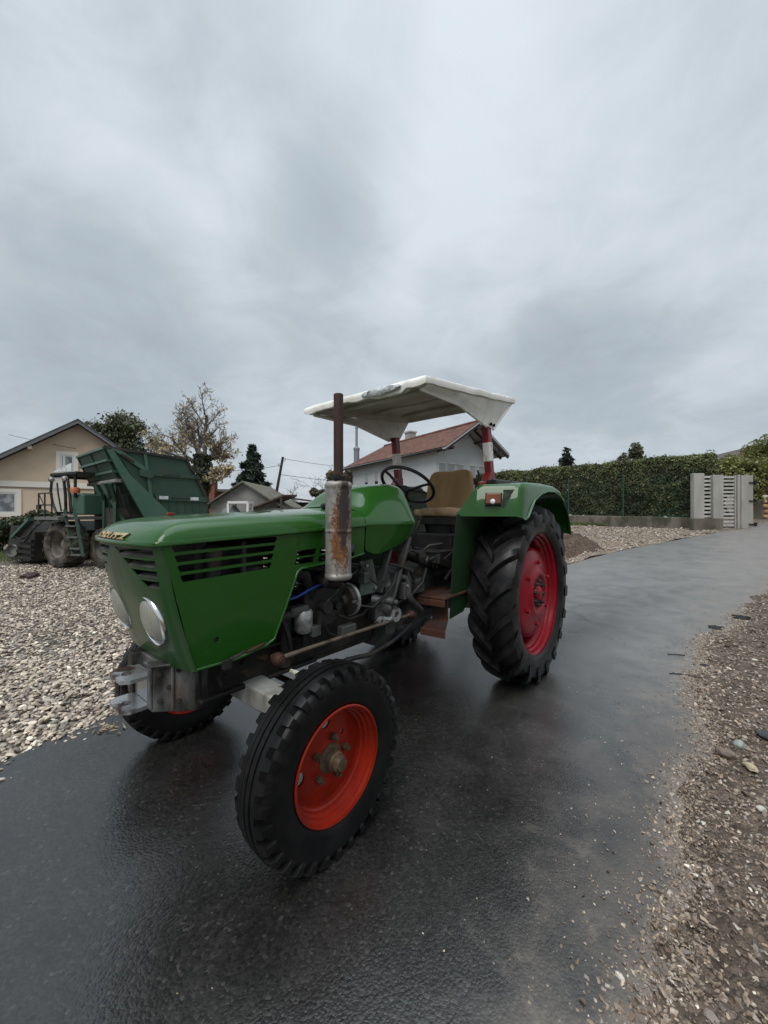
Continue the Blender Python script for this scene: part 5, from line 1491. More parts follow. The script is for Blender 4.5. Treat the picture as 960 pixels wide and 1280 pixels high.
broadleaf('shrub', 'yellowing shrub at the foot of the leaning power pole', 'shrub', (-6.0, 21.4, zt(-6, 21.4)), 1.15, .55, .5, [(.15, .13, .05), (.09, .10, .04), (.2, .17, .08)], [3, 3, 1], 1300, .07, lumps=12, parent_seed=77, low=.15)
broadleaf('shrub', 'dark green clipped shrub in front of the low brown sheds', 'shrub', (-4.6, 22.4, zt(-4.6, 22.4)), 1.15, .8, .6, [(.04, .055, .022), (.065, .08, .035)], [1, 1], 1500, .07, lumps=14, parent_seed=78, low=.15)
# hedge by the beige house
for k, (x, y, h, rx, l) in enumerate(((-14.0, 14.2, 1.35, 1.6, 'dark green garden shrub under the lower window of the beige house'), (-11.6, 13.4, 1.5, 1.1, 'shrub with dry brown shoots behind the harvester header'))):
    broadleaf('garden_shrub', l, 'shrub', (x, y, 0), h, rx, .8, [(.028, .042, .018), (.045, .062, .026), (.02, .03, .014), (.10, .085, .045)], [4, 3, 3, .6], 4200, .085, lumps=20, parent_seed=60 + k, low=.1)

# ------------------------------------------------------------------ HEDGE, ITS FENCE AND WALL
hA = Vector((10.75, 12.95, 0)); hB = Vector((6.3, 19.3, 0))       # right end, far left end (front face)
hd = (hB - hA); hL = hd.length; hd.normalize(); hn = Vector((-hd.y, hd.x, 0))
if hn.dot(-hA) < 0: hn = -hn                                      # towards the camera
hd_len = 13.0
def hp(s, off, z):
    p = hA + hd * s + hn * off
    return (p.x, p.y, zt(p.x, p.y) + z)
hg = thing('hedge', 'tall clipped dark green thuja hedge behind the wire fence', 'hedge', (0, 0, 0))
HH = 2.52
mb = MB()
for s0 in np.arange(.1, hd_len, .6):
    s1 = s0 + .6
    vs = [hp(s0, -1.05, .1), hp(s1, -1.05, .1), hp(s1, -.30, .1), hp(s0, -.30, .1), hp(s0, -1.05, HH - .2), hp(s1, -1.05, HH - .2), hp(s1, -.30, HH - .2), hp(s0, -.30, HH - .2)]
    mb.add(vs, [(4, 5, 6, 7), (0, 1, 5, 4), (2, 3, 7, 6), (0, 3, 7, 4), (1, 2, 6, 5)])
mb.build('trunk', pm('hedge_inner_twigs', (.018, .018, .011), .9, col2=(.03, .026, .018), nscale=8, bump=.6, bscale=14, bdist=.05), hg, smooth=0)
def hedge_leaves():
    n = 90000
    u = nrng.random(n); s = nrng.uniform(0, 1, n) ** 1.25 * hd_len
    P = []; Dn = []
    face = nrng.random(n)
    for i in range(n):
        lump = .10 * mnoise.noise(Vector((s[i] * 1.1, u[i] * 3, 1))) + .07 * mnoise.noise(Vector((s[i] * 4, u[i] * 9, 4)))
        top = HH + .10 * mnoise.noise(Vector((s[i] * .9, 2, 7))) + .06 * mnoise.noise(Vector((s[i] * 5, 2, 9)))
        rnd_ = (1 - min(1, (u[i]) * 1.0))
        if face[i] < .66:
            z = .05 + u[i] * (top - .05); o = -.22 + lump - .16 * max(0, (z - top + .35) / .35) ** 2 - abs(nrng.normal(0, .06))
            P.append(hp(s[i], o, z)); Dn.append((hn.x, hn.y, .35))
        elif face[i] < .90:
            o = -.28 - u[i] * .85; z = top - abs(nrng.normal(0, .07)) + .05 * mnoise.noise(Vector((s[i] * 7, o * 7, 3))) - .12 * (abs(u[i] - .5) * 2) ** 3
            if nrng.random() < .05: z += abs(nrng.normal(0, .07))
            P.append(hp(s[i], o, z)); Dn.append((hn.x * .2, hn.y * .2, 1))
        else:
            z = .05 + nrng.random() * (top - .1); o = -.25 - u[i] * .85
            P.append(hp(-.02 + lump * .6 + abs(nrng.normal(0, .05)) + .14 * max(0, (z - top + .3) / .3) ** 2, o, z)); Dn.append((-hd.x, -hd.y, .3))
    P = np.array(P); Dn = np.array(Dn)
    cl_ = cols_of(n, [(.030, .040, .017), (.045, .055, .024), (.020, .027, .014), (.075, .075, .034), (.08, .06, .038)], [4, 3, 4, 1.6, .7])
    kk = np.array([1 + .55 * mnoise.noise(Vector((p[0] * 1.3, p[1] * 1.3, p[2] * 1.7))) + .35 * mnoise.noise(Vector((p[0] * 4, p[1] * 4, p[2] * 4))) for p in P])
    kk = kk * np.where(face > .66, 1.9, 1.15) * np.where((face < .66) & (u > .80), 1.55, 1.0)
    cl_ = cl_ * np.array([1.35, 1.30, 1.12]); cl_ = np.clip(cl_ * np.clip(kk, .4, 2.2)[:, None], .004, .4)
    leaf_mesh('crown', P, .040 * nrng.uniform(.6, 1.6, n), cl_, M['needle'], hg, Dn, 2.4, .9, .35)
hedge_leaves()
M['concrete'] = pm('weathered_concrete', (.20, .18, .15), .85, col2=(.10, .088, .066), nscale=.9, lo=.36, hi=.58, bump=.3, bscale=24, col3=(.055, .055, .034), n3=2.4, lo3=.48, hi3=.64, stretch=(1, 1, .5))
M['concrete_pale'] = pm('pale_concrete', (.34, .33, .305), .8, col2=(.25, .24, .215), nscale=2.0, lo=.4, hi=.65, bump=.2, bscale=22, col3=(.21, .20, .17), n3=3.5, lo3=.62, hi3=.78, stretch=(1, 1, .4))
M['wire'] = pm('green_wire', (.02, .065, .05), .5)
mb = MB()
rows = []
for s in np.arange(-.05, hd_len + .3, .3):
    rows.append([hp(s, .14, -.2), hp(s, .14, .385), hp(s, -.06, .385), hp(s, -.06, -.2)])
mb.grid(rows, closed=True); mb.add(rows[0], [(0, 1, 2, 3)])
wl = mb.build('base_wall', M['concrete'], smooth=20, bevel=.008); tag(wl, 'low stained concrete wall under the hedge', 'wall')
fe = thing('wire_fence', 'green wire mesh fence with thin posts on the low wall', 'fence')
for s in (.35, 2.55, 4.75, 6.95, 9.15):
    mb = MB().tube([hp(s, .03, .30), hp(s, .03, 2.0)], .024, 8)
    mb.build('fence_post', M['wire'], fe)
mb = MB()
for s in np.arange(.1, 9.4, .12): mb.tube([hp(s, .03, .42), hp(s, .03, 1.92)], .0022, 3, cap=False)
for z in np.arange(.45, 1.95, .15): mb.tube([hp(s, .032, z) for s in np.arange(.1, 9.6, 1.0)], .0024, 3, cap=False)
mb.tube([hp(.36, .05, .45), hp(1.05, .04, .42), hp(1.5, .05, .40)], .012, 5); mb.tube([hp(.4, .05, 1.0), hp(1.3, .05, .42)], .010, 5)
mb.build('wire_mesh', M['wire'], fe, smooth=0, fixn=False)
for i, s in enumerate((1.15, 4.65, 5.25, 5.6, 6.1, 4.1)):
    p = hp(s, .05, .385); x, y, z = p
    r = rng.uniform(.05, .075)
    rock('wall_stone', 'whitish stone on the low hedge wall, ' + ['nearest the gate', 'third from the gate', 'fourth from the gate', 'fifth from the gate', 'farthest from the gate', 'second from the gate'][i], x, y, r, (.38, .37, .34), .55, z - .02, 2)

# ------------------------------------------------------------------ GATE
g0 = Vector((10.28, 13.02, 0)); g1 = Vector((12.55, 12.86, 0))
gd = (g1 - g0); gL = gd.length; gd.normalize(); gn = Vector((gd.y, -gd.x, 0))
gz = .86
def gp(s, o, z): 
    p = g0 + gd * s + gn * o
    return Vector((p.x, p.y, gz + z))
def gbox(mb, s0, s1, o0, o1, z0, z1):
    vs = [gp(s, o, z) for z in (z0, z1) for s, o in ((s0, o0), (s1, o0), (s1, o1), (s0, o1))]
    mb.add(vs, [(0, 3, 2, 1), (4, 5, 6, 7), (0, 1, 5, 4), (1, 2, 6, 5), (2, 3, 7, 6), (3, 0, 4, 7)])
    return mb
gate = thing('concrete_gateway', 'pale concrete gateway with slatted panels beside the hedge', 'gate', (0, 0, 0))
gbox(MB(), -.02, .90, -.02, .20, -.35, .36).build('plinth', M['concrete'], gate, bevel=.01)
gbox(MB(), .0, .33, .0, .17, .36, 1.86).build('gate_pillar', M['concrete_pale'], gate, bevel=.008)
gbox(MB(), .60, .92, .0, .18, .36, 1.80).build('gate_pillar', M['concrete_pale'], gate, bevel=.008)
pil = gbox(MB(), 1.46, 1.82, .0, .20, -.25, 1.78).build('gate_pillar', M['concrete_pale'], gate, bevel=.008)
gbox(gbox(MB(), 1.38, 1.455, -.02, .16, -.1, 1.80), 1.33, 1.375, .02, .10, .0, 1.78).build('gate_stile', M['concrete_pale'], gate, bevel=.005)
mb = MB()
for z in (.16, .92, 1.52):
    gbox(mb, 1.68, 1.88, .205, .24, z, z + .035); gbox(mb, 1.84, 1.89, .19, .26, z - .04, z + .07)
mb.pieces('hinge', M['black'], pil)
mb = gbox(MB(), 1.825, 1.88, -.05, .02, -.1, 1.76); mb.build('gate_edge', M['grey_iron'], gate)
white_slat = pm('white_slat_paint', (.45, .445, .42), .5, col2=(.32, .315, .29), nscale=3)
for i in range(11):
    z = .40 + i * .131; gbox(MB(), .335, .595, .04, .075, z, z + .068).build('slat', white_slat, gate)
for i in range(15):
    z = -.02 + i * .123; gbox(MB(), .925, 1.325, .04, .075, z, z + .066).build('slat', white_slat, gate)
# stone wall to the right
def stonewall():
    t = thing('stone_wall', 'ochre rubble stone wall with mortar beyond the gate at the right border', 'wall', (0, 0, 0))
    a = Vector((14.0, 14.35, 0)); d = Vector((.93, .37, 0)).normalized(); n_ = Vector((d.y, -d.x, 0)); z0 = zt(14.5, 14.4) - .1
    P = lambda s, o, z: a + d * s + n_ * o + Vector((0, 0, z0 + z))
    mb = MB(); vs = [P(s, o, z) for z in (-.1, .80) for s, o in ((0, -.3), (6, -.3), (6, .0), (0, .0))]
    mb.add(vs, [(0, 3, 2, 1), (4, 5, 6, 7), (0, 1, 5, 4), (1, 2, 6, 5), (2, 3, 7, 6), (3, 0, 4, 7)])
    mb.build('mortar', M['concrete'], t)
    pts = []; szs = []; z = .06
    while z < .86:
        h = rng.uniform(.12, .2); s = rng.uniform(0, .1)
        while s < 5.6:
            w = rng.uniform(.18, .42); p = P(s + w / 2, .02, z + h / 2); pts.append((p[:], w * .52, h * .55)); s += w + .02
        z += h + .015
    v0, f0 = ico(2); mb = MB()
    allc = []
    for p, w, h in pts:
        k = rng.random() * 50; base = len(mb.v)
        vs = []
        for q in v0:
            dd = 1 + .25 * mnoise.noise(Vector(q) * 1.5 + Vector((k, 0, 0)))
            f = lambda t, e: math.copysign(abs(t) ** e, t)
            lx, ly, lz = f(q[0], .7) * w * dd, f(q[1], .8) * .08 * dd, f(q[2], .7) * h * dd
            vs.append(Vector(p) + d * lx + n_ * ly + Vector((0, 0, lz)))
        mb.add(vs, [tuple(int(i) for i in f_) for f_ in f0])
        c = rng.choice([(.34, .22, .11), (.40, .31, .20), (.30, .17, .09), (.42, .38, .31), (.26, .20, .15)]); allc += [c] * len(v0)
    o = mb.build('stone_course', M['stone'], t, smooth=60, fixn=False)
    ca = o.data.color_attributes.new('Col', 'FLOAT_COLOR', 'POINT'); cc = np.ones((len(allc), 4), np.float32); cc[:, :3] = allc; ca.data.foreach_set('color', cc.reshape(-1))
    mb = MB(); vs = [P(s, o_, z) for z in (.78, 1.25) for s, o_ in ((.55, -.3), (1.15, -.3), (1.15, .06), (.55, .06))]
    mb.add(vs, [(0, 3, 2, 1), (4, 5, 6, 7), (0, 1, 5, 4), (1, 2, 6, 5), (2, 3, 7, 6), (3, 0, 4, 7)])
    mb.build('wall_pier', M['concrete_pale'], t, bevel=.01)
stonewall()

# ------------------------------------------------------------------ BUILDINGS
def tile_mat(name, a, b, sc=7., rot=0.):
    m, N, bs, co = newmat(name)
    n = N.noise(co, 2.2, 5); n2 = N.noise(co, 14, 4)
    vo = N.n('ShaderNodeTexVoronoi'); vo.inputs['Scale'].default_value = 5.5; N.l(co, vo.inputs['Vector'])
    s = N.n('ShaderNodeSeparateColor'); N.l(vo.outputs['Color'], s.inputs[0])
    c = N.mix(N.ramp(n, [(.35, 0.), (.65, 1.)]), a, b); c = N.mix(.6, c, N.mix(1., c, N.ramp(s.outputs[0], [(0., .55), (1., 1.5)]), 'MULTIPLY'))
    setb(N, bs, 'Base Color', c); bs.inputs['Roughness'].default_value = .75
    return m
M['tile'] = tile_mat('red_brown_roof_tile', (.17, .075, .048), (.11, .055, .040))
M['dark_tile'] = tile_mat('dark_grey_roof', (.045, .047, .05), (.065, .066, .068))
M['render_beige'] = pm('beige_render', (.60, .475, .355), .85, col2=(.55, .435, .32), nscale=1.2, bump=.05, bscale=30)
M['render_white'] = pm('white_render', (.47, .48, .485), .85, col2=(.43, .44, .445), nscale=.8, bump=.05, bscale=30)
M['trim'] = pm('cream_trim', (.72, .67, .60), .7)
M['frame'] = pm('window_frame', (.62, .62, .60), .5)
M['glass'] = pm('window_glass', (.09, .10, .115), .06, spec=.8, col2=(.30, .31, .31), nscale=3.)
M['shutter'] = pm('roller_shutter', (.33, .34, .34), .6)
M['dark_glass'] = pm('dark_pane', (.03, .033, .038), .1)

hazy = pm('hazy_cab_glass', (.5, .5, .47), .1, spec=.6); hazy.node_tree.nodes['Principled BSDF'].inputs['Alpha'].default_value = .35
class Frame:
    """local axes for a building: a along the wall, b outwards/inwards, z up"""
    def __init__(s, o, a, b): s.o = Vector(o); s.a = Vector(a).normalized(); s.b = Vector(b).normalized()
    def __call__(s, u, v, z): return s.o + s.a * u + s.b * v + Vector((0, 0, z))
def fbox(mb, F, u0, u1, v0, v1, z0, z1):
    vs = [F(u, v, z) for z in (z0, z1) for u, v in ((u0, v0), (u1, v0), (u1, v1), (u0, v1))]
    mb.add(vs, [(0, 3, 2, 1), (4, 5, 6, 7), (0, 1, 5, 4), (1, 2, 6, 5), (2, 3, 7, 6), (3, 0, 4, 7)]); return mb

# beige house at the left
def beige_house():
    t = thing('beige_house', 'beige rendered gable house with a dark roof at the left border', 'house')
    F = Frame((-17.8, 18., 0), (.8, .6, 0), (-.6, .8, 0))      # u along the gable wall, v into the house
    pk, half, sl_, zp = 2.84, 4.9, .717, 5.86
    zl = zp - half * sl_
    mb = MB(); poly = [(pk - half, -.5), (pk + half, -.5), (pk + half, zl), (pk, zp), (pk - half, zl)]
    mb.prism(poly, lambda u, z, v: F(u, v, z), 0, 9)
    mb.build('wall', M['render_beige'], t, smooth=0)
    mb = MB()
    for sg in (-1, 1):
        p = [(pk, zp + .03), (pk, zp + .22), (pk + sg * (half + .5), zl - .5 * sl_ + .22), (pk + sg * (half + .5), zl - .5 * sl_ + .03)]
        mb.prism(p, lambda u, z, v: F(u, v, z), -.55, 9.3)
    mb.build('roof', M['dark_tile'], t, smooth=0)
    mb = MB()
    for sg in (-1, 1):
        p = [(pk, zp - .02), (pk, zp + .10), (pk + sg * (half + .5), zl - .5 * sl_ + .10), (pk + sg * (half + .5), zl - .5 * sl_ - .02)]
        mb.prism(p, lambda u, z, v: F(u, v, z), -.60, -.552)
    mb.build('barge_board', pm('grey_barge_board', (.13, .135, .14), .6), t, smooth=0)
    fbox(MB(), F, pk - half, pk + half, -.05, -.002, 2.62, 2.90).build('string_course', M['trim'], t, smooth=0)
    fbox(MB(), F, pk - half, pk + half, -.06, -.051, 2.60, 2.635).build('course_shadow_line', pm('grey_band', (.2, .17, .15), .8), t, smooth=0)
    fbox(MB(), F, .98, 1.12, -.50, -.002, 4.42, 4.56).build('purlin_end', M['trim'], t, smooth=0)
    for u0, u1, z0, z1 in ((-.95, .72, 1.22, 2.52), (1.97, 2.84, 3.30, 4.46)):
        w = 0.17
        fr = MB()
        fbox(fr, F, u0, u1, -.05, -.002, z0, z0 + w); fbox(fr, F, u0, u1, -.05, -.002, z1 - w, z1); fbox(fr, F, u0, u0 + w, -.05, -.002, z0 + w, z1 - w); fbox(fr, F, u1 - w, u1, -.05, -.002, z0 + w, z1 - w)
        win = fr.build('window', M['trim'], t, smooth=0)
        a0, a1, b0, b1 = u0 + w, u1 - w, z0 + w, z1 - w
        fbox(MB(), F, a0 + .07, a1 - .07, -.012, -.004, b0 + .07, b1 - .07).build('window_pane', M['glass'], win, smooth=0)
        fr = MB()
        for q in ((a0, a1, b0, b0 + .07), (a0, a1, b1 - .07, b1), (a0, a0 + .07, b0 + .07, b1 - .07), (a1 - .07, a1, b0 + .07, b1 - .07), ((a0 + a1) / 2 - .05 - .12, (a0 + a1) / 2 + .05 - .12, b0 + .07, b1 - .07)):
            fbox(fr, F, q[0], q[1], -.03, -.003, q[2], q[3])
        fr.build('window_frame', M['frame'], win, smooth=0)
    # drain pipe
    MB().tube([F(pk + half - .1, -.62, zl - .3), F(pk - .5 + half, -.08, 2.2), F(pk - .5 + half, -.08, 0)], .05, 8).build('drainpipe', M['black'], t)
beige_house()

def white_house():
    t = thing('white_house', 'white rendered house with a red-brown tiled roof behind the tractor', 'house')
    d1 = Vector((-.542, .84, 0)).normalized(); d2 = Vector((.84, .542, 0)).normalized()
    F = Frame((2.70, 20., 0), d1, d2)
    Lh, Wd = 9.2, 3.85; eave, ridge = 4.62, 6.02; ow, og = .42, 1.15
    half = Wd / 2
    mb = MB().prism([(0, -.5), (Wd, -.5), (Wd, eave - .05), (half, ridge - .12), (0, eave - .05)], lambda v, z, u: F(u, v, z), 0, Lh)
    mb.build('wall', M['render_white'], t, smooth=0)
    sl_ = (ridge - eave) / (half + ow)
    # two roof slopes, far end hipped; the ridge stays level
    th = .11
    E0, E1, R0, R1 = (-og, -ow, eave - .12), (Lh + .5, -ow, eave - .12), (-og, half, ridge), (Lh - 1.3, half, ridge)
    G0, G1 = (-og, Wd + ow, eave - .12), (Lh + .5, Wd + ow, eave - .12)
    mb = MB()
    for A, B, C, D_ in ((E0, E1, R1, R0), (G1, G0, R0, R1)):
        lo = [F(*p) for p in (A, B, C, D_)]; hi = [p + Vector((0, 0, th)) for p in lo]
        # rows of tiles as small steps down the slope
        n = 15; vs = []; fs = []
        for i in range(n):
            for q in (i / n, (i + 1) / n):
                a = hi[0].lerp(hi[3], q); b = hi[1].lerp(hi[2], q)
                lift = .03 if q == i / n else .0
                vs += [a + Vector((0, 0, lift)), b + Vector((0, 0, lift))]
            o = 4 * i; fs.append((o, o + 1, o + 3, o + 2))
            if i: fs.append((o - 2, o - 1, o + 1, o))
        mb.add(vs, fs)
    hipt = [F(*E1) + Vector((0, 0, th)), F(*G1) + Vector((0, 0, th)), F(*R1) + Vector((0, 0, th))]
    mb.add(hipt, [(0, 1, 2)])
    roof = mb.build('roof', M['tile'], t, smooth=0)
    mb = MB()
    for A, B, C, D_ in ((E0, E1, R1, R0), (G1, G0, R0, R1)):
        lo = [F(*p) for p in (A, B, C, D_)]; hi = [p + Vector((0, 0, th - .02)) for p in lo]
        mb.add(lo + hi, [(0, 1, 2, 3), (0, 1, 5, 4), (1, 2, 6, 5), (2, 3, 7, 6), (3, 0, 4, 7)])
    mb.build('soffit', pm('pale_soffit', (.34, .34, .34), .8), roof, smooth=0)
    mb = MB().tube([F(-og, half, ridge + th + .03), F(Lh - 1.3, half, ridge + th + .03)], .08, 8); mb.build('ridge_tile', M['tile'], roof)
    # rafters and brackets under the gable overhang
    mb = MB()
    for sg, v0 in ((1, -ow), (-1, Wd + ow)):
        for u in (-1.05, -.55):
            mb.bar(F(u, v0, eave - .18), F(u, half, ridge - .06), .09, .12)
    for v, z in ((.2, eave + .02), (half, ridge - .22), (Wd - .2, eave + .02), (Wd - 1.1, eave + .62)):
        mb.bar(F(-1.1, v, z), F(.05, v, z), .11, .12)
    mb.build('rafter', pm('dark_timber', (.06, .05, .045), .8), roof, smooth=0)
    MB().tube([F(-og + .2, -ow - .06, eave - .10), F(Lh + .4, -ow - .06, eave - .14)], .055, 8).build('gutter', M['black'], roof)
    MB().tube([F(Lh + .2, -ow - .04, eave - .15), F(Lh - .1, -.07, eave - .6), F(Lh - .1, -.07, 0)], .05, 8).build('drainpipe', M['black'], t)
    for u in (7.1, 5.83):
        w = fbox(MB(), F, u - .23, u + .23, -.03, -.002, 3.10, 4.12).build('window', M['frame'], t, smooth=0)
        fbox(MB(), F, u - .19, u + .19, -.045, -.031, 3.42, 4.08).build('window_shutter', M['shutter'], w, smooth=0)
        fbox(MB(), F, u - .19, u + .19, -.04, -.031, 3.14, 3.41).build('window_pane', M['dark_glass'], w, smooth=0)
    for v in (.36, 1.02, 1.66, 2.56, 3.28):
        w = fbox(MB(), F, -.03, -.002, v - .27, v + .27, 2.9, 4.02).build('window', M['frame'], t, smooth=0)
        fbox(MB(), F, -.05, -.031, v - .22, v + .22, 3.3, 3.96).build('window_shutter', M['shutter'], w, smooth=0)
        fbox(MB(), F, -.04, -.031, v - .22, v + .22, 2.94, 3.29).build('window_pane', M['dark_glass'], w, smooth=0)
        fbox(MB(), F, -.09, -.051, v - .25, v + .25, 3.97, 4.02).build('window_lintel', M['frame'], w, smooth=0)
    ch = fbox(MB(), F, 5.0, 5.55, half + .1, half + .6, ridge - .3, ridge + .62); fbox(ch, F, 4.95, 5.6, half + .05, half + .65, ridge + .62, ridge + .72)
    ch.build('chimney', M['concrete_pale'], roof, smooth=0)
    ch = MB().lathe([(.20, 0), (.20, 5.35), (.23, 5.36), (.23, 5.5), (.12, 5.6), (.085, 5.62), (.085, 6.9), (.11, 6.9), (.11, 7.0), (.0001, 7.02)], 18, 'z', (-1.95, 27.6, zt(-2, 27.6) - .4))
    tag(ch.build('metal_chimney', pm('grey_flue_metal', (.20, .21, .22), .5, metal=.3)), 'slender grey metal flue at the left end of the white house', 'chimney')
white_house()

def simple_gable(name, label, cat, F, W, L, eave, ridge, wallm, roofm, over=.25, th=.08, base=-.5):
    t = thing(name, label, cat)
    MB().prism([(0, base), (W, base), (W, eave), (W / 2, ridge), (0, eave)], lambda u, z, v: F(u, v, z), 0, L).build('wall', wallm, t, smooth=0)
    mb = MB(); s = (ridge - eave) / (W / 2)
    for sg in (0, 1):
        u = -over if sg == 0 else W + over
        p = [(W / 2, ridge + .01), (W / 2, ridge + th), (u, eave - over * s + th), (u, eave - over * s + .01)]
        mb.prism(p, lambda a, z, v: F(a, v, z), -over, L + over)
    mb.build('roof', roofm, t, smooth=0)
    return t
M['shedwall'] = pm('grey_plaster', (.24, .235, .22), .9, col2=(.17, .165, .15), nscale=1.5)
M['shedroof'] = pm('mossy_shed_roof', (.13, .125, .10), .9, col2=(.09, .085, .06), nscale=3)
M['brownroof'] = pm('brown_shed_roof', (.075, .05, .042), .85, col2=(.10, .07, .06), nscale=3)
zb_ = zt(-8, 18)
simple_gable('gable_shed', 'grey plastered shed with a shallow mossy gable behind the bonnet', 'shed', Frame((-8.05, 18.0, 0), (1, 0, 0), (0, 1, 0)), 3.15, 4, 1.78, 2.78, M['shedwall'], M['shedroof'], .3)
M['brick'] = pm('red_brick', (.22, .085, .06), .85, col2=(.16, .065, .05), nscale=6)
bt = thing('brick_building', 'red brick building with a row of window openings far behind the shed', 'building')
F = Frame((-13.1, 30, 0), (1, .15, 0), (-.15, 1, 0))
fbox(MB(), F, 0, 2.6, 0, 4, 0, 3.0).build('wall', M['brick'], bt, smooth=0)
fbox(MB(), F, -.1, 3.2, -.2, 4.2, 3.0, 3.2).build('roof', M['shedroof'], bt, smooth=0)
for i in range(4):
    fbox(MB(), F, .35 + i * .45, .62 + i * .45, -.02, -.002, 2.05, 2.72).build('window', M['dark_glass'], bt, smooth=0)
ct = MB(); F = Frame((-13.75, 29.5, 0), (1, 0, 0), (0, 1, 0))
ct = thing('brick_chimney', 'brick chimney stack with a pale face right of the green hopper', 'chimney')
fbox(MB(), F, .35, .85, 0, .6, 0, 3.85).build('stack', M['brick'], ct, smooth=0); fbox(MB(), F, -.1, .34, 0, .6, 0, 3.3).build('flank', M['concrete_pale'], ct, smooth=0); fbox(MB(), F, .28, .92, -.06, .66, 3.85, 4.02).build('chimney_cap', M['shedroof'], ct, smooth=0)
# long low shed with brown roofs
F = Frame((-6.6, 24, 0), (1, .05, 0), (-.05, 1, 0)); z_ = 0
st = thing('low_shed', 'low dark shed with flat brown roofs between the pole and the exhaust', 'shed')
fbox(MB(), F, .2, 5.6, .3, 3, -.2, 2.05).build('wall', pm('dark_shed_boards', (.035, .035, .037), .8, col2=(.06, .055, .055), nscale=3), st, smooth=0)
mb = MB().add([F(-.8, -.2, 2.55), F(2.2, -.2, 2.15), F(2.2, 3.2, 2.2), F(-.8, 3.2, 2.6), F(-.8, -.2, 2.45), F(2.2, -.2, 2.05), F(2.2, 3.2, 2.1), F(-.8, 3.2, 2.5)], [(0, 1, 2, 3), (4, 5, 6, 7), (0, 1, 5, 4), (1, 2, 6, 5), (3, 0, 4, 7)])
mb.build('roof', M['brownroof'], st, smooth=0)
mb = fbox(MB(), F, 2.3, 6.0, -.1, 3.2, 2.12, 2.28); fbox(mb, F, 3.4, 4.8, .4, 2.4, 2.3, 2.55); mb.build('roof', M['brownroof'], st, smooth=0)
fbox(MB(), F, 3.3, 4.5, .27, .299, .3, 1.95).build('shed_door', M['shutter'], st, smooth=0)
fbox(MB(), F, 2.55, 2.85, .26, .299, 1.1, 1.75).build('window', M['frame'], st, smooth=0)
F = Frame((-5.9, 17.6, 0), (1, -.1, 0), (.1, 1, 0))
lt = thing('lean_to', 'dark lean-to roof sloping down beside the gabled shed', 'shed')
MB().add([F(-.2, 0, 1.62), F(1.35, 0, 2.22), F(1.35, 2, 2.3), F(-.2, 2, 1.7), F(-.2, 0, 1.55), F(1.35, 0, 2.14), F(1.35, 2, 2.22), F(-.2, 2, 1.62)], [(0, 1, 2, 3), (4, 5, 6, 7), (0, 1, 5, 4), (1, 2, 6, 5), (2, 3, 7, 6), (3, 0, 4, 7)]).build('roof', M['brownroof'], lt, smooth=0)
fbox(MB(), F, .2, 1.3, .3, 1.8, -.1, 1.6).build('wall', M['shedwall'], lt, smooth=0)
MB().tube([F(1.25, .06, -.1), F(1.25, .06, 2.16)], .05, 6).build('post', M['bark'], lt)
# white framed shelter and grey tarpaulin heap
F = Frame((-6.75, 16.6, 0), (1, 0, 0), (0, 1, 0))
wt = thing('white_shelter', 'small white framed shelter just above the bonnet', 'shelter')
fbox(MB(), F, .05, .92, 0, .8, 1.80, 1.90).build('roof', M['frame'], wt, smooth=0)
mb = MB()
for u in (.12, .85):
    mb.bar(F(u, .05, -.1), F(u - (.06 if u < .5 else -.06), .05, 1.8), .09, .09); mb.bar(F(u, .75, -.1), F(u, .75, 1.8), .09, .09)
mb.build('shelter_frame', M['frame'], wt, smooth=0)
mb = MB(); rows = []
for i in range(14):
    r = []
    for k in range(20):
        x = -7.55 + 1.6 * k / 19; y = 16.4 + 1.4 * i / 13
        e = max(0, math.sin(math.pi * k / 19)) ** .6 * max(0, math.sin(math.pi * (i + .5) / 14)) ** .5
        r.append((x, y, zt(x, y) + 1.72 * e * (1 + .06 * nz(x, y, 2.5))))
    rows.append(r)
tag(mb.grid(rows).build('tarpaulin_heap', pm('grey_tarpaulin', (.12, .125, .13), .6, col2=(.20, .20, .20), nscale=4, bump=.3, bscale=6, bdist=.05), smooth=80), 'grey tarpaulin heap between the hopper and the white shelter', 'heap')
# roof beyond the hedge at the right
simple_gable('far_house', 'dark roofed house half hidden behind the trees right of the hedge', 'house', Frame((21.3, 26.0, 0), (.86, -.2, 0), (.2, .86, 0)), 5.2, 6, 3.8, 5.6, M['render_beige'], pm('brown_grey_roof', (.085, .075, .065), .85, col2=(.11, .095, .08), nscale=2), .4)

# ------------------------------------------------------------------ POLE AND WIRES
pl = thing('power_pole', 'leaning wooden power pole with insulators left of the exhaust', 'pole', (-6.35, 22, zt(-6.35, 22)))
tp_ = Vector((.62, 0, 4.30))
MB().tube([(-.12, 0, -.2), (.2, 0, 2.0), tuple(tp_)], [.10, .085, .07], 8).build('pole_shaft', M['bark_dark'], pl)
for z_, s_ in ((4.05, .16), (3.75, -.16)):
    p = Vector((.62 * z_ / 4.3, 0, z_))
    ar = MB().tube([p, p + Vector((s_, 0, .02)), p + Vector((s_, 0, .12))], .015, 5).build('insulator_arm', M['black'], pl)
    MB().lathe([(.0001, .10), (.035, .11), (.04, .15), (.02, .2), (.0001, .21)], 10, 'z', tuple(p + Vector((s_, 0, 0)))).build('insulator', M['concrete_pale'], ar)
base_p = Vector((-6.35, 22, zt(-6.35, 22)))
def cable(a, b, sag, r, label):
    pts = [a.lerp(b, i / 24) - Vector((0, 0, sag * 4 * (i / 24) * (1 - i / 24))) for i in range(25)]
    tag(MB().tube(pts, r, 4).build('power_cable', M['black'], smooth=80), label, 'cable')
a0 = base_p + Vector((.55, 0, 3.85))
cable(a0, Vector((-13.4, 20.6, 4.3)), .5, .012, 'black cable from the leaning pole towards the spruce')
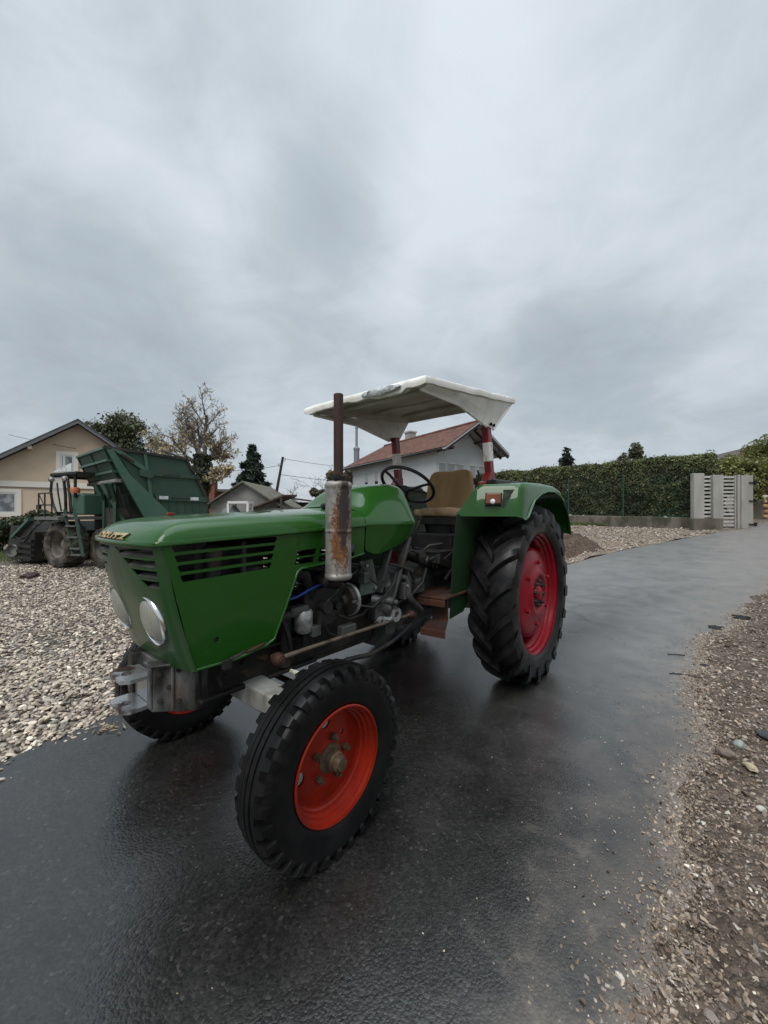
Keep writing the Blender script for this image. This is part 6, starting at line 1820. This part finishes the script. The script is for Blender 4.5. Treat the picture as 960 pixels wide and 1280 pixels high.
cable(base_p + Vector((.66, 0, 4.2)), Vector((2.5, 46, 7.2)), .5, .012, 'upper power cable running right from the pole top')
cable(base_p + Vector((.5, 0, 3.3)), Vector((2.2, 44, 5.2)), .4, .014, 'lower power cable running right from the pole')
cable(Vector((-18.0, 18.6, 5.15)), Vector((-15.4, 19.4, 4.6)), .02, .010, 'service cable at the gable of the beige house')

# ------------------------------------------------------------------ GREEN HARVESTER
hv = thing('harvester', 'green harvesting machine with a tall tipping hopper parked on the gravel', 'harvester', (0, 0, 0))
HF = Frame((-6.71, 9.3, 0), (.643, .766, 0), (-.766, .643, 0))    # near upper corner of the hopper; u to the rear, v across
def hbox(name, u0, u1, v0, v1, z0, z1, mat, bevel=0, parent=None):
    return fbox(MB(), HF, u0, u1, v0, v1, z0, z1).build(name, mat, parent or hv, smooth=0, bevel=bevel)
# hopper body: side outline with raked ends
side = [(0, 3.00), (1.45, 2.92), (1.88, 2.90), (2.50, 1.72), (2.50, 1.40), (.95, 1.30), (.62, 1.9), (.25, 2.30)]
mb = MB().prism(side, lambda u, z, v: HF(u, v, z), .0, 2.45)
hop = mb.build('hopper', M['hgreen'], hv, smooth=0)
def hrib(name, poly, mat, v=-.05, v1=-.001, parent=hop):
    return MB().prism(poly, lambda u, z, w: HF(u, w, z), v, v1).build(name, mat, parent, smooth=0)
hrib('hopper_rail', [(-.02, 3.03), (1.9, 2.93), (1.9, 2.87), (-.02, 2.96)], M['hdark'], -.06)
hrib('hopper_rail', [(1.86, 2.93), (1.93, 2.90), (2.56, 1.72), (2.49, 1.70)], M['hdark'], -.06)
hrib('hopper_rail', [(1.02, 2.49), (2.20, 2.47), (2.27, 2.37), (1.02, 2.38)], M['hgreen'])
lab = hrib('hopper_rail', [(1.10, 1.90), (2.47, 1.87), (2.47, 1.72), (1.14, 1.75)], M['hgreen'])
hrib('hopper_rail', [(.83, 2.96), (.90, 2.955), (1.08, 1.62), (1.00, 1.62)], M['hgreen_light'])
hrib('rusty_strap', [(.10, 2.99), (.36, 2.93), (.98, 2.50), (.90, 2.44)], M['hgreen_light'], -.07)
MB().prism([(.34, 2.88), (.62, 2.72), (.60, 2.67), (.33, 2.83)], lambda u, z, w: HF(u, w, z), -.078, -.071).build('rust_mark', M['rust'], hop, smooth=0)
hrib('hopper_bracket', [(.74, 2.51), (1.02, 2.51), (1.06, 2.36), (.98, 2.30), (.74, 2.36)], M['hgreen'], -.10)
# worn lettering: only illegible marks survive
mb = MB()
rr = random.Random(3); u = 1.24
fbox(mb, HF, 1.20, 1.42, -.056, -.051, 1.775, 1.86); fbox(mb, HF, 2.00, 2.22, -.056, -.051, 1.765, 1.85)
mb.pieces('label_patch', M['paper'], lab, smooth=0)
mb = MB(); u = 1.48
while u < 1.98:
    w = rr.uniform(.018, .035); h = rr.uniform(.03, .055); fbox(mb, HF, u, u + w, -.055, -.051, 1.80 - h / 2 + .01, 1.80 + h / 2 + .01); u += w + rr.uniform(.006, .02)
u = 1.30
while u < 1.72:
    w = rr.uniform(.015, .03); fbox(mb, HF, u, u + w, -.055, -.051, 2.40, 2.40 + rr.uniform(.03, .055)); u += w + rr.uniform(.008, .02)
mb.build('worn_marking', M['hdark'], lab, smooth=0)
# diagonal arm plate at the near corner
hrib('lift_arm', [(.02, 2.93), (.14, 2.94), (.50, 2.36), (1.38, 1.45), (1.30, 1.22), (.86, 1.22), (.34, 2.25)], M['hgreen_light'], -.16, -.085, hv)
# end face with ledges
def hend(name, v0, v1, z0, z1, d0, d1, mat):
    return fbox(MB(), HF, d0, d1, v0, v1, z0, z1).build(name, mat, hop, smooth=0)
MB().prism([(.0, 2.99), (.30, 2.22), (.62, 2.22), (.40, 2.7)], lambda u, z, w: HF(u, w, z), .0, 2.45).build('hopper_front', M['hgreen'], hop, smooth=0)
for z0, d in ((2.94, .0), (2.66, .08), (2.40, .19)):
    fbox(MB(), HF, d - .04, d + .10, -.03, 2.48, z0, z0 + .055).build('ledge', M['hgreen_light'], hop, smooth=0)
fbox(MB(), HF, .22, .36, -.03, 2.48, 2.17, 2.25).build('ledge', M['shedwall'], hop, smooth=0)
for v in (.0, 1.2, 2.42):
    MB().prism([(-.03, 2.99), (.27, 2.22), (.33, 2.22), (.04, 2.99)], lambda u, z, w: HF(u, w, z), v, v + .05).build('front_rib', M['hgreen'], hop, smooth=0)
# machine body and struts beneath
hbox('body', .60, 2.6, .35, 2.2, .55, 1.95, pm('dark_green_body', (.017, .030, .023), .6, col2=(.03, .034, .027), nscale=3), .02)
hbox('body_panel', .30, .62, .35, 2.1, .62, 1.55, pm('grimy_panel', (.035, .035, .03), .7, col2=(.06, .055, .045), nscale=4), .01)
mb = MB()
for v0, v1 in ((.10, .7), (.75, .15), (1.4, 1.0)):
    mb.bar(HF(.15, v0, 2.15), HF(.60, v1, .95), .07, .09)
mb.bar(HF(.32, .30, 2.2), HF(.30, .30, .6), .06, .06); mb.bar(HF(.28, 1.1, 2.2), HF(.28, 1.1, .6), .06, .06)
mb.pieces('strut', M['hgreen'], hv, smooth=0)
for i, (a, b) in enumerate(((.35, 2.20), (.9, 2.1), (1.45, 2.1))):
    MB().bar(HF(.16, a, 2.16), HF(.40, a + .55, 1.1), .05, .05).build('strut', M['hgreen'], hv, smooth=0)
# cab, with the machine's own heading
CF = Frame((-8.02, 10.05, 0), (-.89, .455, 0), (.455, .89, 0))    # u forward (left), v inwards
def cz_(z): return 1.4 + (z - 1.4) * .82 if z > 1.4 else z
def cpts(l): return [CF(p[0], p[1], cz_(p[2])) for p in l]
cb = MB()
for l in ([(.92, 0, 1.42), (1.12, 0, 1.75), (1.22, 0, 2.12), (1.14, 0, 2.62), (.98, 0, 2.66), (.35, 0, 2.60), (.30, 0, 2.5)],
          [(.55, 0, 2.62), (.45, 0, 2.0), (.42, 0, 1.38)], [(.40, .02, 2.60), (.26, .02, 1.9), (.22, .02, 1.38)], [(.0, .02, 2.66), (.0, .02, 1.9)],
          [(.92, 1.4, 1.42), (1.12, 1.4, 1.75), (1.22, 1.4, 2.12), (1.14, 1.4, 2.62), (.3, 1.4, 2.62)], [(.35, 1.4, 2.62), (.3, 1.4, 1.38)], [(1.14, 0, 2.62), (1.14, 1.4, 2.62)], [(.92, 0, 1.42), (.92, 1.4, 1.42)]):
    cb.tube(cpts(l), .035, 6)
cab = cb.build('cab_frame', M['black'], hv, smooth=60)
fbox(MB(), CF, -.2, 1.15, -.05, 1.5, 2.42, 2.48).build('cab_roof', M['hdark'], cab, smooth=0)
MB().prism([(.02, 2.50), (1.0, 2.50), (.62, 2.60), (.02, 2.70)], lambda u, z, w: CF(u, w, z), -.06, -.03).build('cab_sign', M['paper'], cab, smooth=0)
MB().prism([(.92, 1.44), (1.10, 1.70), (1.20, 1.99), (1.12, 2.38), (.56, 2.37), (.45, 1.44)], lambda u, z, w: CF(u, w, z), .010, .014).build('cab_glass', hazy, cab, smooth=0)
fbox(MB(), CF, -.32, .22, .05, .8, 1.36, 1.90).build('side_cover', M['hgreen_light'], hv, smooth=0, bevel=.04)
MB().lathe([(.0001, 0), (.11, 0), (.12, .08), (.09, .14), (.0001, .15)], 14, 'z', tuple(CF(-.02, .0, 1.93))).build('warning_lamp', pm('orange_lamp', (.42, .13, .06), .4), cab)
fbox(MB(), CF, .3, .9, .3, .9, 1.45, 1.95).build('cab_seat', pm('pale_teal', (.25, .36, .33), .6), cab, smooth=0, bevel=.05)
# platform, railing, ladder
fbox(MB(), CF, -.35, .85, -.50, .9, 1.24, 1.32).build('platform', pm('grey_tread_plate', (.12, .12, .11), .6), hv, smooth=0)
mb = MB()
for u in (-.05, .3, .62): mb.tube(cpts([(u, -.5, 1.32), (u, -.5, 2.02)]), .018, 5)
for z in (1.66, 2.02): mb.tube(cpts([(-.05, -.5, z), (.62, -.5, z)]), .018, 5)
mb.tube(cpts([(.3, -.5, 1.6), (.62, -.5, 2.02)]), .012, 5)
mb.build('railing', M['black'], hv, smooth=60)
fbox(MB(), CF, .42, .55, -.58, -.52, 1.50, 1.62).build('work_lamp', M['black'], hv, smooth=0)
lr = [(Vector((-7.86, 9.55, 1.50)), Vector((-7.46, 9.32, .38))), (Vector((-7.52, 9.42, 1.50)), Vector((-7.14, 9.20, .38)))]
mb = MB()
for p0, p1 in lr: mb.bar(p0, p1, .05, .04)
ld = mb.build('ladder', M['hgreen'], hv, smooth=0)
for t_ in (.12, .36, .6, .84, .97):
    a_, b_ = lr[0][0].lerp(lr[0][1], t_), lr[1][0].lerp(lr[1][1], t_)
    MB().bar(a_, b_, .13, .03).build('rung', pm('worn_rung', (.10, .10, .09), .6), ld, smooth=0)
MB().tube([(-7.90, 9.5, 1.45), (-7.98, 9.5, 1.9), (-8.02, 9.52, 2.15)], .018, 6).build('handrail', M['black'], hv)
MB().tube([(-7.55, 9.4, 1.45), (-7.63, 9.4, 1.95), (-7.7, 9.45, 2.25)], .018, 6).build('handrail', M['black'], hv)
# header
mb = MB().prism([(1.45, 1.18), (1.95, .98), (3.1, .30), (2.7, .12), (1.3, .15), (1.2, .9)], lambda u, z, w: CF(u, w, z), -.35, 1.6)
hd_ = mb.build('header', M['hdark'], hv, smooth=0)
MB().prism([(1.35, 1.28), (2.35, .78), (2.35, .70), (1.35, 1.20)], lambda u, z, w: CF(u, w, z), -.45, -.30).build('header_cover', M['hgreen_light'], hd_, smooth=0)
MB().prism([(2.1, .20), (2.55, 1.05), (2.75, 1.05), (3.05, .20)], lambda u, z, w: CF(u, w, z), -.30, 1.8).build('header_shield', M['black'], hd_, smooth=0)
MB().lathe([(.16, 0), (.16, .1), (.0001, .1)], 16, 'y', tuple(CF(2.15, -.50, .38))).build('header_hub', M['shedwall'], hd_)
for i in range(4):
    fbox(MB(), CF, 1.25, 2.1, -.42, -.36, .18 + i * .15, .25 + i * .15).build('header_slat', M['black'], hd_, smooth=0)
def agwheel(name, c, r, w, yaw, parent):
    Mx = Matrix.Translation(c) @ Matrix.Rotation(yaw, 4, 'Z')
    h = w / 2
    t = MB().lathe([(r * .56, h * .8), (r * .66, h), (r * .85, h), (r * .95, h * .85), (r * .965, 0), (r * .95, -h * .85), (r * .85, -h), (r * .66, -h), (r * .56, -h * .8)], 40, 'y', M=Mx)
    n = 16
    for sd in (1, -1):
        for i in range(n):
            a = 2 * math.pi * (i + (.5 if sd > 0 else 0)) / n; vs = []
            for s, y, rt in ((0, .0, r), (.5, .6, r * .99), (1, 1.04, r * .93)):
                for dr, dw in ((-.06 * r, .07), (0, .05), (0, -.05), (-.06 * r, -.07)):
                    aa = a + .32 * s + dw; vs.append(((rt + dr) * math.cos(aa), sd * y * h, (rt + dr) * math.sin(aa)))
            t.add(vs, [(4 * k + q, 4 * k + q + 1, 4 * k + q + 5, 4 * k + q + 4) for k in range(2) for q in range(3)] + [(0, 1, 2, 3), (8, 9, 10, 11)], Mx)
    rim = MB().lathe([(r * .58, h * .85), (r * .60, h * .80), (r * .56, h * .6), (r * .50, h * .2), (r * .42, -.1 * h), (r * .28, .0), (r * .2, h * .25), (r * .12, h * .3), (.0001, h * .35)], 36, 'y', M=Mx).build(name, M['mud_rim'], parent, smooth=40)
    t.build('tyre', M['mud_rubber'], rim, smooth=30)
yaw = math.atan2(-.89, -.455) - math.pi / 2
yaw = math.atan2(-.92, -.39) - math.pi / 2
agwheel('front_wheel', CF(.17, -.10, .60), .60, .50, yaw, hv)
agwheel('front_wheel', CF(.32, 1.7, .60), .60, .50, yaw + math.pi, hv)
agwheel('rear_wheel', Vector((-7.15, 10.05, .52)), .52, .36, yaw, hv)
agwheel('rear_wheel', HF(2.1, 1.9, .55), .55, .36, yaw, hv)
hbox('axle_beam', .3, 2.0, .2, 1.8, .35, .7, M['hdark'])

# hoses, lamps and small gear that break up the machine's flat panels
mb = MB()
for pts, r in (([HF(.30, .1, 2.1), HF(.45, .05, 1.6), HF(.62, .1, 1.2), HF(.60, .2, .8)], .022), ([HF(.28, .5, 2.05), HF(.36, .4, 1.5), HF(.30, .45, 1.0)], .018), ([CF(-.3, -.05, 1.3), CF(-.5, -.1, 1.0), CF(-.7, -.05, .8)], .025),
               ([CF(1.2, -.3, 1.1), CF(1.5, -.4, .8), CF(1.9, -.42, .7), CF(2.3, -.4, .8)], .02), ([CF(.9, -.3, 1.2), CF(1.2, -.42, .95), CF(1.6, -.45, .6)], .018)):
    mb.tube(pts, r, 6)
mb.pieces('hydraulic_hose', M['black'], hv, smooth=60)
for u, z in ((.2, 2.30), (.9, 2.30)):
    MB().lathe([(.0001, -.06), (.06, -.04), (.075, .02), (.07, .03), (.0001, .035)], 14, 'y', tuple(CF(u, -.12, z))).build('work_light', M['alu'], hv)
for i in range(7):
    u = 1.05 + .205 * i
    fbox(MB(), HF, u, u + .03, -.018, -.001, 1.42, 1.72 - .0 * i).build('hopper_rib', M['hgreen'], hop, smooth=0)
fbox(MB(), HF, .62, .66, -.02, .34, .6, 1.3).build('mud_flap', M['black'], hv, smooth=0)
# ------------------------------------------------------------------ GRASS
def grass(name, label, poly, n, h):
    q = np.array(poly); lo, hi = q.min(0), q.max(0); P = nrng.uniform(lo, hi, (n * 4, 2)); P = P[inpoly_np(P, poly)][:n]; n = len(P)
    z = np.array([max(zt(x, y) + .02, soilz(x, y) if inpoly(x, y, soil_poly) else -9) for x, y in P]); a = nrng.uniform(0, 6.28, n); hh = h * nrng.uniform(.5, 1.4, n); lx, ly = nrng.normal(0, .35, n) * hh, nrng.normal(0, .35, n) * hh
    w = .006; b = np.column_stack([P, z]); dx = np.column_stack([np.cos(a) * w, np.sin(a) * w, np.zeros(n)])
    v = np.stack([b - dx, b + dx, b + np.column_stack([lx, ly, hh])], 1).reshape(-1, 3)
    me = bpy.data.meshes.new(name); me.vertices.add(3 * n); me.vertices.foreach_set('co', v.reshape(-1)); me.loops.add(3 * n); me.loops.foreach_set('vertex_index', np.arange(3 * n, dtype=np.int32))
    me.polygons.add(n); me.polygons.foreach_set('loop_start', np.arange(0, 3 * n, 3, dtype=np.int32)); me.update()
    ca = me.color_attributes.new('Col', 'FLOAT_COLOR', 'POINT'); cc = np.ones((3 * n, 4), np.float32); cc[:, :3] = np.repeat(palette(n, [(.075, .115, .028), (.10, .14, .04), (.14, .14, .06)], [3, 3, 1]), 3, 0); ca.data.foreach_set('color', cc.reshape(-1))
    tag(link(name, me, M['leaf'], smooth=0), label, 'grass', kind='stuff')
grass('grass', 'green grass between the gravel and the beige house', [(-20, 9.6), (-12, 10.7), (-9.5, 11.3), (-8.5, 12.4), (-11, 13.6), (-20, 15)], 26000, .07)
wallfoot = [hp(s, .18, 0)[:2] for s in (3.0, 5, 7)] + [hp(7, 1.7, 0)[:2], hp(5, 1.5, 0)[:2], hp(4.1, .8, 0)[:2]]
grass('grass', 'patch of bright grass at the foot of the hedge wall', wallfoot, 16000, .10)
LOBES = [(740, 445, 13, -.20), (640, 385, 8, -.06), (120, 430, 20, -.17), (400, 345, 13, -.14), (330, 120, 20, -.10), (430, 240, 10, -.07), (640, 270, 22, .09), (560, 130, 14, .06), (480, 330, 8, .05), (190, 150, 13, .07), (900, 360, 15, .07), (555, 370, 7, -.06), (60, 90, 18, -.05), (860, 60, 18, -.05), (230, 330, 9, .05)]
# ------------------------------------------------------------------ CAMERA, SKY, SUN
cam = bpy.data.cameras.new('camera'); co_ = bpy.data.objects.new('camera', cam); COL.objects.link(co_)
cam.sensor_fit = 'VERTICAL'; cam.sensor_height = 36; cam.sensor_width = 27; cam.lens = 36 * 485 / 1280
cam.clip_start = .05; cam.clip_end = 3000
co_.location = (0, 0, 1.25 * S); co_.rotation_euler = (rad(90), 0, 0)
scene.camera = co_

SUN_EL, SUN_AZ = 52., 200.      # sun behind cloud, behind and left of the camera
w = bpy.data.worlds.new('World'); scene.world = w; w.use_nodes = True
N = NT(w.node_tree); bg = w.node_tree.nodes['Background']
sky = N.n('ShaderNodeTexSky', sky_type='NISHITA', sun_disc=False); sky.sun_elevation = rad(SUN_EL); sky.sun_rotation = rad(SUN_AZ)
tc = N.n('ShaderNodeTexCoord'); D = tc.outputs['Generated']
sep = N.n('ShaderNodeSeparateXYZ'); N.l(D, sep.inputs[0])
zc = N.math('MAXIMUM', sep.outputs['Z'], 0.)
den = N.math('ADD', zc, .32)
cx = N.math('DIVIDE', sep.outputs['X'], den); cy = N.math('DIVIDE', sep.outputs['Y'], den)
cmb = N.n('ShaderNodeCombineXYZ'); N.l(cx, cmb.inputs[0]); N.l(cy, cmb.inputs[1]); cmb.inputs[2].default_value = 3.7
n1 = N.noise(cmb.outputs[0], 1.5, 6, .55, .5); n2 = N.noise(cmb.outputs[0], 4.2, 7, .6, .7)
cl = N.math('ADD', N.math('MULTIPLY', n1, .64), N.math('MULTIPLY', n2, .36))
def lobe(px, py, size, amp, soft=2.):
    d = Vector(((px - 480) / 485, 1., -(py - 640) / 485)).normalized()
    dp = N.n('ShaderNodeVectorMath', operation='DOT_PRODUCT'); N.l(D, dp.inputs[0]); dp.inputs[1].default_value = d
    mr = N.n('ShaderNodeMapRange', interpolation_type='SMOOTHSTEP'); N.l(dp.outputs['Value'], mr.inputs[0])
    mr.inputs[1].default_value = math.cos(rad(size)); mr.inputs[2].default_value = 1.; mr.inputs[4].default_value = amp
    return mr.outputs[0]
tot = cl
for px, py, sz, am in LOBES:
    tot = N.math('ADD', tot, lobe(px, py, sz, am))
val = N.ramp(tot, [(.10, .222), (.40, .298), (.52, .346), (.66, .392)])
# brighter towards the zenith as under overcast; overhead boost added as fill light
mr = N.n('ShaderNodeMapRange', interpolation_type='SMOOTHSTEP'); N.l(sep.outputs['Z'], mr.inputs[0]); mr.inputs[1].default_value = 0.; mr.inputs[2].default_value = 1.; mr.inputs[3].default_value = .86; mr.inputs[4].default_value = 1.10
val = N.math('MULTIPLY', val, mr.outputs[0])
mz = N.n('ShaderNodeMapRange', interpolation_type='SMOOTHSTEP'); N.l(sep.outputs['Z'], mz.inputs[0]); mz.inputs[1].default_value = .80; mz.inputs[2].default_value = .97; mz.inputs[3].default_value = 1.; mz.inputs[4].default_value = 3.9
val = N.math('MULTIPLY', val, mz.outputs[0])
tint = N.ramp(tot, [(.32, (.87, .99, 1.09)), (.6, (.915, .998, 1.07))])
colr = N.mix(1., tint, val, 'MULTIPLY')
sc = N.n('ShaderNodeVectorMath', operation='SCALE'); N.l(colr, sc.inputs[0]); sc.inputs['Scale'].default_value = 10.0
mx = N.mix(.96, sky.outputs[0], sc.outputs[0])
N.l(mx, bg.inputs['Color']); bg.inputs['Strength'].default_value = .1
sl_ = bpy.data.lights.new('sun', 'SUN'); sl_.energy = 1.0; sl_.angle = rad(35); sl_.color = (1., .97, .93)
so_ = bpy.data.objects.new('sun', sl_); COL.objects.link(so_)
el, az = rad(SUN_EL), rad(SUN_AZ)
d = Vector((math.sin(az) * math.cos(el), math.cos(az) * math.cos(el), math.sin(el)))
so_.rotation_euler = d.to_track_quat('Z', 'Y').to_euler()
vs_ = scene.view_settings; vs_.view_transform = 'Standard'; vs_.look = 'None'; vs_.exposure = 1.0; vs_.gamma = 1; vs_.use_curve_mapping = False
scene.cycles.max_bounces = 6
